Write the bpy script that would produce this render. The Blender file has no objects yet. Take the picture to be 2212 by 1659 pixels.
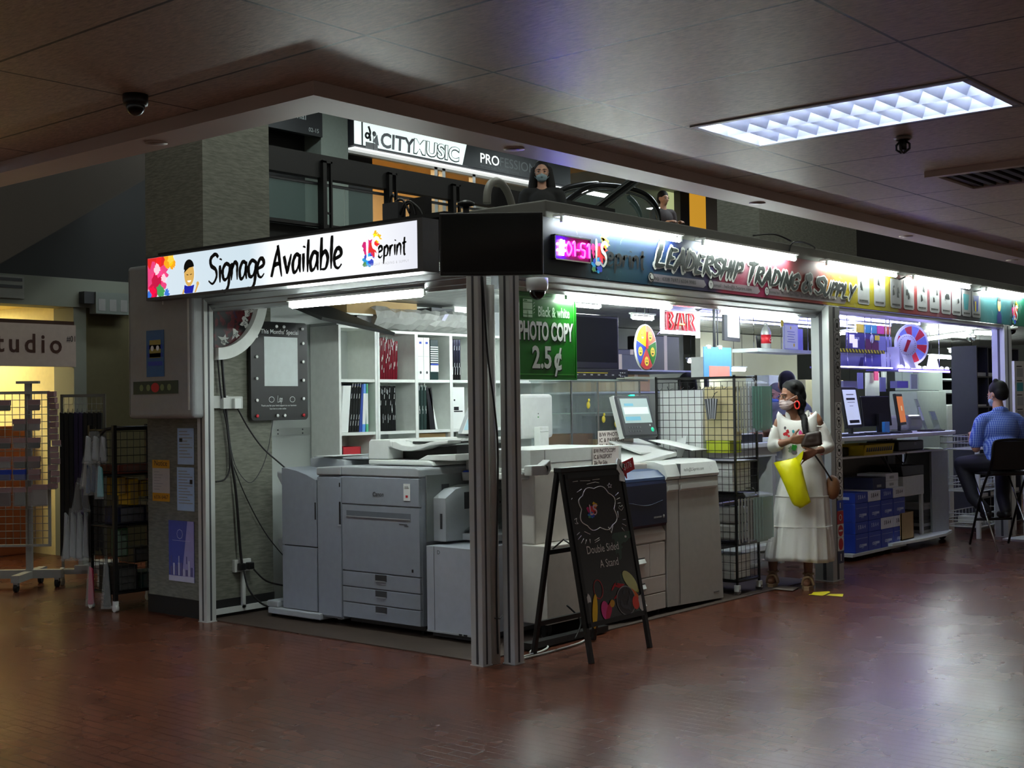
import bpy, bmesh, math, random
from mathutils import Vector, Matrix, Euler, Quaternion
random.seed(7)
S = bpy.context.scene; COL = S.collection
PI = math.pi
# ---------------------------------------------------------------- camera
CAM = Vector((-5.552036, -4.914331, 1.5))
RW = [Vector((0.6434816, -0.7653335, -0.0139989)), Vector((-0.0034433, -0.0211821, 0.9997697)), Vector((-0.7654538, -0.6432852, -0.0162656))]
cd = bpy.data.cameras.new('camera'); cam = bpy.data.objects.new('camera', cd); COL.objects.link(cam)
cd.sensor_width = 36.0; cd.lens = 45.2244; cd.clip_end = 200; cd.clip_start = 0.05
cam.matrix_world = Matrix(((RW[0].x, RW[1].x, RW[2].x, CAM.x), (RW[0].y, RW[1].y, RW[2].y, CAM.y), (RW[0].z, RW[1].z, RW[2].z, CAM.z), (0, 0, 0, 1)))
S.camera = cam
FPX = 2778.79
def _ray(u, v): return RW[0] * ((u - 1106.0) / FPX) + RW[1] * ((829.5 - v) / FPX) - RW[2]
def fx(u, v, X): r = _ray(u, v); return CAM + r * ((X - CAM.x) / r.x)   # where the sight line meets the plane x = X
def fy(u, v, Y): r = _ray(u, v); return CAM + r * ((Y - CAM.y) / r.y)
def fz(u, v, Z): r = _ray(u, v); return CAM + r * ((Z - CAM.z) / r.z)
# ---------------------------------------------------------------- world, exposure
w = bpy.data.worlds.new('world'); S.world = w; w.use_nodes = True
w.node_tree.nodes['Background'].inputs[0].default_value = (0.62, 0.58, 0.52, 1)
w.node_tree.nodes['Background'].inputs[1].default_value = 0.2
S.view_settings.view_transform = 'Standard'; S.view_settings.look = 'None'
S.view_settings.exposure = 1.0; S.view_settings.gamma = 1.0; S.view_settings.use_curve_mapping = False
TUBE = 60.0      # radiance of the fluorescent tubes
# ---------------------------------------------------------------- materials
MATS = {}
def lin(c): return tuple(((x / 255.0) / 12.92 if x <= 10.3 else (((x / 255.0) + 0.055) / 1.055) ** 2.4) for x in c)
def mat(name, c, rough=0.5, metal=0.0, emit=0.0, var=0.10, scale=18.0, bump=0.0, alpha=1.0, trans=0.0, spec=0.5, coat=0.0):
    if name in MATS: return MATS[name]
    m = bpy.data.materials.new(name); m.use_nodes = True; MATS[name] = m
    nt = m.node_tree; b = nt.nodes['Principled BSDF']; c4 = lin(c) + (1,)
    b.inputs['Roughness'].default_value = rough; b.inputs['Metallic'].default_value = metal
    b.inputs['Specular IOR Level'].default_value = spec; b.inputs['Coat Weight'].default_value = coat
    if emit > 0:
        b.inputs['Base Color'].default_value = c4
        b.inputs['Emission Color'].default_value = c4; b.inputs['Emission Strength'].default_value = emit
        return m
    tc = nt.nodes.new('ShaderNodeTexCoord'); nz = nt.nodes.new('ShaderNodeTexNoise'); nz.inputs['Scale'].default_value = scale
    nz.inputs['Detail'].default_value = 4
    nt.links.new(tc.outputs['Object'], nz.inputs['Vector'])
    mx = nt.nodes.new('ShaderNodeMix'); mx.data_type = 'RGBA'
    mx.inputs[6].default_value = tuple(x * (1 - var) for x in c4[:3]) + (1,); mx.inputs[7].default_value = tuple(min(1, x * (1 + var)) for x in c4[:3]) + (1,)
    nt.links.new(nz.outputs['Fac'], mx.inputs[0]); nt.links.new(mx.outputs[2], b.inputs['Base Color'])
    if bump > 0:
        bp = nt.nodes.new('ShaderNodeBump'); bp.inputs['Strength'].default_value = bump; bp.inputs['Distance'].default_value = 0.004
        nt.links.new(nz.outputs['Fac'], bp.inputs['Height']); nt.links.new(bp.outputs[0], b.inputs['Normal'])
    if alpha < 1: b.inputs['Alpha'].default_value = alpha
    if trans > 0: b.inputs['Transmission Weight'].default_value = trans; b.inputs['IOR'].default_value = 1.12
    return m
class NT:
    """small wrapper for a procedural node material"""
    def __init__(s, name, rough=0.5, metal=0.0, spec=0.5):
        s.m = bpy.data.materials.new(name); s.m.use_nodes = True; MATS[name] = s.m; s.t = s.m.node_tree; s.b = s.t.nodes['Principled BSDF']
        s.b.inputs['Roughness'].default_value = rough; s.b.inputs['Metallic'].default_value = metal; s.b.inputs['Specular IOR Level'].default_value = spec
        s.tc = s.t.nodes.new('ShaderNodeTexCoord')
    def n(s, kind, **kw):
        n = s.t.nodes.new('ShaderNode' + kind)
        for k, v in kw.items():
            if k.startswith('i_'):
                key = k[2:]; n.inputs[int(key) if key.isdigit() else key].default_value = v
            else: setattr(n, k, v)
        return n
    def l(s, a, b): s.t.links.new(a, b)
    def math(s, op, a, b=None):
        n = s.n('Math', operation=op)
        for i, q in enumerate((a, b)):
            if q is None: continue
            if isinstance(q, (int, float)): n.inputs[i].default_value = q
            else: s.l(q, n.inputs[i])
        return n.outputs[0]
    def mix(s, f, a, b, mode='MIX'):
        n = s.n('Mix', data_type='RGBA', blend_type=mode)
        for i, q in ((0, f), (6, a), (7, b)):
            if isinstance(q, (int, float)): n.inputs[i].default_value = q
            elif isinstance(q, tuple): n.inputs[i].default_value = (lin(q) + (1,))
            else: s.l(q, n.inputs[i])
        return n.outputs[2]
    def ramp(s, f, stops, interp='LINEAR'):
        n = s.n('ValToRGB'); n.color_ramp.interpolation = interp; e = n.color_ramp.elements
        while len(e) < len(stops): e.new(0.5)
        for q, (p, c) in zip(e, stops): q.position = p; q.color = lin(c) + (1,)
        s.l(f, n.inputs[0]); return n.outputs[0]
    def noise(s, scale, vec=None, detail=4, rough=0.5, dist=0.0):
        n = s.n('TexNoise', i_Scale=scale, i_Detail=detail, i_Roughness=rough, i_Distortion=dist); s.l(vec or s.tc.outputs['Object'], n.inputs['Vector']); return n.outputs['Fac']
    def mapping(s, sc=(1, 1, 1), rot=(0, 0, 0), loc=(0, 0, 0)):
        n = s.n('Mapping', i_Scale=sc, i_Rotation=rot, i_Location=loc); s.l(s.tc.outputs['Object'], n.inputs[0]); return n.outputs[0]
    def color(s, o): s.l(o, s.b.inputs['Base Color'])
    def bump(s, h, strength=0.3, dist=0.005):
        n = s.n('Bump', i_Strength=strength, i_Distance=dist); s.l(h, n.inputs['Height']); s.l(n.outputs[0], s.b.inputs['Normal'])
    def emit(s, o, st): s.l(o, s.b.inputs['Emission Color']); s.b.inputs['Emission Strength'].default_value = st
# floor: narrow red-brown paving bricks, long side along y
F = NT('floor_brick', 0.22, 0, 0.42)
mp = F.mapping(rot=(0, 0, PI / 2))
br = F.n('TexBrick', i_Scale=1.0); br.inputs['Brick Width'].default_value = 0.2; br.inputs['Row Height'].default_value = 0.0675; br.inputs['Mortar Size'].default_value = 0.0045
br.inputs['Mortar Smooth'].default_value = 0.3; br.inputs['Color1'].default_value = lin((100, 55, 37)) + (1,); br.inputs['Color2'].default_value = lin((82, 44, 30)) + (1,); br.inputs['Mortar'].default_value = lin((34, 20, 16)) + (1,)
F.l(mp, br.inputs['Vector'])
F.color(F.mix(F.math('MULTIPLY', F.noise(0.9), 0.5), br.outputs['Color'], (72, 40, 28)))
F.l(F.math('ADD', F.math('MULTIPLY', F.noise(1.7), 0.14), 0.20), F.b.inputs['Roughness'])
F.bump(F.math('ADD', F.math('MULTIPLY', br.outputs['Fac'], -1.0), F.math('MULTIPLY', F.noise(5.0, None, 2), .25)), 0.3, 0.004)
# ceiling: lay-in tiles 0.6 x 1.19 m in a flush grid
T = NT('ceiling_tile', 0.42, 0, 0.45)
sp = T.n('SeparateXYZ'); T.l(T.tc.outputs['Object'], sp.inputs[0])
def grid(o, off, size): return T.math('DIVIDE', T.math('ADD', o, off), size)
gx = grid(sp.outputs[0], 2.83 + 60, 0.6); gy = grid(sp.outputs[1], 2.06 + 119, 1.19)
lx = T.math('LESS_THAN', T.math('FRACT', gx), 0.02); ly = T.math('LESS_THAN', T.math('FRACT', gy), 0.0095)
ln = T.math('MAXIMUM', lx, ly)
cb = T.n('CombineXYZ'); T.l(T.math('FLOOR', gx), cb.inputs[0]); T.l(T.math('FLOOR', gy), cb.inputs[1])
wn = T.n('TexWhiteNoise'); T.l(cb.outputs[0], wn.inputs['Vector'])
fib = T.ramp(T.noise(42, T.mapping(sc=(2.2, 0.55, 1), rot=(0, 0, 0.35)), 6, 0.75), [(.34, (0, 0, 0)), (.66, (255, 255, 255))])
tc1 = T.mix(T.math('MULTIPLY', fib, 0.8), (206, 187, 168), (112, 99, 88))
tc2 = T.mix(T.math('MULTIPLY', wn.outputs[0], 0.35), tc1, (146, 130, 116))
T.color(T.mix(ln, tc2, (18, 14, 12)))
T.bump(T.math('ADD', T.math('MULTIPLY', fib, 0.6), T.math('MULTIPLY', ln, -3.0)), 0.18, 0.003)
# grey mosaic-textured column
Q = NT('column_mosaic', 0.7)
qv = Q.mapping(sc=(14, 14, 70)); qn = Q.noise(1.0, qv, 3)
qb = Q.noise(1.1, None, 3)
Q.color(Q.mix(Q.math('MULTIPLY', qb, 0.6), Q.ramp(qn, [(0.35, (104, 106, 96)), (0.65, (132, 134, 122))]), (92, 92, 80)))
Q.bump(qn, 0.5, 0.004)
# ---------------------------------------------------------------- mesh builder
class MB:
    def __init__(s): s.v = []; s.f = []; s.fm = []; s.ms = []; s.sm = []; s.cur = 0; s.smooth = False
    def m(s, mt):
        if mt not in s.ms: s.ms.append(mt)
        s.cur = s.ms.index(mt); return s
    def face(s, idx): s.f.append(tuple(idx)); s.fm.append(s.cur); s.sm.append(s.smooth)
    def add(s, vs): k = len(s.v); s.v.extend([tuple(q) for q in vs]); return k
    def box(s, x0, y0, z0, x1, y1, z1, M=None):
        if x0 > x1: x0, x1 = x1, x0
        if y0 > y1: y0, y1 = y1, y0
        if z0 > z1: z0, z1 = z1, z0
        vs = [(x0, y0, z0), (x1, y0, z0), (x1, y1, z0), (x0, y1, z0), (x0, y0, z1), (x1, y0, z1), (x1, y1, z1), (x0, y1, z1)]
        if M is not None: vs = [M @ Vector(q) for q in vs]
        k = s.add(vs); sm = s.smooth; s.smooth = False
        for q in ((0, 3, 2, 1), (4, 5, 6, 7), (0, 1, 5, 4), (1, 2, 6, 5), (2, 3, 7, 6), (3, 0, 4, 7)): s.face([k + i for i in q])
        s.smooth = sm; return s
    def quad(s, *pts): k = s.add(pts); s.face(range(k, k + len(pts))); return s
    def prism(s, poly, a, b, axis='y', M=None):
        """polygon extruded: axis y -> poly in (x,z); axis x -> poly in (y,z); axis z -> poly in (x,y)"""
        def P(p, t): return {'y': (p[0], t, p[1]), 'x': (t, p[0], p[1]), 'z': (p[0], p[1], t)}[axis]
        A = [P(p, a) for p in poly]; B = [P(p, b) for p in poly]
        if M is not None: A = [M @ Vector(q) for q in A]; B = [M @ Vector(q) for q in B]
        n = len(poly); k = s.add(A + B); s.face(range(k, k + n)); s.face([k + n + i for i in range(n)][::-1])
        for i in range(n): j = (i + 1) % n; s.face((k + i, k + n + i, k + n + j, k + j))
        return s
    def tube(s, pts, r, n=8, closed=False, smooth=True):
        pts = [Vector(p) for p in pts]; N = len(pts); rs = r if isinstance(r, (list, tuple)) else [r] * N
        old = s.smooth; s.smooth = smooth; rings = []; up = None
        for i, p in enumerate(pts):
            if closed: d = pts[(i + 1) % N] - pts[i - 1]
            else: d = pts[min(i + 1, N - 1)] - pts[max(i - 1, 0)]
            if d.length < 1e-9: d = Vector((0, 0, 1))
            d.normalize()
            if up is None: up = Vector((0, 0, 1)) if abs(d.z) < 0.9 else Vector((1, 0, 0))
            a = d.cross(up)
            if a.length < 1e-6: a = d.orthogonal()
            a.normalize(); b = a.cross(d); up = b
            rings.append(s.add([p + (a * math.cos(2 * PI * j / n) + b * math.sin(2 * PI * j / n)) * rs[i] for j in range(n)]))
        for i in range(N if closed else N - 1):
            k0 = rings[i]; k1 = rings[(i + 1) % N]
            for j in range(n): q = (j + 1) % n; s.face((k0 + j, k0 + q, k1 + q, k1 + j))
        s.smooth = False
        if not closed: s.face([rings[0] + j for j in range(n)][::-1]); s.face([rings[-1] + j for j in range(n)])
        s.smooth = old; return s
    def cyl(s, p0, p1, r0, r1=None, n=16): return s.tube([p0, p1], [r0, r0 if r1 is None else r1], n)
    def lathe(s, c, prof, n=20, M=None):
        old = s.smooth; s.smooth = True; rings = []
        for r, z in prof:
            vs = [Vector((r * math.cos(2 * PI * j / n), r * math.sin(2 * PI * j / n), z)) for j in range(n)]
            if M is not None: vs = [M @ q for q in vs]
            rings.append(s.add([q + Vector(c) for q in vs]))
        for k0, k1 in zip(rings, rings[1:]):
            for j in range(n): q = (j + 1) % n; s.face((k0 + j, k0 + q, k1 + q, k1 + j))
        s.face([rings[0] + j for j in range(n)][::-1]); s.face([rings[-1] + j for j in range(n)])
        s.smooth = old; return s
    def ell(s, c, r, n=14, m=10, M=None):
        if isinstance(r, (int, float)): r = (r, r, r)
        old = s.smooth; s.smooth = True; rows = []
        c = Vector(c)
        def T(q): q = Vector(q); return (M @ q if M is not None else q) + c
        top = s.add([T((0, 0, r[2]))]); 
        for i in range(1, m):
            t = PI * i / m
            rows.append(s.add([T((r[0] * math.sin(t) * math.cos(2 * PI * j / n), r[1] * math.sin(t) * math.sin(2 * PI * j / n), r[2] * math.cos(t))) for j in range(n)]))
        bot = s.add([T((0, 0, -r[2]))])
        for j in range(n):
            q = (j + 1) % n; s.face((top, rows[0] + j, rows[0] + q)); s.face((bot, rows[-1] + q, rows[-1] + j))
        for a, b in zip(rows, rows[1:]):
            for j in range(n): q = (j + 1) % n; s.face((a + j, b + j, b + q, a + q))
        s.smooth = old; return s
    def disc(s, c, r, y=None, n=32, a0=0.0, a1=2 * PI, rz=None):
        """flat sector in the xz plane, centre c=(x,y,z)"""
        rz = rz or r; pts = [(c[0] + r * math.cos(a0 + (a1 - a0) * i / n), c[1], c[2] + rz * math.sin(a0 + (a1 - a0) * i / n)) for i in range(n + (0 if abs(a1 - a0 - 2 * PI) < 1e-6 else 1))]
        if abs(a1 - a0 - 2 * PI) > 1e-6: pts = [tuple(c)] + pts
        return s.quad(*pts)
    def text(s, t, x, z, size, y=-0.002, align='LEFT', wx=1.0, shear=0.0, bold=0.0, ext=0.0, sp=1.0, U=(1, 0, 0), V=(0, 0, 1), O=None):
        vs, fs = glyphs(t, bold, ext, sp, align)
        U = Vector(U); V = Vector(V); N = U.cross(V); O = Vector(O) if O is not None else Vector((x, y, z))
        k = s.add([O + U * (size * wx * (q[0] + shear * q[1])) + V * (size * q[1]) + N * (q[2] * size) for q in vs])
        for f in fs: s.face([k + i for i in f])
        return s
    def fit(s, t, x0, x1, z, size, y=-0.002, bold=0.0, shear=0.0):
        vs, fs = glyphs(t, 0.0, 0.0, 1.0, 'LEFT'); a = min(q[0] for q in vs); c = max(q[0] for q in vs); k = (x1 - x0) / (c - a) / size
        return s.text(t, x0 - a * size * k, z, size, y, 'LEFT', k, shear, bold)
    def build(s, name, parent=None, loc=None, rz=0.0, bevel=0.0, seg=2, sub=0):
        me = bpy.data.meshes.new(name); me.from_pydata(s.v, [], s.f)
        for q in s.ms: me.materials.append(q)
        me.polygons.foreach_set('material_index', s.fm); me.polygons.foreach_set('use_smooth', s.sm); me.update()
        o = bpy.data.objects.new(name, me); COL.objects.link(o)
        if parent is not None: o.parent = parent
        if loc is not None: o.location = loc
        o.rotation_euler = (0, 0, rz)
        if bevel > 0:
            b = o.modifiers.new('bevel', 'BEVEL'); b.width = bevel; b.segments = seg; b.limit_method = 'ANGLE'; b.angle_limit = 0.7
        if sub: q = o.modifiers.new('sub', 'SUBSURF'); q.levels = sub; q.render_levels = sub
        return o
_G = {}
def glyphs(t, bold, ext, sp, align):
    key = (t, bold, ext, sp, align)
    if key in _G: return _G[key]
    c = bpy.data.curves.new('t', 'FONT'); c.body = t; c.size = 1.0; c.offset = bold; c.extrude = ext; c.space_character = sp; c.align_x = align; c.resolution_u = 3
    o = bpy.data.objects.new('t', c); COL.objects.link(o); dg = bpy.context.evaluated_depsgraph_get(); dg.update()
    me = bpy.data.meshes.new_from_object(o.evaluated_get(dg))
    vs = [tuple(v.co) for v in me.vertices]; fs = [tuple(p.vertices) for p in me.polygons]
    bpy.data.objects.remove(o); bpy.data.meshes.remove(me); bpy.data.curves.remove(c)
    _G[key] = (vs, fs); return _G[key]
def mb(mt): return MB().m(mt)
def tag(o, label, cat, group=None, kind=None):
    o['label'] = label; o['category'] = cat
    if group: o['group'] = group
    if kind: o['kind'] = kind
    return o
def thing(name, label, cat, loc=(0, 0, 0), rz=0.0, group=None):
    o = bpy.data.objects.new(name, None); COL.objects.link(o); o.location = loc; o.rotation_euler = (0, 0, rz); o.empty_display_size = 0.1
    return tag(o, label, cat, group)
def solo(b, name, label, cat, loc=None, rz=0.0, group=None, bevel=0.0, kind=None, sub=0):
    return tag(b.build(name, None, loc, rz, bevel, sub=sub), label, cat, group, kind)
def struct(b, name, bevel=0.0, loc=None, rz=0.0):
    o = b.build(name, None, loc, rz, bevel); o['kind'] = 'structure'; return o
def dup(root, loc=None, rz=None, label=None, group=None):
    r = root.copy(); COL.objects.link(r)
    if loc is not None: r.location = loc
    if rz is not None: r.rotation_euler = (0, 0, rz)
    if label: r['label'] = label
    if group: r['group'] = group
    for ch in list(root.children):
        c = ch.copy(); COL.objects.link(c); c.parent = r
        for g in ch.children: d = g.copy(); COL.objects.link(d); d.parent = c
    return r
def spline(pts, k=6):
    pts = [Vector(p) for p in pts]; out = []
    for i in range(len(pts) - 1):
        p0 = pts[max(i - 1, 0)]; p1 = pts[i]; p2 = pts[i + 1]; p3 = pts[min(i + 2, len(pts) - 1)]
        for j in range(k):
            t = j / k; out.append(0.5 * ((2 * p1) + (p2 - p0) * t + (2 * p0 - 5 * p1 + 4 * p2 - p3) * t * t + (3 * p1 - p0 - 3 * p2 + p3) * t ** 3))
    out.append(pts[-1]); return out
# brush lettering: every letter is a few strokes in a box 1 high (x-height 0.62), drawn as a tapering ribbon
BR = {
 'S': (0.55, [[(.52, .88), (.34, 1.0), (.1, .86), (.14, .62), (.4, .46), (.46, .2), (.26, -.02), (.02, .1)]]),
 'i': (0.2, [[(.08, .6), (.1, .3), (.12, 0)], [(.1, .78), (.12, .84)]]),
 'g': (0.48, [[(.4, .56), (.2, .62), (.04, .4), (.12, .1), (.3, .12), (.4, .4)], [(.42, .6), (.42, .2), (.38, -.16), (.2, -.34), (.04, -.26)]]),
 'n': (0.46, [[(.06, .6), (.07, .3), (.06, 0)], [(.07, .36), (.2, .6), (.34, .52), (.36, .25), (.38, 0)]]),
 'a': (0.46, [[(.36, .54), (.18, .6), (.04, .34), (.1, .04), (.26, .1), (.36, .42)], [(.37, .6), (.37, .25), (.42, 0)]]),
 'e': (0.46, [[(.06, .3), (.34, .4), (.32, .58), (.16, .62), (.04, .38), (.1, .08), (.26, 0), (.4, .12)]]),
 'A': (0.6, [[(.02, -.02), (.16, .5), (.3, 1.0)], [(.28, 1.02), (.4, .5), (.54, -.04)], [(.1, .34), (.28, .4), (.46, .36)]]),
 'v': (0.44, [[(.02, .6), (.12, .3), (.2, 0)], [(.2, 0), (.3, .34), (.38, .64)]]),
 'l': (0.2, [[(.1, 1.06), (.1, .5), (.12, 0)]]),
 'b': (0.46, [[(.07, 1.06), (.08, .5), (.08, 0)], [(.08, .44), (.26, .6), (.4, .38), (.32, .06), (.1, .04)]]),
 'p': (0.46, [[(.08, .62), (.08, .1), (.06, -.36)], [(.08, .46), (.26, .62), (.38, .4), (.3, .1), (.1, .08)]]),
 'r': (0.36, [[(.07, .6), (.08, .3), (.08, 0)], [(.08, .36), (.18, .56), (.32, .58)]]),
 't': (0.34, [[(.16, .96), (.15, .4), (.2, .02), (.3, .04)], [(.0, .62), (.16, .66), (.32, .68)]]),
 'L': (0.5, [[(.1, 1.02), (.08, .5), (.06, .02)], [(.06, .02), (.26, .02), (.46, .08)]]),
 'E': (0.5, [[(.1, 1.0), (.08, .5), (.06, 0)], [(.1, .98), (.44, 1.0)], [(.08, .52), (.36, .54)], [(.06, .02), (.44, .04)]]),
 'D': (0.58, [[(.1, 1.0), (.08, .5), (.06, 0)], [(.04, .96), (.34, .9), (.5, .52), (.34, .1), (.02, 0)]]),
 'R': (0.56, [[(.1, 1.0), (.08, .5), (.06, -.02)], [(.04, .94), (.34, 1.0), (.42, .74), (.1, .5)], [(.12, .5), (.3, .24), (.52, -.04)]]),
 'H': (0.58, [[(.1, 1.02), (.08, .5), (.06, -.02)], [(.46, 1.02), (.46, .5), (.46, -.02)], [(.06, .5), (.48, .54)]]),
 'I': (0.24, [[(.12, 1.0), (.1, .5), (.1, 0)]]),
 'P': (0.52, [[(.1, 1.0), (.08, .5), (.06, -.02)], [(.04, .94), (.36, 1.0), (.42, .68), (.1, .46)]]),
 'T': (0.54, [[(.02, .96), (.26, .98), (.52, 1.02)], [(.28, .98), (.26, .5), (.24, -.04)]]),
 'N': (0.6, [[(.1, 0), (.1, .5), (.1, 1.0)], [(.1, 1.0), (.28, .5), (.48, 0)], [(.48, 0), (.48, .5), (.5, 1.04)]]),
 'G': (0.58, [[(.5, .86), (.3, 1.0), (.06, .66), (.1, .2), (.34, .0), (.5, .2), (.5, .44)], [(.3, .44), (.54, .46)]]),
 'U': (0.56, [[(.08, 1.0), (.08, .3), (.26, 0), (.44, .28), (.46, 1.02)]]),
 'Y': (0.54, [[(.04, 1.0), (.26, .5)], [(.5, 1.04), (.28, .5), (.2, -.06)]]),
 '&': (0.6, [[(.56, .1), (.3, .5), (.16, .82), (.3, .98), (.4, .8), (.1, .4), (.08, .1), (.3, .0), (.54, .46)]]),
 ' ': (0.3, []),
}
def brush_len(t, small=1.0): return sum(BR[c][0] * (small if (i and t[i - 1] != ' ') else 1.0) for i, c in enumerate(t))
def brush(b, t, x, z, size, y=-0.003, wx=1.0, pen=0.11, small=1.0, shear=0.08, grow=0.0, rng=None):
    rng = rng or random.Random(3); cx = x
    for ci, ch in enumerate(t):
        k = small if (ci and t[ci - 1] != ' ') else 1.0
        wd, strokes = BR[ch]; dz = rng.uniform(-.03, .03) * size
        for st in strokes:
            pts = spline([(p[0], 0, p[1]) for p in st], 5) if len(st) > 1 else st
            n = len(pts); L = []; Rr = []
            for i, p in enumerate(pts):
                d = pts[min(i + 1, n - 1)] - pts[max(i - 1, 0)]; d = d / (d.length or 1); nn = Vector((-d.z, 0, d.x))
                f = i / max(n - 1, 1); wdt = pen * (0.45 + 0.75 * math.sin(PI * min(1, f * 0.8 + 0.22))) * (0.9 + 0.2 * rng.random()) + grow * 2
                pp = p + d * (grow * (1 if i == n - 1 else -1 if i == 0 else 0))
                for lst, sg in ((L, .5), (Rr, -.5)):
                    q = pp + nn * wdt * sg; lst.append((cx + (q.x + shear * q.z) * size * wx * k, y - .0009 * (ci % 2 if pen > .15 else 0), z + dz + q.z * size * k))
            for i in range(n - 1): b.quad(L[i], Rr[i], Rr[i + 1], L[i + 1])
            if pen > .15:
                for i in range(n):
                    a_, c_ = Vector(L[i]), Vector(Rr[i]); m_ = (a_ + c_) / 2; q_ = (a_ - c_).length / 2; b.quad(*[(m_.x + q_ * math.cos(2 * PI * k_ / 8), m_.y, m_.z + q_ * math.sin(2 * PI * k_ / 8)) for k_ in range(8)])
                    for k_ in range(1, 9): vv = b.v[-k_]; b.v[-k_] = (vv[0], vv[1] - .00012 * (1 + i % 6), vv[2])
        cx += wd * size * wx * k
    return cx
def blob(b, cx, cz, r, y, rng, n=22, rough=0.35, rz=None):
    """ragged paint splash, a flat outline with spikes"""
    rz = rz or r; pts = []
    for i in range(n):
        q = 1 + rng.uniform(-rough, rough) * (1.4 if i % 3 == 0 else 0.6); a = 2 * PI * i / n
        pts.append((cx + r * q * math.cos(a), y, cz + rz * q * math.sin(a)))
    k = b.add([(cx, y, cz)] + pts)
    for i in range(n): b.face((k, k + 1 + i, k + 1 + (i + 1) % n))
# common materials
WHITE = mat('white_laminate', (226, 230, 226), 0.45); OFFW = mat('off_white_plastic', (205, 208, 205), 0.45); LGREY = mat('light_grey_plastic', (165, 170, 174), 0.5)
MGREY = mat('machine_grey', (146, 153, 163), 0.5); DGREY = mat('dark_grey_plastic', (60, 62, 66), 0.5); BLACK = mat('black_plastic', (14, 14, 15), 0.45); GLOSSBLACK = mat('gloss_black', (5, 5, 6), 0.18)
ALU = mat('brushed_aluminium', (170, 174, 172), 0.35, 0.4, scale=6); DALU = mat('aged_aluminium', (188, 191, 188), 0.45, 0.15, scale=5); CHROME = mat('chrome', (190, 190, 192), 0.15, 1.0)
BWIRE = mat('black_wire', (12, 12, 13), 0.4); RUBBER = mat('black_rubber', (10, 10, 10), 0.7); PAPER = mat('white_paper', (232, 236, 234), 0.7, var=0.03); CARD = mat('cardboard', (168, 140, 96), 0.8)
INK = mat('black_ink', (16, 16, 18), 0.6); RED = mat('red_print', (190, 32, 44), 0.5); YELLOW = mat('yellow_print', (240, 214, 20), 0.5); BLUE = mat('blue_print', (30, 64, 176), 0.5); GREENP = mat('green_print', (24, 128, 34), 0.4)
TEAL = mat('teal_print', (40, 150, 160), 0.5); ORANGE = mat('orange_print', (225, 110, 40), 0.5); PINK = mat('pink_print', (214, 60, 130), 0.5); PURPLE = mat('purple_print', (92, 70, 160), 0.5)
TUBEM = mat('tube_light', (240, 252, 246), 0.5, emit=TUBE); GLASS = mat('clear_acrylic', (225, 240, 236), 0.08, trans=0.9, alpha=0.35, var=0.02); BAGP = mat('clear_plastic_bag', (190, 196, 198), 0.12, alpha=0.14, var=0.05)
WOOD = mat('brown_wood', (110, 70, 40), 0.5); CONC = mat('grey_concrete', (104, 104, 98), 0.75, bump=0.3, scale=9); BLACKWALL = mat('black_panel', (16, 16, 17), 0.7)
# ================================================================ large structure
struct(MB().m(F.m).box(-14, -13, -0.2, 24, 24, 0), 'floor')
def cells(b, x0, x1, y0, y1, z, holes):
    xs = sorted({x0, x1, *[q for h in holes for q in h[:2] if x0 < q < x1]}); ys = sorted({y0, y1, *[q for h in holes for q in h[2:] if y0 < q < y1]})
    for a, c in zip(xs, xs[1:]):
        for d, e in zip(ys, ys[1:]):
            mx, my = (a + c) / 2, (d + e) / 2
            if not any(h[0] < mx < h[1] and h[2] < my < h[3] for h in holes): b.quad((a, d, z), (a, e, z), (c, e, z), (c, d, z))
def gxy(i, j): return (-2.83 + 0.6 * i, -2.06 + 1.19 * j)
TROFFERS = [(3, -1, 1), (-2, -3, 1), (0, -6, 1), (7, -4, 1), (12, -3, 1), (-5, 2, 1), (-6, -1, 1), (3, -4, 1), (-4, 5, 1), (-1, 2, 1), (-1, 4, 1), (-2, 1, 1), (-2, 3, 1), (-3, 4, 1)]      # lamp cells: only the first is in view, the rest are added fill
HOLES = []
for i, j, on in TROFFERS: x, y = gxy(i, j); HOLES.append((x + .03, x + .57, y + .03, y + 1.16))
CH = 2.64
c = MB().m(T.m); cells(c, -14, 24, -13, -1.36, CH, HOLES); cells(c, -14, -2.4, -1.36, 14, CH, HOLES)
c.m(CONC).box(-14, -13, CH + .16, 24, -1.36, 3.5); c.box(-14, -1.36, CH + .16, -2.4, 14, 3.5)
c.box(-2.4, -1.36, CH, 24, -1.345, CH + .2); c.box(-2.4, -1.36, CH, -2.39, 14, CH + .2)
struct(c, 'ceiling')
TRIM = mat('ceiling_trim_paint', (176, 158, 146), 0.5, scale=3)
t = MB().m(TRIM).box(-2.575, -1.53, 2.587, 24, -1.342, CH - .001); t.box(-2.575, -1.342, 2.587, -2.387, 14, CH - .001); struct(t, 'trim_1')
q = MB().m(Q.m).box(.06, 2.665, .13, .664, 3.37, 6.2); q.m(BLACKWALL).box(.055, 2.66, 0, .668, 3.375, .13); struct(q, 'wall_column')
PARTN = mat('painted_partition', (186, 192, 190), 0.6, scale=2)
wb = MB().m(PARTN).box(.664, 2.95, 0, 4.7, 3.03, 2.75); struct(wb, 'wall_partition')
DARKW = mat('dark_interior_wall', (120, 124, 118), 0.8, scale=2)
struct(MB().m(DARKW).box(4.6, 7.6, 0, 18, 7.7, 2.75), 'wall_back')
struct(MB().m(DARKW).box(16, 0.2, 0, 16.1, 7.6, 2.75), 'wall_right')
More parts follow.
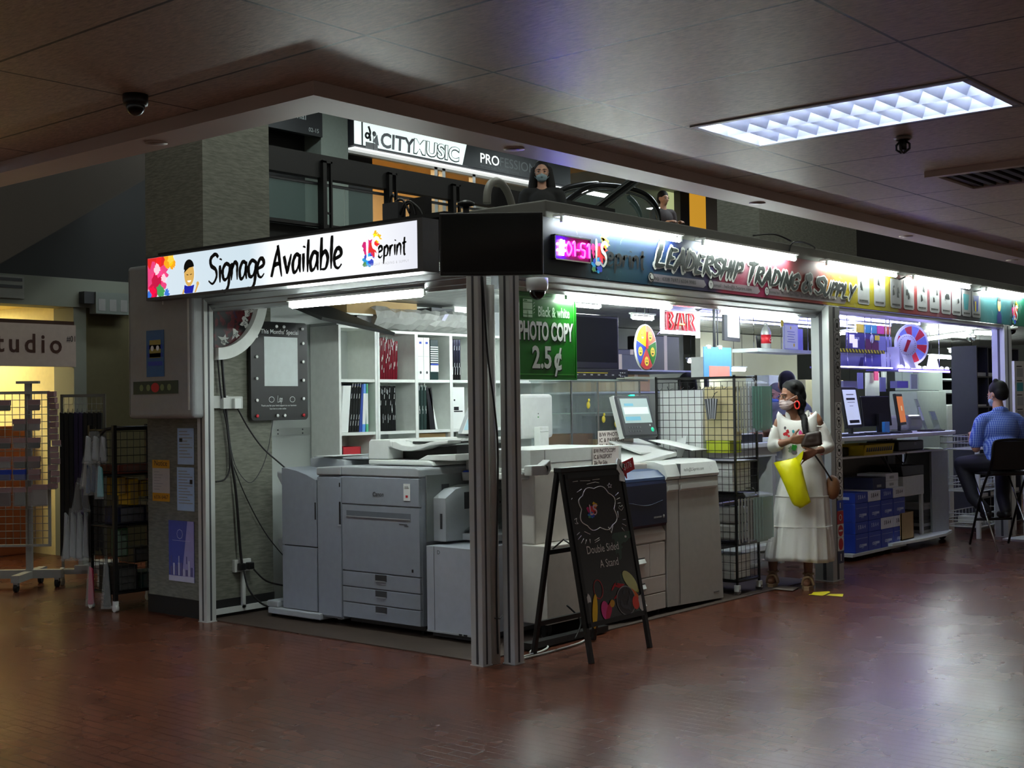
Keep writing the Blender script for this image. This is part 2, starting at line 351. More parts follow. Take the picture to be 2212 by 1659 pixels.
# kiosk ceiling, grey ribbed metal
K = NT('kiosk_ceiling_metal', 0.35, 0.4)
kw = K.n('TexWave', i_Scale=3.2, bands_direction='Y'); K.l(K.tc.outputs['Object'], kw.inputs['Vector'])
K.color(K.ramp(kw.outputs['Color'], [(0.3, (120, 120, 118)), (0.75, (176, 178, 178))])); K.bump(kw.outputs['Color'], 0.5, 0.01)
kc = MB().m(K.m).box(.12, .12, 2.37, 4.7, 2.94, 2.44); kc.box(4.7, .12, 2.37, 16, 7.6, 2.44); struct(kc, 'ceiling_kiosk')
# upper floor: slab, ceiling, back wall
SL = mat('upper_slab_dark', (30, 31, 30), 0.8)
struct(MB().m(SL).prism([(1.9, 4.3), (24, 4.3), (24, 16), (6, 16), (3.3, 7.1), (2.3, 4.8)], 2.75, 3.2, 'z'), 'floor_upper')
UC = mat('upper_ceiling_board', (150, 152, 148), 0.7, scale=1.2)
struct(MB().m(UC).box(-2, 4.3, 5.25, 24, 16, 5.8), 'ceiling_upper')
UW = mat('upper_wall_mosaic', (128, 136, 126), 0.75, scale=30)
u = MB().m(UW).box(4.86, 6.8, 3.2, 5.3, 7.2, 5.55); struct(u, 'wall_pier')
struct(MB().m(mat('upper_back_wall', (150, 156, 152), 0.8)).box(3.0, 9.9, 3.2, 24, 10, 5.55), 'wall_upper_back')
struct(MB().m(Q.m).box(*fy(1640, 480, 3.0).xy, 2.78, *fy(1765, 480, 3.6).xy, 6.2), 'wall_pier_right')
struct(MB().m(BLACKWALL).box(fy(1764, 500, 4.0).x, 4.0, 2.77, 24, 4.1, 6.2), 'wall_dark_void')  # black sheet stands in for the unlit void
struct(MB().m(CONC).box(-3, -2, 6.3, 24, 16, 6.5), 'ceiling_atrium')
for k, (x, y) in enumerate(((-.5, .4), (1.6, 2.2), (4.2, 1.2), (7.5, 1.2), (-.5, 4.6))):
    o = thing('ceiling_light', ['added atrium fill lamp over the lit white sign', 'added atrium fill lamp over the kiosk roof', 'added atrium fill lamp over the banner middle', 'added atrium fill lamp over the right bay', 'added atrium fill lamp over the left racks'][k], 'ceiling light', (x, y, 6.3)); mb(mat('atrium_fill_lamp', (236, 244, 236), .5, emit=26.0)).box(-.55, -.15, -.03, .55, .15, -.02).build('diffuser', o); mb(MATS['ceiling_trim_paint'] if 'ceiling_trim_paint' in MATS else CONC).box(-.58, -.18, -.02, .58, .18, 0).build('frame', o)  # unseen lamps added to brighten the column, plinth and upper floor
# concrete plinth above the fascia and the kiosk roof
struct(MB().m(CONC).box(.64, .0, 2.645, 10.5, .9, 2.762), 'trim_2', bevel=.01)
struct(MB().m(BLACKWALL).box(.05, .3, 2.63, 16, 3.2, 2.66), 'roof')
struct(MB().m(mat('threshold_concrete', (62, 48, 40), 0.7, scale=6, var=.3)).box(.08, .1, 0, 4.3, 2.66, .006), 'trim_3')
# ================================================================ ceiling lamps and fittings
LOUV = mat('louvre_white', (168, 174, 190), 0.35); TROFT = mat('troffer_tube', (244, 250, 255), .5, emit=55.0)
def troffer(i, j, label, on):
    x, y = gxy(i, j); r = thing('ceiling_light', label, 'ceiling light', (x + .3, y + .595, CH), 0, None)
    hw, hl = .27, .565
    h = mb(LOUV); h.box(-hw, -hl, .12, hw, hl, .13)
    for s in (-1, 1): h.box(s * hw, -hl, 0, s * (hw - .004), hl, .12); h.box(-hw, s * hl, 0, hw, s * (hl - .004), .12)
    h.box(-hw - .012, -hl - .012, -.004, -hw + .012, hl + .012, .0); h.box(hw - .012, -hl - .012, -.004, hw + .012, hl + .012, .0)
    h.box(-hw, -hl - .012, -.004, hw, -hl + .012, .0); h.box(-hw, hl - .012, -.004, hw, hl + .012, .0); h.build('housing', r)
    for s in (-1, 1): mb(TROFT if on else WHITE).cyl((s * .14, -hl + .02, .085), (s * .14, hl - .02, .085), .013, n=10).build('tube', r)
    l = mb(LOUV); l.prism([(-.012, .07), (.012, .07), (.0, .0)], -hl, hl, 'y')
    for s in (-1, 1): l.prism([(s * hw, .0), (s * hw, .075), (s * (hw - .03), .075)], -hl, hl, 'y')
    for k in range(1, 12):
        yy = -hl + 2 * hl * k / 12
        l.prism([(yy - .03, .062), (yy + .03, .062), (yy, .004)], -hw, hw, 'x')
    l.build('louvre', r); return r
TL = ['bright recessed ceiling light with white louvre above the shop corner', 'added louvre fill light out over the left of the hall', 'added louvre fill light behind the viewer', 'added louvre fill light far out to the right of the hall', 'added louvre fill light furthest along the right side hall', 'added louvre fill light over the left walkway', 'added louvre fill light left of the viewer', 'added louvre fill light right behind the viewer', 'added louvre fill light furthest along the left walkway', 'added louvre fill light nearest the left ceiling edge', 'added louvre fill light facing the mosaic column', 'added louvre fill light in the second row from the left ceiling edge, near end', 'added louvre fill light in the second row from the left ceiling edge, far end', 'added louvre fill light in the third row from the left ceiling edge']
for (i, j, on), lb in zip(TROFFERS, TL): troffer(i, j, lb, on)
dl = None
for k, (x, y) in enumerate([(-2.48, -.46), (-1.373, -1.432), (.70, -1.432), (2.69, -1.432), (4.73, -1.432), (6.75, -1.432)]):
    lab = ['unlit round downlight in the left leg of the ceiling edge', 'unlit round downlight in the ceiling edge under the purple glow', 'unlit round downlight in the ceiling edge above the paint-splash banner', 'unlit round downlight in the ceiling edge above the yellow banner end', 'unlit round downlight in the ceiling edge above the product cards', 'unlit round downlight at the far right end of the ceiling edge'][k]
    if dl is None:
        dl = thing('downlight', lab, 'downlight', (x, y, 2.587), 0, 'downlights along the ceiling edge')
        mb(TRIM).lathe((0, 0, 0), [(.045, -.004), (.045, 0), (.034, .0), (.034, -.004)], 24).build('trim_ring', dl)
        mb(DGREY).lathe((0, 0, 0), [(.034, -.0015), (.034, -.0005)], 20).build('reflector', dl)
    else: dup(dl, (x, y, 2.587), 0, lab)
def dome(name, label, loc, r=.06, base=OFFW, base_h=.05):
    d = thing(name, label, 'security camera', loc)
    mb(base).lathe((0, 0, 0), [(r, -base_h), (r * 1.08, -base_h * .6), (r * 1.08, 0), (r * .6, 0.0)], 24).build('housing', d)
    mb(GLOSSBLACK).ell((0, 0, -base_h), (r * .82, r * .82, r * .9), 20, 12).build('dome', d); return d
dome('dome_camera', 'black dome security camera on the tiled ceiling at upper left', (-2.87, -.9, CH), .042, BLACK, .038)
dome('dome_camera', 'white dome security camera under the left end of the lit sign', (-.02, 2.93, 2.300), .075, OFFW, .07)
dome('dome_camera', 'grey dome security camera under the black corner screen', tuple(fy(1160, 601, -.1)), .062, OFFW, .075)
dome('dome_camera', 'black dome security camera under the far right banner end', tuple(fy(2185, 706, -.05)), .06, OFFW, .03)
sk = thing('ceiling_sprinkler', 'small black caged sprinkler head hanging below the ceiling light', 'sprinkler', (-.194, -2.645, CH))
mb(mat('sprinkler_rose', (120, 112, 104), .4)).lathe((0, 0, 0), [(.04, -.006), (.03, -.016), (.03, 0), (.0, 0)], 20).build('rose', sk)
cg = mb(BLACK); cg.cyl((0, 0, -.06), (0, 0, -.012), .016)
for a in range(4): cg.tube([(math.cos(a * PI / 2) * rr, math.sin(a * PI / 2) * rr, zz) for rr, zz in ((.012, -.02), (.03, -.035), (.03, -.055), (.008, -.07))], .005, 6)
cg.build('cage', sk)
vt = thing('air_vent', 'square dropped air vent in the ceiling tiles at right edge', 'air vent', (1.0, -2.66, CH))
v_ = mb(TRIM)
v_.box(-.29, -.29, -.03, -.24, .29, 0); v_.box(.24, -.29, -.03, .29, .29, 0); v_.box(-.24, .24, -.03, .24, .29, 0); v_.box(-.24, -.29, -.03, .24, -.24, 0); v_.build('frame', vt)
sl = mb(mat('vent_dark', (40, 36, 33), .6))
for k in range(7): sl.box(-.24, -.21 + k * .066, -.022, .24, -.18 + k * .066, -.004)
sl.build('louvre', vt)
# ================================================================ shop front frame
def post(name, label, x0, y0, x1, y1, h, m=DALU):
    r = thing(name, label, 'post', ((x0 + x1) / 2, (y0 + y1) / 2, 0)); a = (x1 - x0) / 2; b_ = (y1 - y0) / 2
    mb(m).box(-a, -b_, 0, a, b_, h).build('profile', r, bevel=.003)
    g = mb(DGREY); g.box(-a - .0015, -b_ * .25, .01, -a + .001, b_ * .1, h - .01); g.box(-a * .25, -b_ - .0015, .01, a * .1, -b_ + .001, h - .01); g.build('channel', r)
    mb(DALU).box(-a - .004, -b_ - .004, 0, a + .004, b_ + .004, .006).build('foot_plate', r); return r
post('shop_post', 'aluminium corner post on the left of the pale pipe', -.01, -.011, .066, .08, 2.29)
post('shop_post', 'aluminium corner post on the right of the pale pipe', .139, -.123, .225, -.04, 2.29)
post('shop_post', 'aluminium shutter post beside the mosaic column', -.012, 2.57, .07, 2.66, 2.29)
p2 = post('shop_post', 'aluminium post behind the woman carrying warning stickers', 4.30, -.075, 4.50, .09, 2.29, ALU)
post('shop_post', 'aluminium post behind the seated man in blue', 8.50, -.06, 8.72, .08, 2.29, ALU)
pp = mb(mat('pale_pipe', (176, 174, 168), .5, var=.2, scale=8)).cyl((.115, .0, 0), (.105, .0, 2.2), .027, n=16)
solo(pp, 'drain_pipe', 'pale plastic pipe standing between the two corner posts', 'pipe')
ck = mb(BLACK); ck.tube(spline([(.02, -.02, 2.24), (.05, -.025, 1.8), (.085, -.04, 1.5), (.10, -.05, 1.2), (.095, -.03, .5), (.10, -.03, .06)]), .006, 6)
ck.tube([(.075, -.03, .27), (.115, -.035, .262), (.16, -.02, .28)], .004, 6)
solo(ck, 'power_cable', 'black cable running down the pale corner pipe', 'cable')
# stickers on the second post (front face)
def sticker(name, label, x0, z0, x1, z1, y, base, draw=None):
    b = mb(base).box(x0, y, z0, x1, y + .002, z1)
    if draw: draw(b, x0, z0, x1, z1, y - .001)
    return solo(b, name, label, 'sticker', group='stickers down the second post')
GR = mat('sticker_grey', (150, 150, 150), .5)
def ring(b, cx, cz, r, w_, y, m, n=28, rz=None):
    b.m(m); rz = rz or r
    for i in range(n):
        a, c_ = 2 * PI * i / n, 2 * PI * (i + 1) / n
        b.quad((cx + r * math.cos(a), y, cz + rz * math.sin(a)), (cx + r * math.cos(c_), y, cz + rz * math.sin(c_)), (cx + (r - w_) * math.cos(c_), y, cz + (rz - w_) * math.sin(c_)), (cx + (r - w_) * math.cos(a), y, cz + (rz - w_) * math.sin(a)))
def no_sign(kind):
    def d(b, x0, z0, x1, z1, y):
        cx, cz = (x0 + x1) / 2, (z0 + z1) / 2; r = (x1 - x0) * .42
        ring(b, cx, cz, r, .006, y, INK)
        if kind < 9: b.quad((cx - r * .72, y, cz + r * .66), (cx - r * .64, y, cz + r * .74), (cx + r * .72, y, cz - r * .66), (cx + r * .64, y, cz - r * .74))
        k = kind % 5
        if k == 0: b.box(cx - .02, y, cz - .012, cx + .02, y + .0005, cz + .01)
        if k == 1: b.box(cx - .014, y, cz + .004, cx + .02, y + .0005, cz + .022); b.box(cx - .004, y, cz - .028, cx + .008, y + .0005, cz + .01)
        if k == 2: b.box(cx - .014, y, cz - .03, cx - .004, y + .0005, cz + .008); b.box(cx + .004, y, cz - .03, cx + .014, y + .0005, cz + .008); b.disc((cx, y, cz + .02), .009, n=10)
        if k == 3: b.box(cx - .018, y, cz - .022, cx + .018, y + .0005, cz + .018)
        if k == 4: b.disc((cx - .006, y, cz), .016, n=12); b.box(cx, y, cz - .004, cx + .03, y + .0005, cz + .004)
    return d
X0, X1, SY = 4.385, 4.50, -.0775
zz = [1.43, 1.317, 1.20, 1.083, .966, .852, .738]
SN = ['white prohibition sticker topmost of the circular column of signs', 'white prohibition sticker second down the circular column of signs', 'white notice sticker third down the circular column of signs', 'white prohibition sticker fourth down the circular column of signs', 'white prohibition sticker fifth down the circular column of signs', 'white prohibition sticker sixth down the circular column of signs', 'white sticker lowest of the circular column of signs']
for k, (z, lb) in enumerate(zip(zz, SN)): sticker('warning_sticker', lb, X0, z - .056, X1, z + .056, SY, PAPER if k < 7 else GR, no_sign([0, 1, 12, 5, 3, 4, 13][k]))
GS = ['grey pictogram sticker topmost on the post under the banner', 'grey pictogram sticker second on the post under the banner', 'grey pictogram sticker third on the post with a triangle', 'grey round pictogram sticker fourth on the post', 'grey round pictogram sticker fifth on the post', 'plain grey sticker just above the white round signs']
for k, lb in enumerate(GS):
    z = 2.13 - .118 * k
    sticker('warning_sticker', lb, X0, z - .056, X1, z + .056, SY, GR, no_sign([13, 10, 14, 0, 6, 19][k]) if k < 5 else None)
def bar_sign(b, x0, z0, x1, z1, y):
    cx, cz = (x0 + x1) / 2, (z0 + z1) / 2; b.m(RED).disc((cx, y, cz), .047); b.m(PAPER).box(cx - .034, y - .001, cz - .007, cx + .034, y - .0005, cz + .007)
sticker('warning_sticker', 'blue sticker with white arrow low on the post', X0, .58, X1, .665, SY, BLUE, lambda b, a, c_, d, e, y: b.m(PAPER).box((a + d) / 2 - .008, y, c_ + .02, (a + d) / 2 + .008, y + .0005, e - .02))
sticker('warning_sticker', 'red sticker with white figure on the post', X0, .468, X1, .575, SY, RED, lambda b, a, c_, d, e, y: ring(b.m(PAPER), (a + d) / 2, (c_ + e) / 2, .026, .008, y, PAPER))
sticker('warning_sticker', 'white sticker with red no entry disc on the post', X0, .358, X1, .465, SY, PAPER, bar_sign)
sticker('warning_sticker', 'white sticker with tall red stop oval on the post', X0, .245, X1, .355, SY, PAPER, lambda b, a, c_, d, e, y: b.m(RED).disc(((a + d) / 2, y, (c_ + e) / 2), .042, rz=.05))
sticker('warning_sticker', 'navy sticker lowest on the post near the floor', X0, .14, X1, .24, SY, mat('navy_print', (40, 48, 84), .5), lambda b, a, c_, d, e, y: b.m(PAPER).box((a + d) / 2 - .006, y, c_ + .02, (a + d) / 2 + .006, y + .0005, e - .02))
# header tracks under both signs, with stepped bright metal
def header(name, label, loc, rz, L):
    r = thing(name, label, 'header', loc, rz); p = [(.0, .10), (.16, .10), (.16, .0), (.095, .0), (.072, .020), (.072, .026), (.040, .054), (.040, .060), (.0, .092)]
    mb(mat('polished_track', (176, 178, 180), .24, .9, scale=4)).prism(p, 0, L, 'x').build('track', r)
    mb(DGREY).box(.0, .02, .098, L, .15, .11).build('cover_strip', r); return r
header('shutter_header', 'stepped metal shutter track under the lit white sign', (-.02, 3.2, 2.19), -PI / 2, 3.1)
header('shutter_header', 'stepped metal shutter track under the colourful banner', (.24, -.055, 2.19), 0, 4.05)
vb = thing('header_beam', 'violet-lit slim beam over the second bay', 'beam', (4.52, -.05, 2.245)); mb(mat('beam_alu', (170, 172, 178), .3, .4)).prism([(0, .045), (0, .012), (.05, .0), (.11, .0), (.11, .045)], 0, 3.96, 'x').build('profile', vb); mb(mat('violet_strip', (150, 150, 255), .5, emit=14.0)).box(.05, .115, .02, 3.9, .125, .03).build('light_strip', vb)
# fluorescent battens
def batten(label, p0, p1, group, drop=True, m=TUBEM, r=.0165):
    p0 = Vector(p0); p1 = Vector(p1); d = p1 - p0; L = d.length
    t = thing('fluorescent_lamp', label, 'lamp', p0, math.atan2(d.y, d.x), group)
    mb(m).cyl((.03, 0, 0), (L - .03, 0, 0), r, n=12).build('tube', t)
    for a in (0, L - .03): mb(WHITE).box(a, -.008, -.008, a + .03, .008, .03).build('lamp_holder', t)
    mb(WHITE).box(0, -.026, .03, L, .024 if drop else .062, .044).build('batten', t)
    if group == 'tubes deep in the shop':
        for a in (.08, L - .08): mb(BWIRE).tube([(a, 0, .044), (a, 0, 2.372 - p0.z)], .003, 5).build('hanging_wire', t)
    return t
# ================================================================ lit sign on the left front
def LF(u, v, X=-.02): p = fx(u, v, X); return 3.25 - p.y, p.z
SL_ = thing('light_box_sign', 'long lit white sign with brush lettering facing left', 'sign', (-.19, 3.0, .046), -PI / 2); SL_.scale = (.9693, .9693, .9693)
Z0, Z1, LW = 2.305, 2.628, 2.835
FR = mat('sign_frame_grey', (96, 96, 98), .4, .5)
cs = mb(FR); cs.box(0, .012, Z0, LW, .14, Z1); cs.box(0, 0, Z1 - .012, LW, .013, Z1); cs.box(0, 0, Z0, LW, .013, Z0 + .022); cs.box(0, 0, Z0 + .022, .012, .013, Z1 - .012); cs.box(LW - .045, 0, Z0 + .022, LW, .013, Z1 - .012); cs.build('case', SL_)
sc_ = mb(BLACK)
for x, z in ((.18, Z1 - .006), (.18, Z0 + .01), (2.45, Z1 - .006), (2.45, Z0 + .01)): sc_.ell((x, -.001, z), .006, 8, 6)
sc_.build('screw', SL_)
PN = NT('lit_sign_face', .4)
psx = PN.n('SeparateXYZ'); PN.l(PN.tc.outputs['Object'], psx.inputs[0])
PN.emit(PN.ramp(PN.math('DIVIDE', psx.outputs[0], 2.83), [(0, (214, 228, 238)), (.42, (206, 224, 234)), (.5, (248, 252, 255)), (.82, (250, 252, 255)), (1, (226, 228, 240))]), 0.52); PN.b.inputs['Base Color'].default_value = (.05, .05, .05, 1)
mb(PN.m).box(.012, .008, Z0 + .022, LW - .045, .012, Z1 - .012).build('lit_panel', SL_)
def em(name, c, e=1.0): return mat(name, c, .5, emit=e)
rb = random.Random(11)
sp_ = MB(); yy = .0072
cols = [((226, 40, 40), [(.08, 2.57, .10), (.2, 2.585, .07)]), ((236, 70, 130), [(.05, 2.47, .11), (.15, 2.44, .09), (.2, 2.50, .06)]), ((200, 20, 70), [(.11, 2.40, .08), (.06, 2.36, .05)]), ((250, 170, 30), [(.27, 2.58, .05), (.32, 2.55, .035)]), ((255, 214, 70), [(.30, 2.595, .035)]), ((70, 160, 90), [(.17, 2.365, .045)]), ((60, 120, 220), [(.25, 2.35, .03), (.03, 2.345, .03)]), ((255, 214, 225), [(.13, 2.53, .035), (.21, 2.46, .03)])]
for k, (c_, lst) in enumerate(cols):
    sp_.m(em('lit_paint_%d' % k, c_, .46))
    for (x, z, r) in lst:
        n0 = len(sp_.v); blob(sp_, x, z, r, yy, rb, rough=.3)
        for i in range(n0, len(sp_.v)): q = sp_.v[i]; sp_.v[i] = (min(max(q[0], .0125), LW), q[1], min(max(q[2], Z0 + .0225), Z1 - .0125))
    yy -= .0004
sp_.build('paint_splash', SL_)
# small plain figure in a blue shirt
fg = MB(); SKINL = em('lit_skin', (226, 180, 96), .42); HAIRL = mat('sign_black', (12, 12, 16), .5); SHL = em('lit_blue', (26, 34, 170), .42)
cx0, cz0 = LF(408, 592)
fg.m(SKINL).disc((cx0, .003, cz0), .058, rz=.085); fg.quad((cx0 - .02, .0031, cz0 - .09), (cx0 + .02, .0031, cz0 - .09), (cx0 + .02, .0031, cz0 - .06), (cx0 - .02, .0031, cz0 - .06))
fg.m(HAIRL).disc((cx0 - .002, .0026, cz0 + .045), .06, rz=.06, a0=.1, a1=PI * 1.06); fg.quad((cx0 - .062, .0025, cz0 + .01), (cx0 - .045, .0025, cz0 + .05), (cx0 + .03, .0025, cz0 + .06), (cx0 - .03, .0025, cz0 + .03))
fg.quad((cx0 - .03, .0024, cz0 - .005), (cx0 - .01, .0024, cz0 - .008), (cx0 - .01, .0024, cz0 - .002), (cx0 - .03, .0024, cz0)); fg.quad((cx0 + .012, .0024, cz0 - .008), (cx0 + .034, .0024, cz0 - .003), (cx0 + .034, .0024, cz0 + .001), (cx0 + .012, .0024, cz0 - .002))
fg.m(em('lit_white', (250, 250, 250), .5)).disc((cx0, .0024, cz0 - .045), .022, rz=.014, a0=PI, a1=2 * PI)
fg.m(SHL).quad((cx0 - .065, .0022, 2.34), (cx0 - .045, .0022, 2.328), (cx0 + .04, .0022, 2.328), (cx0 + .06, .0022, 2.385), (cx0 + .02, .0022, cz0 - .085), (cx0 - .02, .0022, cz0 - .085), (cx0 - .055, .0022, 2.39))
fg.m(SKINL).quad((cx0 + .06, .0021, 2.33), (cx0 + .078, .0021, 2.33), (cx0 + .11, .0021, 2.38), (cx0 + .09, .0021, 2.385)).disc((cx0 + .1, .002, 2.39), .016, n=12)
fg.quad((cx0 - .085, .0021, 2.328), (cx0 - .065, .0021, 2.328), (cx0 - .055, .0021, 2.36), (cx0 - .07, .0021, 2.36)); fg.build('printed_figure', SL_)
le = mb(HAIRL); xa, za = LF(449, 605); xb, zb = LF(740, 572)
zb_ = 2.395; sz = .2; k = (xb - xa) / (brush_len('Signage Available') * sz)
brush(le, 'Signage Available', xa, zb_ - .012, sz, .002, k, .125)
le.build('lettering', SL_)
def lslogo(parent, x, z, s, y, lit, dark, white=None, tail=True, name='logo', tw=.98):
    """paint-splash LS with eprint beside it; s = letter height"""
    r = random.Random(5); b = MB()
    def C_(nm, c, e=.44): return em('lit_' + nm, c, e) if lit else mat('print_' + nm, c, .45)
    for nm, c, pts in (('magenta', (214, 40, 120), [(-.06, .52, .34), (.12, .3, .28)]), ('redsplash', (226, 50, 50), [(.36, .45, .36), (.5, .72, .22)]), ('yellowsplash', (250, 196, 40), [(.62, .95, .24), (.5, 1.12, .16)]), ('cyansplash', (50, 160, 220), [(-.1, -.05, .28), (.1, -.18, .2)]), ('bluesplash', (60, 80, 200), [(.2, -.1, .22), (-.2, .1, .12)]), ('greensplash', (90, 150, 90), [(-.25, -.25, .12)])):
        b.m(C_(nm, c))
        for (dx, dz, rr) in pts: blob(b, x + dx * s, z + dz * s, rr * s, y, r, rough=.42)
        y -= .0003
    b.build(name + '_splash', parent)
    b = mb(white or C_('pale', (250, 250, 252), .52)); brush(b, 'L', x - .12 * s, z, s, y - .001, .8, .16, shear=-.02); brush(b, 'S', x + .2 * s, z - .04 * s, s, y - .001, .9, .16); b.build(name + '_initials', parent)
    if tail: b = mb(dark); brush(b, 'eprint', x + .62 * s, z, s * .86, y - .001, tw, .13); b.build(name + '_lettering', parent)
lx_, lz_ = LF(790, 565); lslogo(SL_, lx_ + .02, 2.42, .13, .006, True, HAIRL)
tg = mb(mat('faint_grey_print', (214, 216, 222), .5, emit=.3)); tg.text('LEADERSHIP TRADING & SUPPLY', lx_ - .02, 2.372, .022, .004, sp=1.25); tg.build('small_lettering', SL_)
batten('lit tube lamp hanging under the white sign', (.06, 1.733, 2.178), (.06, .479, 2.178), 'tubes under the signs')
# ================================================================ colourful banner on the right front
FA = NT('paint_banner', .55)
fs = FA.n('SeparateXYZ'); FA.l(FA.tc.outputs['Object'], fs.inputs[0])
nz1 = FA.noise(2.6, None, 5, .6, .4); nz2 = FA.noise(7.0, None, 5, .65, .8)
xw = FA.math('ADD', fs.outputs[0], FA.math('MULTIPLY', FA.math('SUBTRACT', nz1, .5), .9)); xn = FA.math('DIVIDE', xw, 10.0)
top = FA.ramp(xn, [(.04, (46, 44, 84)), (.1, (60, 64, 110)), (.13, (40, 96, 150)), (.2, (44, 76, 170)), (.25, (120, 130, 160)), (.29, (226, 214, 220)), (.36, (222, 120, 140)), (.40, (200, 70, 70)), (.445, (222, 110, 60)), (.47, (240, 222, 40)), (.55, (240, 226, 60))])  # near-white stop is tube lamp glare put into the print colour
bot = FA.ramp(xn, [(.04, (30, 74, 60)), (.085, (44, 50, 74)), (.12, (34, 120, 140)), (.2, (30, 112, 150)), (.24, (80, 54, 120)), (.27, (214, 50, 96)), (.33, (214, 60, 130)), (.37, (226, 120, 90)), (.41, (200, 50, 50)), (.425, (226, 80, 40)), (.445, (244, 226, 20)), (.55, (244, 230, 30))])
far = FA.ramp(xn, [(.52, (240, 226, 40)), (.56, (220, 210, 60)), (.575, (206, 70, 60)), (.6, (210, 60, 60)), (.64, (200, 120, 130)), (.68, (190, 100, 120)), (.72, (96, 88, 100)), (.77, (80, 80, 96)), (.785, (120, 200, 205)), (.84, (30, 170, 180)), (.875, (30, 60, 60)), (.9, (20, 150, 120))])
hz = FA.math('ADD', FA.math('MULTIPLY', FA.math('SUBTRACT', 2.5, fs.outputs[2]), 4.0), FA.math('ADD', FA.math('MULTIPLY', FA.math('SUBTRACT', nz2, .5), 1.4), .45))
cl = FA.n('Clamp'); FA.l(hz, cl.inputs[0])
base = FA.mix(cl.outputs[0], top, bot)
gt = FA.math('GREATER_THAN', xn, .53)
bc = FA.mix(FA.math('MULTIPLY', FA.math('GREATER_THAN', nz2, .62), .22), FA.mix(gt, base, far), (240, 240, 245)); gm = FA.n('Gamma', i_Gamma=1.25); FA.l(bc, gm.inputs[0]); FA.color(FA.mix(.62, gm.outputs[0], (0, 0, 0)))
BN = thing('shop_banner', 'long paint-splash banner with shop name lettering facing right', 'sign', (0, -.055, 0))
pb = mb(FA.m); pb.box(.5, 0, 2.297, 10.2, .03, 2.643); pb.build('panel', BN)
LETD = mat('banner_letter_dark', (24, 32, 30), .5); LETO = mat('banner_letter_outline', (200, 202, 198), .5)
lslogo(BN, 1.09, 2.395, .15, -.002, False, mat('banner_black', (8, 9, 12), .5), LETO, tw=1.5)
for nm, m_, gr, yy in (('letter_outline', LETO, .055, -.004), ('lettering', LETD, 0, -.0075)):
    b = mb(m_); sz = .148; tx = 'LEADERSHIP TRADING & SUPPLY'; kk = (4.80 - 1.74) / (brush_len(tx, .84) * sz)
    brush(b, tx, 1.74, 2.438, sz, yy, kk, .17, .84, .28, gr, random.Random(9))
    for i, q in enumerate(b.v): t = (q[0] - 1.74) / 3.06; b.v[i] = (q[0], q[1], 2.435 - .07 * t + (q[2] - 2.438) * (1.04 - .16 * t))
    b.build(nm, BN)
STRP = mat('banner_strip', (150, 142, 148), .6, alpha=.7); 
for x0, x1, icon, t_, s_ in ((1.70, 2.36, 'phone', 'h/p : 6338 7697 / 6334 9985', .036), (2.47, 3.14, 'M', 'email : hello@LSeprint.com', .036), (3.29, 4.62, 'O', 'business hour : Mon-Fri 9.30am-7.00pm   Sat 9.30am-5.00pm  (Sun & Public Holiday Close)', .0335)):
    b = mb(STRP); b.quad((x0 + .03, -.002, 2.322), (x1 + .01, -.002, 2.318), (x1 + .05, -.002, 2.34), (x1 + .02, -.002, 2.374), (x0 + .03, -.002, 2.376)); b.build('strip', BN)
    b = mb(LETO).disc((x0, -.004, 2.349), .034); ring(b, x0, 2.349, .036, .006, -.005, LETD)
    if icon == 'phone': b.m(LETD).tube(spline([(x0 - .012, -.006, 2.366), (x0 - .016, -.006, 2.35), (x0, -.006, 2.334), (x0 + .014, -.006, 2.336)], 4), [.007, .005, .004, .004, .004, .004, .004, .004, .004, .004, .004, .005, .007], 6)
    elif icon == 'M': b.m(LETD).text('M', x0, 2.337, .036, -.006, 'CENTER')
    else: ring(b, x0, 2.349, .017, .004, -.006, LETD, 16); b.m(LETD).box(x0 - .001, -.006, 2.345, x0 + .002, -.0055, 2.362)
    b.build('icon', BN)
    b = mb(LETD).text(t_, x0 + .045, 2.336, s_, -.003, wx=(x1 - x0 - .05) / (len(t_) * s_ * .49)); b.build('small_lettering', BN)
CARDM = mat('banner_card', (160, 162, 164), .6); rc = random.Random(4)
cx_ = [4.90, 5.23, 5.58, 5.87, 6.18, 6.48, 6.77, 7.04, 7.31, 7.58]
for i, x in enumerate(cx_):
    wd = .235; b = mb(CARDM); b.prism([(x, 2.35), (x + .02, 2.335), (x + wd - .02, 2.335), (x + wd, 2.35), (x + wd, 2.60), (x, 2.60)], -.002, 0, 'y')
    b.m(GR).box(x + .02, -.003, 2.352, x + wd - .02, -.002, 2.38); b.m(LETD)
    for q in range(7): b.box(x + .03 + q * .025, -.004, 2.36, x + .045 + q * .025, -.003, 2.373)
    if i in (8, 9):
        b.m(TEAL if i == 8 else BLUE).quad((x + .05, -.003, 2.40), (x + .15, -.003, 2.40), (x + .19, -.003, 2.56), (x + .03, -.003, 2.56))
        if i == 9: b.m(YELLOW).box(x + .07, -.004, 2.40, x + .11, -.003, 2.5)
    else:
        for q in range(rc.choice([2, 3, 5])):
            b.m(rc.choice([LETD, GR, LETD, TEAL if i == 4 else GR])); ax = x + .04 + rc.random() * .12; az = 2.41 + rc.random() * .12; b.quad((ax, -.003 - q * .0003, az), (ax + .05, -.003 - q * .0003, az + rc.uniform(-.01, .02)), (ax + .03, -.003 - q * .0003, az + .06), (ax + .005, -.003 - q * .0003, az + .05))
    b.build('product_card', BN)
b = mb(mat('print_skin', (224, 180, 120), .5)).disc((8.36, -.004, 2.50), .05, rz=.075); b.m(mat('print_navy', (34, 44, 110), .5)).quad((8.29, -.004, 2.30), (8.42, -.004, 2.30), (8.43, -.004, 2.38), (8.39, -.004, 2.43), (8.33, -.004, 2.43), (8.29, -.004, 2.38)); b.m(INK).disc((8.36, -.005, 2.535), .052, rz=.05, a0=.1, a1=PI - .1); b.build('printed_figure', BN)
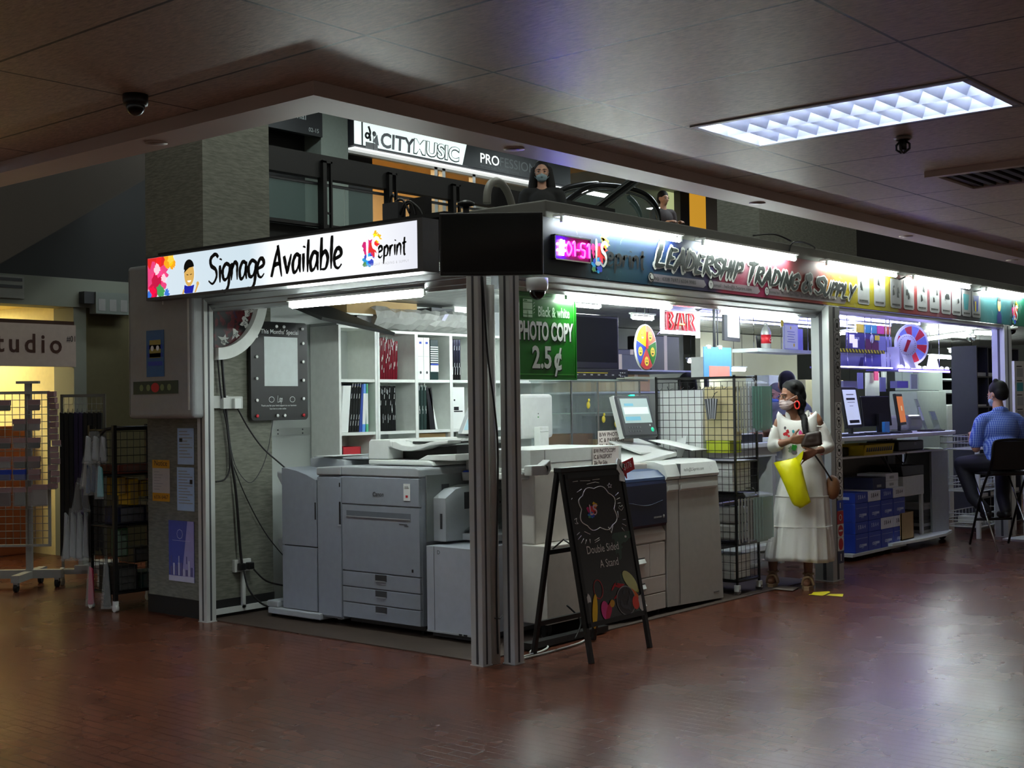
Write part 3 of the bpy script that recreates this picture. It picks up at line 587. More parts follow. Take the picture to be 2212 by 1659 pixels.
lslogo(BN, 8.82, 2.37, .15, -.003, False, INK, LETO, tail=False, name='second_logo')
for k, (a, c_) in enumerate([(.639, 1.991), (2.263, 3.661), (4.182, 5.575), (5.936, 7.355), (7.808, 9.2)]):
    batten(['tube lamp along the banner top above the small numbered sign', 'tube lamp along the banner top above the middle lettering', 'tube lamp along the banner top above the yellow part', 'tube lamp along the banner top above the product cards', 'tube lamp furthest along the banner top at the right edge'][k], (a, -.12, 2.618), (c_, -.12, 2.618), 'tubes along the banner top', False, mat('banner_tube', (240, 252, 246), .5, emit=24.0))
batten('lit tube lamp under the banner beside the green sign', (.895, .05, 2.172), (2.124, .05, 2.172), 'tubes under the signs')
batten('lit tube lamp under the banner beyond the red neon sign', (2.772, .05, 2.172), (4.01, .05, 2.172), 'tubes under the signs')
wcab = mb(BLACK)
for pts in ([(3.7, -.03, 2.63), (3.72, -.05, 2.75), (3.95, -.02, 2.79), (4.25, .02, 2.78), (4.4, .1, 2.77)], [(3.2, .0, 2.775), (3.5, -.02, 2.81), (3.75, -.03, 2.78)], [(5.6, -.06, 2.63), (5.75, -.05, 2.60), (5.86, -.08, 2.63)], [(7.4, -.06, 2.62), (7.6, -.05, 2.60), (7.78, -.08, 2.62)]): wcab.tube(spline(pts), .007, 6)
solo(wcab, 'loose_wire', 'loose black wires between the tube lamps on the banner top', 'wire')
# number sign with neon figures
NS = thing('neon_sign', 'small framed neon number sign on the banner beside the screen', 'sign', (.62, -.085, 2.385))
W_, H_ = .37, .155
nf = mb(CHROME); nf.box(0, 0, 0, W_, .03, .008); nf.box(0, 0, H_ - .008, W_, .03, H_); nf.box(0, 0, 0, .008, .03, H_); nf.box(W_ - .008, 0, 0, W_, .03, H_); nf.build('frame', NS)
mb(mat('neon_backing', (96, 6, 60), .35, emit=.2)).box(.008, .015, .008, W_ - .008, .028, H_ - .008).build('backing', NS)
PKN = mat('neon_pink', (250, 40, 210), .5, emit=7.0); BLN = mat('neon_blue', (50, 40, 255), .5, emit=160.0)
def nt_(m, lst, nm, r=.0055): 
    b = mb(m)
    for pts in lst: b.tube(spline(pts, 5), r, 8)
    b.build(nm, NS)
Y_ = .006
nt_(BLN, [[(.055, Y_, .03), (.07, Y_, .128)], [(.085, Y_, .03), (.095, Y_, .125)], [(.03, Y_, .06), (.11, Y_, .062)], [(.03, Y_, .098), (.115, Y_, .096)]], 'hash_tube', .008)
nt_(PKN, [[(.145, Y_, .12), (.12, Y_, .08), (.145, Y_, .035), (.175, Y_, .08), (.145, Y_, .12)], [(.185, Y_, .11), (.205, Y_, .122), (.21, Y_, .035)], [(.225, Y_, .075), (.255, Y_, .075)], [(.315, Y_, .12), (.275, Y_, .118), (.272, Y_, .085), (.31, Y_, .075), (.305, Y_, .035), (.268, Y_, .04)], [(.335, Y_, .105), (.355, Y_, .12), (.36, Y_, .035)]], 'digit_tube')
# screen hung across the corner
TV = thing('corner_screen', 'switched-off black flat screen hung across the shop corner', 'screen', (-.195, -.278, 2.215), -.868)
mb(BLACK).box(-.285, -.02, 0, .285, .025, .345).build('housing', TV, bevel=.006)
mb(GLOSSBLACK).box(-.272, -.022, .02, .272, -.02, .332).build('screen_glass', TV)
b = mb(DGREY); b.box(-.05, .025, .08, .05, .2, .26); b.box(-.012, .03, .12, .012, .42, .16); b.build('bracket', TV)
# ================================================================ left bay: colour copier facing the left front
CO = thing('production_copier', 'large grey colour copier with paper deck behind the left front', 'copier', (.43, 1.65, 0), -PI / 2)
def CF(u, v, X=.43): p = fx(u, v, X); return 1.65 - p.y, p.z
b = mb(MGREY); b.box(0, .02, .07, .74, 1.05, 1.036); b.m(DGREY).box(.01, .06, .035, .73, 1.0, .07)
b.m(MGREY).box(-.245, .01, .05, -.004, .95, 1.03); b.build('body', CO, bevel=.006)
b = mb(LGREY); b.prism([(-.0, 1.036), (0, 1.096), (.70, 1.100), (.735, 1.09), (.742, 1.036)], .0, 1.0, 'y'); b.prism([(-.25, 1.032), (-.25, 1.085), (-.004, 1.096), (-.004, 1.036)], -.005, .9, 'y'); b.build('top_cover', CO, bevel=.008)
b = mb(MGREY).box(.004, .0, .845, .738, .03, 1.03); b.m(DGREY).text('Canon', .36, .905, .04, -.002, 'CENTER', bold=.02, shear=.1)
b.build('upper_panel', CO, bevel=.004)
b = mb(PAPER).box(.60, -.003, .885, .66, .0, .995); b.m(GR).box(.61, -.004, .975, .645, -.003, .979); b.box(.61, -.004, .966, .65, -.003, .97); b.m(RED).box(.62, -.004, .905, .64, -.003, .92); b.build('paper_tag', CO)
b = mb(MGREY).box(.004, .0, .395, .738, .03, .838); b.m(LGREY).prism([(.81, -.001), (.77, -.001), (.785, .012)][::-1], .06, .66, 'x') if 0 else None
b.m(DGREY).box(.555, -.002, .728, .63, 0, .731); b.box(.6, -.002, .718, .64, 0, .721); b.m(INK).box(.665, -.002, .42, .68, 0, .44); b.build('front_door', CO, bevel=.004)
b = mb(mat('machine_grey_recess', (104, 111, 120), .55)).prism([(.0, .80), (-.0015, .80), (-.0015, .765), (.0, .762)], .05, .66, 'x'); b.m(LGREY).box(.05, -.004, .758, .66, .0, .764); b.build('door_grip', CO)
for k in range(3):
    z0 = .075 + k * .106; b = mb(MGREY).box(.004, .0, z0, .738, .03, z0 + .1); d = b.build('paper_drawer', CO, bevel=.003)
    g = mb(DGREY).box(.325, -.003, z0 + .055, .43, .0, z0 + .097); g.m(LGREY).box(.33, -.005, z0 + .05, .425, 0, z0 + .056); g.build('drawer_grip', d)
b = mb(MGREY).box(-.242, -.004, .065, -.008, .02, 1.02); b.m(INK).box(-.022, -.006, .70, -.006, .0, .855); b.box(-.02, -.006, .955, -.008, 0, .985); b.m(LGREY).text('C', -.235, .965, .035, -.005); b.box(-.035, -.007, .685, -.004, 0, .697); b.build('side_door', CO, bevel=.004)
# finisher on the far side
FN = mb(MGREY)
ft = [(-.625, .53), (-.625, 1.075), (-.56, 1.070), (-.46, 1.055), (-.36, 1.03), (-.26, .995), (-.26, .53)]
FN.prism(ft, .0, .7, 'y'); FN.prism([(-.625, .08), (-.625, .522), (-.26, .522), (-.26, .08)], .0, .7, 'y'); FN.m(INK).box(-.625, .02, .52, -.26, .68, .532); FN.box(-.275, -.003, .72, -.262, 0, .84); FN.m(LGREY).text('F', -.3, .955, .03, -.002); FN.build('finisher', CO, bevel=.005)
b = mb(LGREY).prism([(-.60, 1.07), (-.60, 1.135), (-.42, 1.14), (-.24, 1.12), (-.24, 1.0), (-.36, 1.03), (-.46, 1.055)], .25, .8, 'y'); b.box(-.62, .3, 1.13, -.1, .85, 1.145); b.m(PAPER).quad((-.5, .2, 1.152), (-.3, .2, 1.152), (-.28, .55, 1.152), (-.5, .55, 1.152)); b.build('finisher_cover', CO, bevel=.004)
for z in (.93, .44): mb(LGREY).prism([(-.625, z), (-.625, z + .09), (-.80, z + .11), (-.80, z + .075), (-.73, z - .02), (-.66, z - .03)], .1, .5, 'y').build('output_tray', CO, bevel=.01)
b = mb(LGREY).box(-.76, -.03, .03, -.2, .6, .075); b.box(-.78, -.02, .075, -.66, .2, .12); b.build('finisher_foot', CO, bevel=.008)
b = MB()
for x, y in ((-.74, .02), (.06, .15), (.66, .12), (.95, .1), (.06, .85), (.66, .85), (-.12, .1)): b.m(RUBBER).cyl((x - .012, y, .022), (x + .012, y, .022), .022, n=14); b.m(OFFW).box(x - .02, y - .02, .03, x + .02, y + .02, .05)
b.build('caster', CO)
# document feeder and scanner
b = mb(OFFW); b.prism([(.10, 1.105), (.10, 1.14), (.66, 1.14), (.70, 1.13), (.72, 1.105)], .16, .86, 'y'); b.build('scanner_bed', CO, bevel=.01)
b = mb(OFFW); b.prism([(.10, 1.14), (.105, 1.262), (.125, 1.275), (.31, 1.277), (.33, 1.262), (.33, 1.225), (.30, 1.222), (.30, 1.142)], .16, .84, 'y'); b.build('feeder_head', CO, bevel=.008)
up = [(.31, 1.222), (.31, 1.262), (.36, 1.262), (.42, 1.24), (.5, 1.232), (.58, 1.24), (.68, 1.262), (.84, 1.275), (.84, 1.255), (.68, 1.238), (.58, 1.212), (.5, 1.2), (.42, 1.2)]
mb(OFFW).prism(up, .17, .30, 'y').build('feeder_tray', CO, bevel=.004)
b = mb(OFFW); b.prism([(.31, 1.225), (.31, 1.27), (.40, 1.262), (.85, 1.285), (.85, 1.265)], .3, .84, 'y'); b.m(BLACK).box(.40, .29, 1.245, .62, .3, 1.262); b.build('feeder_cover', CO, bevel=.004)
b = mb(BLACK).prism([(.30, 1.142), (.30, 1.21), (.5, 1.20), (.8, 1.24), (.8, 1.142)], .3, .8, 'y'); b.build('feeder_gap', CO)
b = mb(OFFW).prism([(.55, 1.14), (.64, 1.175), (.9, 1.185), (.9, 1.14)], .18, .84, 'y'); b.build('feeder_exit', CO, bevel=.006)
TP = mb(DGREY).box(-.16, -.018, -.11, .16, .018, .11); tp = TP.build('control_panel', CO, (.98, .30, 1.40), 0, bevel=.015); tp.rotation_euler = (-.42, 0, -.35)
s_ = mb(LGREY).box(-.15, -.022, -.1, -.1, -.016, .1); s_.m(OFFW).box(-.152, -.0215, -.102, .15, -.017, .102); s_.m(em('panel_screen', (120, 150, 160), .5)).box(-.085, -.0235, -.075, .14, -.02, .085); s_.build('touch_screen', tp)
mb(LGREY).tube([(.98, .35, 1.33), (.98, .42, 1.2), (.9, .5, 1.12)], .03, 10).build('panel_arm', CO)
# right flank: inlet unit, cup, vents and paper deck
SIDE = mat('machine_side_grey', (132, 138, 138), .5)
b = mb(SIDE).box(.742, .06, .62, .752, 1.05, 1.05); b.m(DGREY).box(.752, .2, .93, .754, .27, .985)
for j in range(2):
    for i in range(9): b.m(DGREY).box(.752, .90 + j * .17, .73 - i * .013, .755, .99 + j * .17, .737 - i * .013)
b.build('side_panel', CO)
b = mb(LGREY).prism([(.12, .62), (.12, .90), (.22, .955), (.36, .975), (1.0, .975), (1.0, .62)], .752, .86, 'x'); b.m(DGREY).box(.81, .118, .70, .83, .12, .80); b.box(.86, .3, .82, .863, .42, .93); b.m(mat('inlet_inner', (110, 116, 116), .5)).box(.86, .48, .66, .862, .95, .93); b.build('inlet_unit', CO, bevel=.008)
b = mb(GLASS).prism([(.86, .68), (.86, .66), (1.16, .84), (1.16, .86)], .3, .62, 'y'); b.m(LGREY).box(.86, .28, .62, 1.12, .64, .66); b.m(INK).prism([(1.02, .80), (1.02, .785), (1.17, .87), (1.17, .885)], .29, .31, 'y'); b.build('bypass_tray', CO)
cu = mb(OFFW).lathe((.78, .42, 1.0), [(.03, 0), (.036, .055), (.032, .055), (.026, .004)], 16); cu.m(BLUE).ell((.775, .42, 1.055), (.025, .03, .014), 10, 6); cu.build('clip_cup', CO)
b = mb(mat('deck_white', (176, 182, 192), .5)).box(.78, .02, .05, 1.185, 1.07, .60); b.m(INK).box(.845, .018, .06, .847, .021, .6); b.text('D', .875, .552, .035, .017); b.m(DGREY).box(.80, .05, .02, 1.17, 1.0, .05); b.m(LGREY).box(.78, .015, .05, 1.185, .02, .062); b.m(INK).box(1.06, .012, .052, 1.085, .016, .062); b.box(1.1, .012, .052, 1.13, .016, .062); b.build('paper_deck', CO, bevel=.004)
b = mb(PAPER); 
for k in range(4): b.box(.86 + k * .01, .5 + k * .02, .601 + k * .004, 1.17, .95 + k * .015, .605 + k * .004)
solo(b, 'paper_sheets', 'loose white paper lying on the copier paper deck', 'paper', (.43, 1.65, 0), -PI / 2)
# ================================================================ shelving along the partition
def shelf(name, label, x0, cols, top, rows, y0=2.60, y1=2.935, t=.018):
    r = thing(name, label, 'shelf', (x0, y0, 0)); dp = y1 - y0; xs = [c - x0 for c in cols]
    for x in xs[1:-1]: mb(WHITE).box(x - t, 0, 0, x + t, dp, top).build('divider', r)
    mb(WHITE).box(0, 0, 0, t * 1.3, dp, top).build('side_panel', r); mb(WHITE).box(xs[-1] - t * 1.3, 0, 0, xs[-1], dp, top).build('side_panel', r)
    for z in rows: mb(WHITE).box(.02, 0.004, z - .024, xs[-1] - .02, dp, z).build('shelf_board', r)
    mb(WHITE).box(0, 0, top, xs[-1], dp, top + .022).build('top_board', r); mb(PARTN).box(.01, dp - .008, 0, xs[-1] - .01, dp, top).build('back_panel', r); return r
ROWS = [.08, .46, .88, 1.30, 1.722]
shelf('bookshelf', 'tall narrow white shelf unit beside the black special board', 1.285, [1.285, 1.70], 2.125, ROWS)
shelf('bookshelf', 'wide white pigeonhole shelf unit under the plastic-wrapped rolls', 1.705, [1.705, 2.155, 2.58, 3.0, 3.43, 3.85], 2.10, ROWS)
b = mb(PARTN).box(1.285, 2.62, 2.15, 1.70, 2.93, 2.168); solo(b, 'shelf_plank', 'loose white plank on top of the narrow shelf unit', 'plank')
b = mb(WHITE).box(1.28, 2.63, 2.236, 1.69, 2.93, 2.25); b.m(BLACK).box(1.54, 2.66, 2.170, 1.7, 2.9, 2.236); solo(b, 'shelf_plank', 'raised white plank on a black block over the narrow shelf unit', 'plank')
BAG = mat('glossy_bag_black', (18, 20, 20), .16); REDF = mat('red_file_bag', (104, 18, 32), .14); BLUEF = mat('blue_file', (24, 60, 150), .4); LBLUE = mat('light_blue_label', (90, 150, 220), .4); GREENF = mat('green_file', (24, 130, 80), .4)
def file_box(label, x0, x1, z0, h, m, group, lean=0.0, y0=2.625, dep=.24, name='ring_binder', deco=None):
    r = thing(name, label, 'binder', ((x0 + x1) / 2, y0, z0), 0, group); wd = x1 - x0
    sh = Matrix(((1, 0, -lean, 0), (0, 1, 0, 0), (0, 0, 1, 0), (0, 0, 0, 1)))
    b = mb(m); b.box(-wd / 2 + .0008, 0, 0, wd / 2 - .0008, dep, h, sh); b.build('cover', r, bevel=.002)
    if deco: deco(r, wd, h, sh)
    return r
def arch(lab, ring_=True, band=None):
    def d(r, wd, h, sh):
        if band:
            b = mb(band); b.box(-wd / 2 + .004, -.002, h * .80, wd / 2 - .004, 0, h, sh); b.box(-wd / 2 + .004, -.002, 0, wd / 2 - .004, 0, h * .16, sh); b.m(PAPER).box(-wd / 2 + .004, -.002, h * .16, wd / 2 - .004, 0, h * .8, sh); b.build('spine_label', r)
        if ring_:
            b = mb(DGREY).disc((sh @ Vector((0, -.002, h * .17))), .012, n=14); b.build('finger_hole', r)
            b = mb(GR).box(-wd / 2 + .004, -.0015, h * .55, wd / 2 - .004, 0, h * .555, sh); b.m(BLUE).box(-.012, -.002, h * .85, .014, 0, h * .90, sh); b.build('spine_label', r)
    return d
def bagtop(r, wd, h, sh):
    b = mb(BAGP); b.quad(*(sh @ Vector(q) for q in ((-wd / 2, -.002, h), (wd / 2, -.002, h), (wd / 2 * .7, .06, h + .02), (-wd / 2 * .6, .05, h + .016))))
    b.m(PAPER)
    rr = random.Random(int(wd * 1e5 + h * 1e4))
    for k in range(4): z = h * rr.uniform(.1, .98); x = rr.uniform(-.4, .3) * wd; b.quad(*(sh @ Vector(q) for q in ((x, -.0015, z), (x + .004, -.0015, z + .002), (x + .006, -.0015, z + .04), (x + .003, -.0015, z + .038))))
    b.build('plastic_sleeve', r)
# narrow unit
b = mb(mat('buff_label_card', (206, 190, 120), .7)).box(1.315, 2.90, 1.725, 1.40, 2.915, 2.03); b.m(mat('buff_ink', (176, 156, 90), .7))
for k in range(4): ring(b, 1.36, 1.77 + k * .075, .025, .003, 2.899, MATS['buff_ink'], 14)
solo(b, 'label_card', 'tall buff card standing in the top cell of the narrow shelf', 'card')
file_box('white document box leaning at left of the blue files', 1.315, 1.40, 1.301, .37, PAPER, 'files in the narrow shelf', lean=-.1)
for k in range(4): file_box('black sleeved file in the bundle beside the blue files', 1.405 + k * .028, 1.432 + k * .028, 1.301, .365, BAG, 'black files in the narrow shelf', lean=-.09, deco=bagtop)
file_box('navy blue ring binder leaning against the black bundle', 1.515, 1.545, 1.301, .38, BLUEF, 'files in the narrow shelf', lean=-.1)
file_box('blue and white ring binder beside the green binder', 1.545, 1.585, 1.301, .385, BLUEF, 'files in the narrow shelf', lean=-.06, deco=arch('', False, LBLUE))
file_box('green and white ring binder at right in the narrow shelf', 1.59, 1.62, 1.301, .385, GREENF, 'files in the narrow shelf', deco=arch('', False, mat('light_green_label', (90, 190, 140), .4)))
# wide unit
for k in range(8): file_box('red file in clear sleeve in the row of red files', 1.735 + k * .0275, 1.761 + k * .0275, 1.723, .335 + .008 * (k % 3) - .004 * k, REDF, 'red sleeved files', lean=-.004 * k, deco=bagtop)
b = mb(OFFW).box(2.05, 2.8, 1.723, 2.085, 2.93, 1.95); solo(b, 'ring_binder', 'small white binder standing behind at right of the red files', 'binder')
for k in range(7): file_box('black file in the row below the red files', 1.735 + k * .028, 1.762 + k * .028, 1.301, .37 - .004 * (k % 2), BAG, 'black files below the red files', deco=bagtop)
file_box('white lever arch file at left of the pair', 2.19, 2.265, 1.723, .355, PAPER, 'white lever arch files', deco=arch('x'))
file_box('white lever arch file at right of the pair', 2.267, 2.34, 1.723, .355, PAPER, 'white lever arch files', deco=arch('x'))
def stripes(r, wd, h, sh):
    b = mb(PAPER)
    for k in range(8): b.box(-wd / 2, -.002, h * (.42 + .055 * k), wd / 2, 0, h * (.445 + .055 * k))
    b.box(-wd / 2, -.002, h * .2, wd / 2, 0, h * .36); b.m(BLUE).box(-wd / 2, -.0025, h * .37, wd / 2, 0, h * .40); b.build('banded_label', r)
file_box('green and white striped bundle beside the white lever arch files', 2.35, 2.445, 1.723, .34, mat('dark_green_black', (16, 44, 38), .3), 'files in the wide shelf', deco=stripes)
for k in range(3): file_box('dark translucent file in the row under the white arch files', 2.185 + k * .038, 2.22 + k * .038, 1.301, .37, mat('dark_green_sleeve', (40, 56, 54), .2), 'dark translucent files', deco=bagtop)
file_box('black ring binder leaning beside the white one', 2.335, 2.40, 1.301, .36, BLACK, 'files in the wide shelf', lean=.12)
file_box('white ring binder leaning at right against the shelf side', 2.405, 2.43, 1.301, .35, PAPER, 'files in the wide shelf', lean=.26)
for k in range(4): file_box('black and white sleeved file beside the corner post', 2.61 + k * .03, 2.638 + k * .03, 1.723, .35, BAG, 'black and white sleeved files', deco=bagtop)
b = mb(PAPER).box(-.075, 0, 0, .075, .2, .36); b.m(INK).box(-.06, -.002, .24, -.045, 0, .255); b.box(-.06, -.002, .16, .0, 0, .19); b.box(-.06, -.002, .145, .05, 0, .155); solo(b, 'paper_box', 'white printed box standing in the wide shelf by the post', 'box', (2.7, 2.63, 1.301))
b = mb(CARD).box(2.2, 2.64, .881, 2.54, 2.92, 1.27); solo(b, 'cardboard_box', 'brown cardboard box in the shelf just above the copier feeder', 'box')
rb_ = thing('red_caddy', 'open red plastic box in the narrow shelf above the copier', 'box', (1.42, 2.62, .881 + .22))
b = mb(RED); b.box(-.09, 0, 0, .11, .2, .01); b.box(-.09, 0, 0, .11, .008, .085); b.box(-.09, .192, 0, .11, .2, .085); b.box(-.09, 0, 0, -.082, .2, .085); b.box(.102, 0, 0, .11, .2, .085); b.build('tray', rb_); mb(RED).lathe((-.06, .1, .01), [(.016, 0), (.016, .11), (.006, .13), (.004, .16)], 12).build('glue_bottle', rb_)
b = mb(CARD).box(1.31, 2.62, .881, 1.56, 2.92, 1.10); solo(b, 'cardboard_box', 'low brown box holding up the red plastic box', 'box')
# wrapped rolls and clutter above the shelves
rr = random.Random(2); wr = MB().m(mat('wrinkled_clear_wrap', (176, 178, 176), .12, alpha=.8, scale=7, var=.25)); nx, nz_ = 26, 7; idx = []
for i in range(nx):
    for j in range(nz_):
        a = PI * j / (nz_ - 1); x = 1.70 + 1.45 * i / (nx - 1); idx.append((x, 2.74 - .16 * math.cos(a - PI / 2) * 0 - .15 * math.sin(a) * 1.0 + rr.uniform(-.012, .012), 2.13 + .11 * (1 - math.cos(a)) / 1.0 * .9 + rr.uniform(-.012, .012) - (.03 * (i / nx) if j == 0 else 0)))
k0 = wr.add(idx)
for i in range(nx - 1):
    for j in range(nz_ - 1): wr.face((k0 + i * nz_ + j, k0 + (i + 1) * nz_ + j, k0 + (i + 1) * nz_ + j + 1, k0 + i * nz_ + j + 1))
wr.m(mat('brown_roll', (120, 110, 96), .6)).cyl((1.72, 2.77, 2.215), (3.12, 2.77, 2.215), .075, n=14)
solo(wr, 'wrapped_roll', 'crumpled clear plastic wrapped rolls on the wide shelf', 'roll')
b = mb(CARD).box(1.45, 2.68, 2.255, 2.25, 2.92, 2.365); solo(b, 'cardboard_box', 'long cardboard carton near the ceiling above the shelves', 'box')
b = mb(DGREY).box(2.45, 2.70, 2.30, 2.72, 2.9, 2.345); solo(b, 'network_box', 'grey flat network box above the shelves with wires', 'box')
b = mb(PAPER).box(2.74, 2.70, 2.30, 2.9, 2.85, 2.37); solo(b, 'paper_box', 'small white carton above the shelves next to the corner post', 'box')
b = mb(PAPER).quad((2.35, 2.945, 2.3), (2.5, 2.945, 2.3), (2.49, 2.945, 2.37), (2.36, 2.945, 2.37)); solo(b, 'paper_note', 'white paper note pinned high on the partition', 'paper')
bd = mb(mat('black_chalk_board', (22, 23, 23), .45)); M_ = Matrix.Translation((.86, 2.26, 2.2)) @ Euler((.34, .1, .1)).to_matrix().to_4x4(); bd.box(-.4, -.35, -.012, .4, .35, .012, M_)
bd.m(PAPER).box(-.3, -.3, -.014, -.28, -.28, -.011, M_); bd.box(-.1, -.3, -.014, -.08, -.28, -.011, M_); solo(bd, 'display_board', 'black display board stored flat under the kiosk ceiling', 'board')
# special offer board on the column
SB = thing('menu_board', 'black Special board with blank white sheet on the column', 'board', (.425, 2.605, 1.41)); 
BRD = mat('board_black', (26, 26, 25), .4)
b = mb(BRD); rw, rh, cr = .545, .735, .03; poly = []
for cx, cz, a0 in ((rw - cr, cr, -PI / 2), (rw - cr, rh - cr, 0), (cr, rh - cr, PI / 2), (cr, cr, PI)):
    for k in range(6): a = a0 + PI / 2 * k / 5; poly.append((cx + cr * math.cos(a), cz + cr * math.sin(a)))
b.prism(poly, 0, .03, 'y'); b.build('panel', SB, bevel=.003)
b = mb(mat('blank_sheet', (196, 204, 204), .5)).box(.125, -.002, .255, .445, 0, .622); b.build('blank_sheet', SB)
b = mb(PAPER).text("This Months' Special", .275, .645, .047, -.002, 'CENTER', bold=.012, wx=.93); b.text('Thank you for your kind support to our business', .26, .105, .017, -.002, 'CENTER'); b.text('Scan here to order online', .25, .082, .015, -.002, 'CENTER'); 
brush(b, 'Lap', .245, .135, .05, -.002, .7, .06)
for cx in (.19, .39): ring(b, cx, .155, .026, .003, -.002, PAPER, 14, .022)
b.build('lettering', SB)
st = MB()
for x, z in ((.05, .15), (.05, .31), (.05, .47), (.05, .62), (.495, .16), (.495, .30), (.495, .44), (.495, .58), (.49, .69), (.24, .70), (.31, .70), (.24, .035), (.31, .035)): st.m(PAPER).lathe((x, -.006, z), [(.012, 0), (.012, .006), (.006, .008)], 12, Matrix.Rotation(PI / 2, 4, 'X'))
for x in (.05, .495): st.m(RED).lathe((x, -.006, .035), [(.013, 0), (.013, .006), (.006, .008)], 12, Matrix.Rotation(PI / 2, 4, 'X'))
st.build('stud', SB)
# quarter-round hanging sign
HS = thing('hanging_sign', 'quarter-round dark red hanging sign with curved white rim', 'sign', (.085, 2.585, 2.335)); A = .50
AB = NT('dark_paint_art', .45); an = AB.noise(7, None, 6, .6, 1.2); AB.color(AB.ramp(an, [(.36, (14, 14, 20)), (.47, (20, 12, 18)), (.52, (96, 12, 26)), (.6, (70, 8, 18)), (.66, (24, 34, 80))]))
R0, R1 = .37, .45
b = mb(AB.m); b.prism([(0, 0)] + [(R0 * math.cos(-PI / 2 * k / 20), R0 * 1.08 * math.sin(-PI / 2 * k / 20)) for k in range(21)], 0, .01, 'y'); b.build('panel', HS)
b = mb(WHITE); b.prism([(R0 * math.cos(-PI / 2 * k / 20), R0 * 1.08 * math.sin(-PI / 2 * k / 20)) for k in range(21)] + [(R1 * math.cos(-PI / 2 * k / 20), R1 * 1.08 * math.sin(-PI / 2 * k / 20)) for k in range(20, -1, -1)], -.05, .02, 'y'); b.m(RED).quad((R0 + .04, -.052, -.02), (R1 - .005, -.052, -.02), (R1 - .03, -.052, -.07)); b.build('rim', HS)
b = mb(LETO)
rr = random.Random(8)
for (a, q) in ((-1.3, .33), (-.95, .33), (-.62, .33), (-.35, .33)): blob(b, q * math.cos(a), q * 1.08 * math.sin(a), .035, -.003, rr, 14, .6)
for i, ch in enumerate('mass production'): 
    a = -1.42 + i * .075; pr = R0 - .024; U = (-math.sin(a), 0, math.cos(a)); V = (-math.cos(a), 0, -math.sin(a)) ; b.m(INK).text(ch, 0, 0, .048, U=U, V=V, O=(pr * math.cos(a), -.006, pr * 1.08 * math.sin(a)))
b.build('lettering', HS)
# column face: sockets, trunking, cables
def socket(label, x, z, two=True):
    s = thing('wall_socket', label, 'socket', (x, 2.665, z)); mb(OFFW).box(-.075, -.03, -.045, .075, 0, .045).build('plate', s, bevel=.004); return s
s = socket('white wall socket with adaptor at left on the column', .17, 1.55); mb(OFFW).box(.0, -.07, -.05, .06, -.03, .03).build('plug', s, bevel=.004)
s = socket('white wall socket with a white plug on the column', .30, 1.545); mb(PAPER).box(-.03, -.07, -.045, .03, -.03, .03).build('plug', s, bevel=.006)
s = socket('low white double socket with two black plugs on the column', .36, .36)
mb(BLACK).box(-.055, -.075, -.03, -.005, -.03, .02).build('plug', s, bevel=.006); mb(BLACK).box(.02, -.075, -.03, .07, -.03, .02).build('plug', s, bevel=.006)
b = mb(OFFW).box(.355, 2.64, .05, .385, 2.659, .31); b.box(.09, 2.64, .03, .66, 2.659, .07); b.box(.075, 2.635, .03, .115, 2.659, 1.85); solo(b, 'cable_trunking', 'white cable trunking along the foot of the column', 'trunking')
def cable(label, pts, r=.007, m=BLACK, k=6, name='power_cable'): return solo(mb(m).tube(spline(pts, k), r, 6), name, label, 'cable', group='cables')
cable('thick black cable hanging from the sign to the low socket', [(.16, 2.60, 2.2), (.17, 2.61, 1.9), (.20, 2.62, 1.6), (.25, 2.63, 1.2), (.29, 2.62, .9), (.315, 2.61, .5), (.325, 2.6, .36)], .010)
cable('black cable looping beside the white trunking', [(.14, 2.62, 1.88), (.17, 2.62, 1.6), (.22, 2.62, 1.35), (.24, 2.62, 1.1), (.2, 2.62, 1.0), (.12, 2.63, .98)], .006)
cable('black cable slanting from the plug towards the copier', [(.30, 2.60, 1.50), (.40, 2.60, 1.35), (.52, 2.58, 1.2), (.66, 2.5, 1.05), (.75, 2.4, .9)], .006)
cable('thin brown wire drooping across the column', [(.24, 2.64, 1.36), (.3, 2.64, 1.1), (.42, 2.64, .96), (.52, 2.64, 1.02), (.6, 2.63, 1.2), (.655, 2.62, 1.5)], .003, DGREY)
cable('thin dark wire running diagonally to the floor side', [(.26, 2.64, 1.15), (.4, 2.64, .85), (.58, 2.62, .55), (.74, 2.5, .3)], .004)
cable('black power lead from the low sockets under the copier', [(.42, 2.59, .33), (.5, 2.55, .24), (.6, 2.48, .2), (.75, 2.4, .17)], .007)
cable('black power lead curving to the floor behind the copier foot', [(.33, 2.59, .33), (.34, 2.55, .2), (.40, 2.5, .1), (.48, 2.44, .05), (.56, 2.40, .03)], .007)
b = mb(ALU).box(.675, 2.94, 1.285, 1.28, 2.95, 1.345); b.m(DGREY)
for x in (.72, .95, 1.2): b.ell((x, 2.939, 1.30), .006, 8, 6); b.ell((x, 2.939, 1.33), .006, 8, 6)
solo(b, 'metal_strip', 'flat metal strip screwed across the white partition', 'strip')
b = mb(OFFW).box(4.55, 2.925, 1.35, 4.66, 2.949, 1.52); b.m(DGREY).box(4.59, 2.92, 1.42, 4.62, 2.925, 1.46); solo(b, 'switch_box', 'grey switch box on the partition end beside the display case', 'switch')
# ================================================================ right bay
def pbox(b, u0, v0, u1, v1, Y, dep, dz=0):
    p = fy(u0, v0, Y); q = fy(u1, v1, Y); return b.box(p.x, Y, q.z, q.x, Y + dep, p.z)
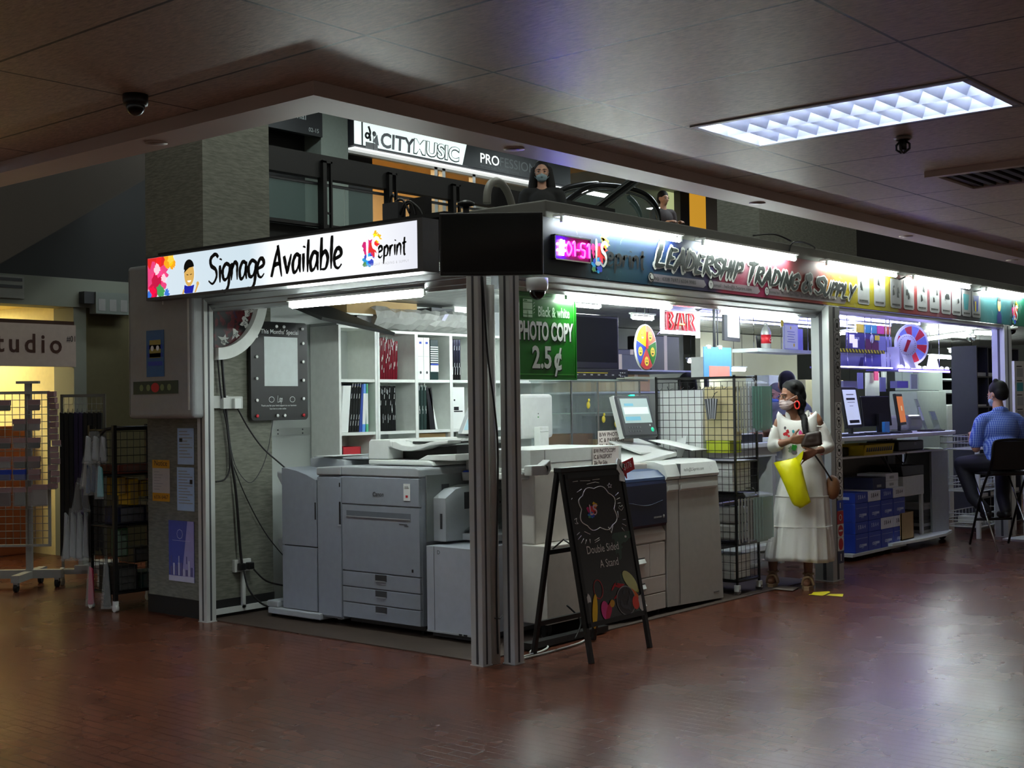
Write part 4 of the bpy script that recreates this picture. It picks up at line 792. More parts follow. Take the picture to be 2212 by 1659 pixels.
# white printer with navy front
WARM = mat('warm_white_machine', (196, 190, 182), .5); NAVY = mat('navy_panel', (16, 24, 52), .28); NAVYT = mat('navy_panel_top', (50, 72, 112), .35); FING = mat('finisher_grey', (172, 170, 164), .5)
XE = thing('production_printer', 'white printer with navy front panel behind the A-frame stand', 'printer', (1.9, .16, 0))
def X_(b, x0, y0, z0, x1, y1, z1): return b.box(x0 - 1.9, y0 - .16, z0, x1 - 1.9, y1 - .16, z1)
b = mb(WARM); X_(b, .83, .18, .10, 1.53, .44, .60); X_(b, 1.53, .18, .10, 2.155, .95, .60); b.build('body', XE, bevel=.006)
b = mb(WARM); X_(b, .86, .30, .60, 1.53, .455, 1.07); X_(b, 1.53, .30, .60, 2.155, .95, 1.07); b.build('upper_body', XE, bevel=.01)
b = mb(WARM).prism([(0, .525), (0, .585), (.03, .625), (.06, .625), (.06, .525)], 1.64 - 1.9, 2.16 - 1.9, 'x'); b.m(RUBBER); b.build('ledge', XE, bevel=.004)
b = mb(NAVY).prism([(.0, .63), (-.012, .65), (-.012, .93), (.0, .955), (.14, .955), (.14, .63)], 1.62 - 1.9, 2.165 - 1.9, 'x'); b.m(NAVYT).prism([(-.002, .955), (.0, .975), (.06, 1.02), (.14, 1.03), (.14, .955)], 1.62 - 1.9, 2.165 - 1.9, 'x')
wv = [(1.66 - 1.9 + .045 * k, -.0135, .80 + .015 * math.cos(k * .55)) for k in range(11)]; b.m(mat('navy_line', (60, 74, 100), .4)).tube(wv, .002, 5)
b.m(GR)
for k in range(9): b.box(.10 + k * .011, -.0135, .69, .107 + k * .011, -.012, .702)
b.lathe((.22, -.0135, .698), [(.012, 0), (.012, .002), (.004, .003)], 14, Matrix.Rotation(PI / 2, 4, 'X')); b.build('toner_door', XE, bevel=.003)
for k, (z0, z1, x0, x1) in enumerate([(.285, .515, 1.63, 1.955), (.285, .515, 1.96, 2.15), (.165, .28, 1.63, 2.15), (.045, .16, 1.63, 2.15)]):
    d = mb(WARM); X_(d, x0, .16, z0, x1, .2, z1); d = d.build('paper_drawer', XE, bevel=.004)
    if k != 1: g = mb(OFFW).prism([(-.002, (z0 + z1) / 2 + .02), (-.018, (z0 + z1) / 2 - .01), (-.002, (z0 + z1) / 2 - .03)], x0 + .06 - 1.9, x0 + .26 - 1.9, 'x'); g.m(DGREY).box(x0 + .06 - 1.9, -.003, (z0 + z1) / 2 + .018, x0 + .26 - 1.9, 0, (z0 + z1) / 2 + .026); g.build('drawer_grip', d)
b = mb(RUBBER)
for x, y in ((.9, .25), (1.6, .22), (2.1, .22), (2.3, .25), (2.8, .25), (1.6, .8), (2.8, .8)): b.cyl((x - 1.9 - .012, y - .16, .03), (x - 1.9 + .012, y - .16, .03), .03, n=12); b.box(x - 1.93, y - .18, .03, x - 1.87, y - .14, .11)
b.build('caster', XE)
# finisher tower at right, front flares towards the floor
fr = [(2.175, .045), (2.94, .02), (2.925, .30), (2.885, .90), (2.885, .945), (2.175, .945)]
b = mb(FING).prism([(x - 1.9, z) for x, z in fr], 0, .75, 'y'); b.m(DGREY).box(2.335 - 1.9, -.002, .05, 2.339 - 1.9, 0, .945); b.box(2.8 - 1.9, -.002, .075, 2.88 - 1.9, 0, .079)
b.m(OFFW).prism([(-.0, .90), (-.012, .91), (-.012, .875), (0, .86)], 2.36 - 1.9, 2.86 - 1.9, 'x'); b.prism([(-.0, .90), (-.012, .91), (-.012, .875), (0, .86)], 2.19 - 1.9, 2.32 - 1.9, 'x'); b.build('finisher', XE, bevel=.005)
b = mb(OFFW).prism([(.0, .95), (-.012, .97), (.02, 1.055), (.1, 1.075), (.75, 1.075), (.75, .95)], 2.175 - 1.9, 2.89 - 1.9, 'x'); b.m(INK).text('hello@LSeprint.com', .50, 1.0, .033, -.0075, shear=.2); b.m(DGREY).box(.448, -.0125, .955, .451, .05, 1.058); ring(b, .87, 1.015, .02, .002, -.012, GR, 4); b.build('finisher_lid', XE, bevel=.004)
b = mb(OFFW); X_(b, .875, .34, 1.07, 1.885, .9, 1.205); b.m(DGREY)
for x in (1.02, 1.66): X_(b, x, .338, 1.08, x + .003, .34, 1.2)
X_(b, 1.02, .338, 1.115, 1.66, .34, 1.118); b.build('scanner_unit', XE, bevel=.014)
b = mb(OFFW); X_(b, .72, .34, 1.02, .95, .7, 1.06); X_(b, .80, .30, 1.06, .86, .6, 1.09); b.build('side_tray', XE, bevel=.008)
b = mb(OFFW); X_(b, 1.9, .45, 1.02, 2.95, .95, 1.075); b.build('feeder_base', XE, bevel=.008)
M1 = Matrix.Translation((.45, .42, 1.10)) @ Euler((.12, -.10, 0)).to_matrix().to_4x4(); b = mb(OFFW).box(-.42, -.2, -.012, .32, .2, .02, M1); b.build('feeder_tray', XE, bevel=.006)
M2 = Matrix.Translation((.72, .52, 1.17)) @ Euler((.32, .02, .15)).to_matrix().to_4x4(); b = mb(OFFW).box(-.3, -.16, -.008, .28, .2, .008, M2); b.build('feeder_lid', XE, bevel=.004)
cp = mb(DGREY).box(-.2, -.022, -.17, .2, .022, .17).build('control_panel', XE, (.70, .55, 1.395), 0, bevel=.03); cp.rotation_euler = (-.3, 0, -.12)
b = mb(em('copier_screen', (140, 158, 156), .35)).box(-.155, -.026, -.055, .155, -.022, .14); b.build('screen', cp)
b = mb(OFFW).box(-.205, -.01, -.168, -.19, .03, .168); b.build('panel_edge', cp)
b = mb(em('copier_screen_row', (90, 150, 170), .4)).box(-.14, -.0275, -.035, .03, -.0262, -.005); b.box(-.12, -.0275, .08, -.02, -.0262, .10); b.m(em('copier_screen_light', (190, 200, 196), .4)).box(-.14, -.0275, .015, .14, -.0262, .07); b.build('screen_window', cp)
b = mb(mat('panel_keys', (84, 88, 92), .4))
for i in range(5):
    for j in range(2): b.box(-.13 + i * .03, -.025, -.095 - j * .03, -.11 + i * .03, -.0222, -.085 - j * .03)
b.build('key', cp); mb(em('green_key', (20, 170, 130), .5)).ell((.14, -.023, -.11), (.018, .006, .018), 12, 8).build('start_key', cp); mb(OFFW).ell((.12, -.023, -.075), (.008, .005, .008), 10, 6).build('reset_key', cp); mb(em('status_led', (20, 220, 170), .8)).box(-.02, -.024, .162, .03, .0, .172).build('status_light', cp)
b = mb(OFFW).prism([(.18, 1.06), (.2, 1.10), (.32, 1.13), (.46, 1.17), (.56, 1.27), (.62, 1.26), (.58, 1.15), (.52, 1.06)], .62, .76, 'y'); b.build('panel_arm', XE, bevel=.02)
for lb, u0, v0, u1, v1, Y in (('paper price sign taped to the front of the white printer', 1279, 966, 1336, 1003, .335), ('paper price sign standing behind the white printer', 1291, 931, 1368, 966, .75)):
    p = fy(u0, v0, Y); q = fy(u1, v1, Y); W_ = q.x - p.x; H_ = p.z - q.z; r = thing('price_sign', lb, 'sign', (p.x, Y - .003, q.z)); mb(mat('sign_paper_pinkish', (214, 204, 198), .7)).box(0, 0, 0, W_, .002, H_).build('sheet', r)
    t_ = mb(mat('sign_ink', (60, 34, 32), .6)); s_ = H_ * .3
    for k, ln_ in enumerate(('B/W PHOTOCOPY', 'IC & PASSPORT', ('20c' if Y < .5 else '30c') + ' Per Side')): t_.text(ln_, .012, H_ * (.69 - .31 * k), s_, -.001, wx=(W_ - .02) / (s_ * 9.2), bold=.02)
    t_.build('lettering', r)
# papers on the printer
pr_ = mb(PAPER); M_ = Matrix.Translation((2.86, .52, 1.165)) @ Euler((.22, .02, .25)).to_matrix().to_4x4(); pr_.box(-.06, -.16, .0, .36, .2, .004, M_); solo(pr_, 'paper_sheets', 'white paper sheet poking out of the printer feeder', 'paper')
# ---------------- A-frame poster stand
AS = thing('a_frame_stand', 'black double sided A-frame stand with food poster and chalk drawing', 'sign stand', (.74, -.235, 0)); HT = 1.115; TH = math.atan2(.205, HT)
def leg_bar(x, sgn, name): return mb(BLACK).prism([(sgn * .215 - .012, 0), (sgn * .215 + .014, 0), (sgn * .012 + .014, HT), (sgn * .012 - .012, HT)], x - .016, x + .016, 'x').build(name, AS, bevel=.003)
for x in (-.30, .30):
    for sg in (-1, 1): leg_bar(x, sg, 'leg')
b = mb(BLACK); b.box(-.32, -.03, HT - .02, .32, .03, HT + .01); b.build('top_bar', AS, bevel=.004)
yb = lambda z: .215 - (.203 / HT) * z
for z in (.19, .62): mb(BLACK).box(-.3, yb(z) - .014, z - .014, .3, yb(z) + .01, z + .014).build('rear_rail', AS)
b = mb(DGREY)
for x in (-.27, .27): b.tube([(x, -yb(.62) + .02, .66), (x, 0, .70), (x, yb(.62) - .02, .64)], .005, 6)
b.build('spreader', AS)
PH, PW = .90, .60   # poster along the slope
po = bpy.data.objects.new('poster_frame', None)
fb = mb(BLACK); fb.box(-.3, 0, 0, .3, .014, PH + .02); fr_ = fb.build('poster_panel', AS, (0, -yb(.2) - .012, .2)); fr_.rotation_euler = (-TH, 0, 0)
b = mb(BLACK); b.box(-.3, -.008, 0, -.272, .0, PH); b.box(.272, -.008, 0, .3, 0, PH); b.box(-.3, -.008, 0, .3, 0, .028); b.box(-.3, -.008, PH - .028, .3, 0, PH); b.build('snap_frame', fr_)
PB = NT('poster_black', .3); pn = PB.noise(5, None, 4); px_ = PB.n('SeparateXYZ'); PB.l(PB.tc.outputs['Object'], px_.inputs[0])
PB.color(PB.mix(PB.math('MULTIPLY', PB.math('GREATER_THAN', pn, .56), PB.math('MULTIPLY', PB.math('LESS_THAN', px_.outputs[2], .52), PB.math('MULTIPLY', PB.math('ADD', px_.outputs[0], .12), 1.5))), (22, 18, 18), (70, 112, 92)))
b = mb(PB.m).box(-.272, -.002, .028, .272, 0, PH - .028); b.build('poster', fr_)
AF0 = [o for o in bpy.data.objects]
CH_ = mat('chalk_white', (232, 230, 226), .6); b = mb(CH_); Y_ = -.004
cl_ = [(-.13, .645), (-.15, .70), (-.13, .745), (-.085, .765), (-.06, .81), (0, .822), (.06, .80), (.10, .76), (.13, .70), (.135, .63), (.155, .60), (.15, .555), (.125, .53), (.115, .485), (.095, .455), (.085, .50), (.04, .485), (-.01, .487), (-.04, .47), (-.09, .475), (-.12, .51), (-.135, .56), (-.125, .60), (-.148, .625)]
lob = [(-.125, .645), (-.10, .745), (.0, .79), (.115, .745), (.14, .62), (.105, .50), (.0, .495), (-.10, .52)]; cpt = []
_n = len(lob)
for k in range(_n):
    p0 = Vector((lob[k][0], 0, lob[k][1])); p1 = Vector((lob[(k + 1) % _n][0], 0, lob[(k + 1) % _n][1])); mid = (p0 + p1) / 2; out = (mid - Vector((.0, 0, .635))).normalized() * (p1 - p0).length * .28
    for j in range(8): t = j / 8; q = p0.lerp(p1, t) + out * math.sin(PI * t); cpt.append((q.x, Y_, q.z))
b.tube(cpt, .0028, 6, closed=True); b.tube([(.11, Y_, .50), (.085, Y_, .44), (.07, Y_, .49)], .0028, 6)
b.tube([(-.14, Y_, .775), (-.10, Y_, .795)], .0025, 5); b.tube([(-.05, Y_, .828), (.02, Y_, .838), (.05, Y_, .83)], .0025, 5); b.tube([(.168, Y_, .60), (.166, Y_, .55)], .0025, 5); b.tube([(-.13, Y_, .48), (-.09, Y_, .455)], .0025, 5)
for x0, z0, x1, z1 in ((-.2, .46, -.17, .48), (-.19, .43, -.16, .455), (-.17, .40, -.145, .43), (-.14, .39, -.125, .42), (-.1, .39, -.098, .42), (.17, .72, .20, .74), (.175, .69, .205, .70), (.18, .66, .205, .66), (.2, .53, .225, .53), (.19, .50, .22, .48), (.18, .47, .20, .44), (-.2, .72, -.185, .735), (-.22, .66, -.2, .66), (-.06, .39, -.02, .405), (-.06, .405, -.02, .42), (-.16, .855, -.12, .857), (-.1, .857, -.02, .852), (0, .856, .06, .858)): b.tube([(x0, Y_, z0), (x1, Y_, z1)], .0022, 5)
st5 = [(.135 + (.02 if k % 2 == 0 else .009) * math.sin(k * PI / 5), Y_, .80 + (.02 if k % 2 == 0 else .009) * math.cos(k * PI / 5)) for k in range(10)]; b.tube(st5, .002, 5, closed=True)
b.tube([(.20, Y_, .60), (.18, Y_, .625), (.19, Y_, .64), (.202, Y_, .63), (.215, Y_, .64), (.222, Y_, .622), (.20, Y_, .60)], .002, 5); b.tube(spline([(-.175, Y_, .585), (-.195, Y_, .575), (-.195, Y_, .55), (-.17, Y_, .545), (-.182, Y_, .56), (-.175, Y_, .585)], 3), .002, 5); b.disc((.20, Y_, .40), .01, n=5); b.build('chalk_drawing', fr_)
lslogo(fr_, -.055, .60, .07, -.0035, False, INK, mat('logo_pinkish', (240, 200, 210), .5), tail=False)
b = mb(CH_); b.text('Double Sided', .0, .31, .062, -.004, 'CENTER', wx=.72); b.text('A Stand', .03, .225, .062, -.004, 'CENTER', wx=.72); b.build('lettering', fr_)
b = MB(); rr = random.Random(6)
def E_(m, x, z, rx, rz_, a=0, y=-.004, n=20): b.m(m); pts = [(x + rx * math.cos(t) * math.cos(a) - rz_ * math.sin(t) * math.sin(a), y, z + rx * math.cos(t) * math.sin(a) + rz_ * math.sin(t) * math.cos(a)) for t in [2 * PI * k / n for k in range(n)]]; b.quad(*pts)
for k in range(9): E_(RED, .05 + rr.uniform(-.05, .05), .145 + rr.uniform(-.03, .03), .03, .006, rr.uniform(-1, 1), -.0035 - k * .0001)
E_(mat('print_pale_green', (206, 208, 140), .5), .165, .175, .075, .035, -.7, -.0050); E_(mat('print_leek', (170, 180, 80), .5), .18, .15, .06, .02, -.6, -.0048); E_(ORANGE, .17, .115, .055, .018, -.5, -.0052); E_(mat('print_sieve', (40, 34, 40), .4), .10, .085, .085, .07, 0, -.0054); ring(b, .10, .085, .088, .005, -.0056, GR, 24, .073)
E_(mat('print_corn', (236, 186, 30), .5), -.19, .065, .085, .022, 1.25, -.0058); E_(PINK, -.10, .06, .035, .045, 0, -.0060); E_(mat('print_rhubarb', (196, 36, 70), .5), -.07, .05, .05, .02, .9, -.0062); E_(mat('print_gold', (214, 160, 50), .5), -.03, .085, .022, .018, .3, -.0064)
ring(b, -.13, .165, .042, .006, -.0045, mat('print_ring', (170, 60, 60), .5), 24, .048); E_(mat('print_tomato', (226, 62, 40), .4), .185, .065, .032, .034, 0, -.0062); b.m(mat('print_mushroom', (216, 214, 208), .5)); blob(b, .24, .055, .03, -.0064, rr, 14, .3, .045); blob(b, -.235, .13, .022, -.006, rr, 10, .4)
for k in range(14): E_(mat('print_dark_seed', (28, 24, 44), .3), .10 + rr.uniform(-.05, .05), .085 + rr.uniform(-.045, .045), .012, .009, rr.random() * 3, -.0066 - k * .00005)
b.build('food_picture', fr_)
for o in [o for o in bpy.data.objects if o not in AF0]:
    me = o.data; lo = o.name.startswith('food'); tx = o.name.startswith('lettering')
    for v in me.vertices:
        if lo: v.co.x = v.co.x * 1.12; v.co.z = .03 + (v.co.z - .02) * 1.22
        elif tx: v.co.x = v.co.x * 1.35 - .035; v.co.z = v.co.z * 1.08 + .085
        else: v.co.x = v.co.x * 1.22 - .03; v.co.z = .62 + (v.co.z - .62) * .80 + .045
PT = thing('price_tag', 'red price tag with pointing hand clipped on the A-frame top', 'tag', (1.005, -.275, 1.03)); PT.rotation_euler = (-TH, 0, 0)
b = mb(RED); b.prism([(.03, .02), (.17, .055), (.17, .13), (.03, .10)], 0, .006, 'y'); b.prism([(.05, .03), (.075, .035), (.07, .0)], 0, .006, 'y'); b.build('flag', PT)
mb(PAPER).text('$176', .05, .052, .055, -.001, wx=.85, V=(.0, 0, 1), U=(.97, 0, .22)).build('lettering', PT)
b = mb(PAPER); b.prism([(-.02, -.01), (.03, -.02), (.035, .03), (.02, .05), (.035, .09), (.02, .12), (-.005, .13), (-.02, .11), (-.03, .06), (-.01, .035)], -.008, 0, 'y'); b.m(INK).tube([(.022, -.010, .115), (.0, -.010, .085), (.02, -.010, .05)], .003, 5); b.build('hand', PT)
b = mb(OFFW); b.box(-.09, -.03, 0, .07, .03, .06); b.prism([(.03, .06), (.09, .09), (.10, .03), (.07, 0)], -.03, .03, 'y'); solo(b, 'plastic_bracket', 'white plastic clip bracket at the top corner of the A-frame', 'bracket', (.40, -.10, 1.08), bevel=.006)
wc = mb(OFFW); wc.tube(spline([(.30, -.03, .01), (.5, -.02, .01), (.62, .02, .01), (.66, .06, .012), (.58, .08, .01), (.45, .02, .01)]), .006, 6); wc.tube(spline([(.3, -.06, .008), (.6, -.06, .008), (.9, -.03, .008), (1.1, .06, .008)]), .006, 6); solo(wc, 'white_cable', 'white cables curling on the floor beside the A-frame', 'cable')
b = mb(BLACK); b.box(.5, .05, .01, 1.3, .12, .05); b.tube(spline([(.9, .02, .02), (1.0, .05, .12), (.95, .12, .22)]), .006, 6); solo(b, 'power_strip', 'black power strip on the floor behind the A-frame', 'power strip')
# ---------------- green photocopy sign
GS_ = thing('hanging_sign', 'green hanging photocopy price sign beside the corner post', 'sign', (.425, .10, 1.655)); GW, GHT = .635, .54
GRN = mat('sign_green', (18, 112, 22), .3); GRL = mat('sign_green_light', (70, 150, 60), .3)
mb(GRN).box(0, 0, 0, GW, .012, GHT).build('panel', GS_)
b = mb(GRL); b.box(.02, -.002, .03, GW - .018, 0, .036); b.box(GW - .022, -.002, .03, GW - .017, 0, GHT - .03); b.box(.02, -.002, GHT - .036, GW - .018, 0, GHT - .03); b.m(GRN).box(GW - .008, -.006, 0, GW, .012, GHT); b.box(0, -.006, 0, GW, .012, .012); b.box(0, -.006, GHT - .02, GW * .6, .012, GHT); b.build('border', GS_)
b = mb(mat('letter_shadow', (10, 20, 12), .5)); b.text('PHOTO COPY', .062, .244, .155, -.003, wx=.545, bold=.04); b.text('2.5', .186, .068, .19, -.003, wx=.86, bold=.03); b.text('\u00a2', .405, .06, .21, -.003, wx=.86, bold=.03); b.build('letter_shadow', GS_)
b = mb(mat('letter_pale', (206, 212, 206), .5)); b.text('PHOTO COPY', .054, .25, .155, -.005, wx=.545, bold=.035); b.text('2.5', .18, .075, .19, -.005, wx=.86, bold=.025); b.text('\u00a2', .399, .067, .21, -.005, wx=.86, bold=.025); b.build('lettering', GS_)
b = mb(mat('letter_pale_green', (170, 214, 170), .5)); b.text('Black & white', .245, .395, .088, -.004, wx=.66, bold=.02); b.box(.10, -.004, .385, .19, -.002, .495); b.m(GRN)
for z in (.475, .43, .40): b.box(.1, -.005, z, .19, -.004, z + .004)
b.box(.144, -.005, .385, .147, -.004, .42); b.box(.11, -.005, .483, .14, -.004, .49); b.m(MATS['letter_pale_green'])
for k in range(4): b.tube([(.20, -.004, .41 + k * .02), (.212, -.004, .418 + k * .02)], .002, 5)
b.build('printed_copier', GS_)
b = mb(BWIRE); b.tube([(.3, .005, GHT), (.3, .005, GHT + .06)], .003, 6); b.tube([(.05, .005, GHT), (.05, .005, GHT + .06)], .003, 6); b.tube(spline([(.34, -.004, GHT), (.36, -.01, GHT + .04), (.40, -.01, GHT + .05), (.5, 0, GHT + .03)]), .003, 6); b.build('hanging_wire', GS_)
# ---------------- red neon BAR sign
BS = thing('neon_sign', 'glowing white-framed neon BAR sign hanging inside the shop', 'sign', (2.353, .30, 2.01)); BW, BH = .515, .18
WN = mat('neon_white', (236, 226, 255), .5, emit=9.0); RN = mat('neon_red', (255, 30, 40), .5, emit=1.5)
mb(mat('neon_board', (40, 10, 20), .4)).box(.01, .0, .01, BW - .01, .012, BH - .01).build('board', BS)
b = mb(WN); b.box(0, -.014, 0, .03, .004, BH); b.box(BW - .03, -.014, -.02, BW, .004, BH); b.box(0, -.014, 0, BW, .004, .024); b.box(.03, -.010, BH - .006, .12, .004, BH); b.build('frame_tube', BS)
b = mb(RN)
for pts in ([(.075, -.012, .03), (.075, -.012, .155), (.13, -.012, .155), (.15, -.012, .13), (.12, -.012, .10), (.155, -.012, .07), (.13, -.012, .03), (.075, -.012, .03)], [(.205, -.012, .03), (.245, -.012, .155), (.285, -.012, .155), (.32, -.012, .03)], [(.365, -.012, .03), (.365, -.012, .155), (.42, -.012, .155), (.44, -.012, .125), (.41, -.012, .09), (.45, -.012, .03)]): b.tube(pts, .0075, 8)
b.build('letter_tube', BS)
b = mb(mat('neon_amber', (255, 170, 60), .5, emit=3)).box(.225, -.016, .07, .31, -.01, .08); b.build('letter_bar', BS)
b = mb(BWIRE); b.tube(spline([(.02, 0, BH), (-.2, .02, BH + .12), (-.5, .05, BH + .16)]), .004, 6); b.tube(spline([(.5, 0, BH), (.8, .02, BH + .10), (1.0, .02, BH + .16)]), .004, 6); b.tube([(.0, 0, .02), (-.1, .04, -.08)], .003, 5); b.build('hanging_wire', BS)
# ---------------- prize wheel on a wire
WH = thing('prize_wheel', 'round hanging wheel with five coloured emoji wedges', 'wheel', (2.14, .3, 1.90), .12); R_ = .158
mb(WHITE).lathe((0, .0, 0), [(R_ + .008, 0), (R_ + .008, .012)], 36, Matrix.Rotation(PI / 2, 4, 'X')).build('rim', WH)
for k, (c_, nm) in enumerate([(YELLOW, 'a'), (BLUE, 'b'), (RED, 'c'), (GREENP, 'd'), (mat('print_tan', (196, 120, 76), .5), 'e')]):
    a0 = PI / 2 + k * 2 * PI / 5; b = mb(c_).disc((0, -.014, 0), R_, n=10, a0=a0 + .02, a1=a0 + 2 * PI / 5 - .02); am = a0 + PI / 5; cx, cz = .1 * math.cos(am), .1 * math.sin(am); b.m(mat('emoji_yellow', (240, 206, 70), .5)).disc((cx, -.016, cz), .034, n=18); b.m(INK).disc((cx - .012, -.0165, cz + .008), .005, n=8); b.disc((cx + .012, -.0165, cz + .008), .005, n=8); b.m(PAPER if k == 0 else INK).disc((cx, -.0165, cz - .008), .016, n=10, a0=PI, a1=2 * PI, rz=.011); b.build('wedge', WH)
mb(RED).prism([(-.014, -.01), (.014, -.01), (0, .11)], -.026, -.018, 'y').build('pointer', WH); mb(BWIRE).tube([(0, -.006, R_), (.0, -.006, .30)], .002, 5).build('hanging_wire', WH)
# ---------------- work table, monitor back, display case, television
wt = thing('work_table', 'white work table behind the white printer', 'table', (3.1, 1.65, 0)); mb(WHITE).box(-1.3, -.45, 1.06, .6, .4, 1.09).build('tabletop', wt)
for x in (-1.25, .55):
    for y in (-.4, .35): mb(DALU).box(x - .02, y - .02, 0, x + .02, y + .02, 1.06).build('leg', wt)
MO = thing('monitor', 'white monitor seen from behind above the white printer', 'monitor', (2.16, 1.33, 1.09), .12)
mb(OFFW).box(-.225, -.02, .15, .225, .03, .49).build('housing', MO, bevel=.03); b = mb(WHITE).box(-.065, -.075, .02, .065, -.02, .24); b.m(OFFW).box(-.06, -.08, .20, .06, -.02, .21); b.build('neck', MO, bevel=.01); mb(OFFW).box(-.09, -.12, 0, .09, .08, .03).build('foot', MO, bevel=.01)
b = mb(GREENP).quad((-.01, -.021, .31), (.01, -.021, .31), (.01, -.021, .318), (-.01, -.021, .318)); b.m(INK).disc((0, -.0215, .34), .006, n=8); b.build('badge', MO)
DC = thing('display_case', 'clear acrylic display case under the black television', 'display case', (2.70, 1.4, 1.09)); CW, CD, CHH = .98, .42, .60
gl = mb(GLASS); gl.box(0, 0, 0, CW, .005, CHH); gl.box(0, CD - .005, 0, CW, CD, CHH); gl.box(0, .005, 0, .005, CD - .005, CHH); gl.box(CW - .005, .005, 0, CW, CD - .005, CHH); gl.build('pane', DC)
b = mb(mat('case_shelf_glass', (150, 165, 160), .15)); b.box(.01, .01, .33, CW - .01, CD - .01, .338); b.box(-.02, -.02, CHH, CW + .1, CD, CHH + .012); b.build('shelf_board', DC)
b = mb(CHROME)
for x in (0, .36, .62, CW - .01): b.box(x, -.004, 0, x + .012, .008, CHH)
b.build('corner_strip', DC)
for nm, lb, m_, q in (('wooden_box', 'red-brown box inside the display case', WOOD, (.10, .1, .0, .42, .35, .16)), ('card_box', 'buff flat box inside the display case', CARD, (.46, .1, .0, .72, .34, .10)), ('bottle_box', 'dark box at right inside the display case', BLACK, (.74, .1, .0, .95, .3, .3))): solo(mb(m_).box(*q), nm, lb, 'box', (2.70, 1.4, 1.094))
for k, (x, z) in enumerate(((.21, .42), (.42, .30), (.60, .26), (.66, .34))): b = mb(mat('yellow_ornament', (210, 190, 60), .5)); b.ell((0, 0, .03), (.022, .01, .03), 10, 8); b.ell((.01, 0, .07), (.012, .008, .014), 8, 6); solo(b, 'yellow_ornament', ['yellow tag stuck high on the display case', 'yellow figure at middle of the display case', 'yellow figure right of middle in the display case', 'yellow blossom topmost at right of the display case'][k], 'ornament', (2.70 + x, 1.385, 1.09 + z - .05))
TVG = mat('matte_screen', (8, 8, 10), .6, spec=.2); TVB = thing('television', 'switched-off black television beside the green sign', 'television', (3.12, 1.5, 1.79)); mb(BLACK).box(-.40, 0, 0, .40, .06, .46).build('housing', TVB, bevel=.01); mb(TVG).box(-.37, -.003, .06, .37, 0, .435).build('screen_glass', TVB); b = mb(BLACK).box(-.06, .0, -.07, .06, .05, .0); b.box(-.2, -.05, -.08, .2, .15, -.065); b.build('foot', TVB)
AMP = thing('mixer_unit', 'black rack unit with small lights on top of the display case', 'audio unit', (3.1, 1.41, 1.705)); mb(BLACK).box(-.38, 0, 0, .42, .3, .085).build('case', AMP, bevel=.003); b = mb(GR)
for k in range(7): b.box(-.32 + k * .1, -.003, .03, -.29 + k * .1, 0, .04)
for k in range(6): b.box(.3 + (k % 3) * .03, -.003, .02 + (k // 3) * .03, .315 + (k % 3) * .03, 0, .03 + (k // 3) * .03)
b.m(YELLOW).box(-.34, -.003, .05, .12, 0, .053); b.build('front_marking', AMP)
b = mb(mat('magazine', (170, 176, 160), .5)); b.box(3.32, 1.3, 1.705, 3.76, 1.39, 1.715); b.box(3.45, 1.3, 1.715, 3.8, 1.4, 1.725); solo(b, 'magazine', 'magazines lying on the display case shelf edge', 'magazine')
# ---------------- hanging shelf, framed panels, bottle
tb_ = thing('framed_panel', 'dark framed panel with blank white sheet hanging inside', 'panel', (3.72, .5, 2.0), .2); mb(DGREY).box(-.2, 0, 0, .2, .02, .25).build('frame', tb_); mb(PAPER).box(-.12, -.003, .03, .17, 0, .235).build('sheet', tb_); mb(OFFW).box(-.03, -.03, .23, .05, .0, .26).build('clip', tb_); mb(BWIRE).tube([(0, .01, .25), (0, .01, .37)], .003, 5).build('hanging_wire', tb_)
hs = thing('hanging_shelf', 'small clear hanging shelf holding the silver bottle', 'shelf', (4.55, .5, 1.95)); mb(mat('clear_shelf', (206, 214, 220), .2)).box(-.5, -.05, -.03, .52, .2, 0).build('shelf_board', hs)
for x in (-.48, .0, .5): mb(CHROME).cyl((x, .0, 0), (x, .0, .42), .004, n=6).build('hanging_rod', hs)
bt = thing('aluminium_bottle', 'silver drinks bottle with red band on the hanging shelf', 'bottle', (4.28, .5, 1.95)); mb(ALU).lathe((0, 0, 0), [(.04, 0), (.043, .01), (.043, .14), (.03, .175), (.017, .19), (.017, .2)], 18).build('body', bt); mb(RED).lathe((0, 0, 0), [(.0436, .045), (.0436, .12)], 18).build('label_band', bt); mb(ALU).lathe((0, 0, .2), [(.018, 0), (.018, .018), (.004, .02)], 14).build('cap', bt); mb(PAPER).text('Co', -.025, .06, .045, -.0445, shear=.3).build('lettering', bt)
bt2 = thing('glass_vase', 'black pot behind the silver bottle on the hanging shelf', 'pot', (4.44, .62, 1.95)); mb(BLACK).lathe((0, 0, 0), [(.05, 0), (.06, .12), (.058, .125)], 16).build('pot_body', bt2)
ct = thing('certificate', 'framed white certificate leaning on the hanging shelf', 'certificate', (4.73, .5, 1.95), .1); o = mb(mat('pale_violet', (168, 170, 214), .4)).box(-.16, 0, 0, .17, .012, .23).build('frame', ct); mb(PAPER).box(-.14, -.002, .012, .15, 0, .218).build('sheet', ct); b = mb(BLUE)
for k in range(5): b.box(-.09 + .02 * (k % 2), -.003, .07 + .022 * k, .09 - .015 * (k % 3), -.002, .074 + .022 * k)
b.m(YELLOW).disc((-.01, -.003, .195), .013, n=12); b.disc((.06, -.003, .045), .016, n=12); b.build('lettering', ct)
b = mb(YELLOW).disc((0, -.002, 0), .03, n=14); b.disc((.0, -.0021, 0), .018, n=10); solo(b, 'star_tag', 'yellow round tag hanging above the certificate', 'tag', (4.55, .49, 2.18))
tb2 = thing('framed_panel', 'violet-lit sheet at right of the certificate', 'panel', (5.0, .56, 1.95)); mb(mat('pale_violet2', (140, 140, 206), .4)).box(-.06, 0, 0, .07, .012, .2).build('sheet', tb2)
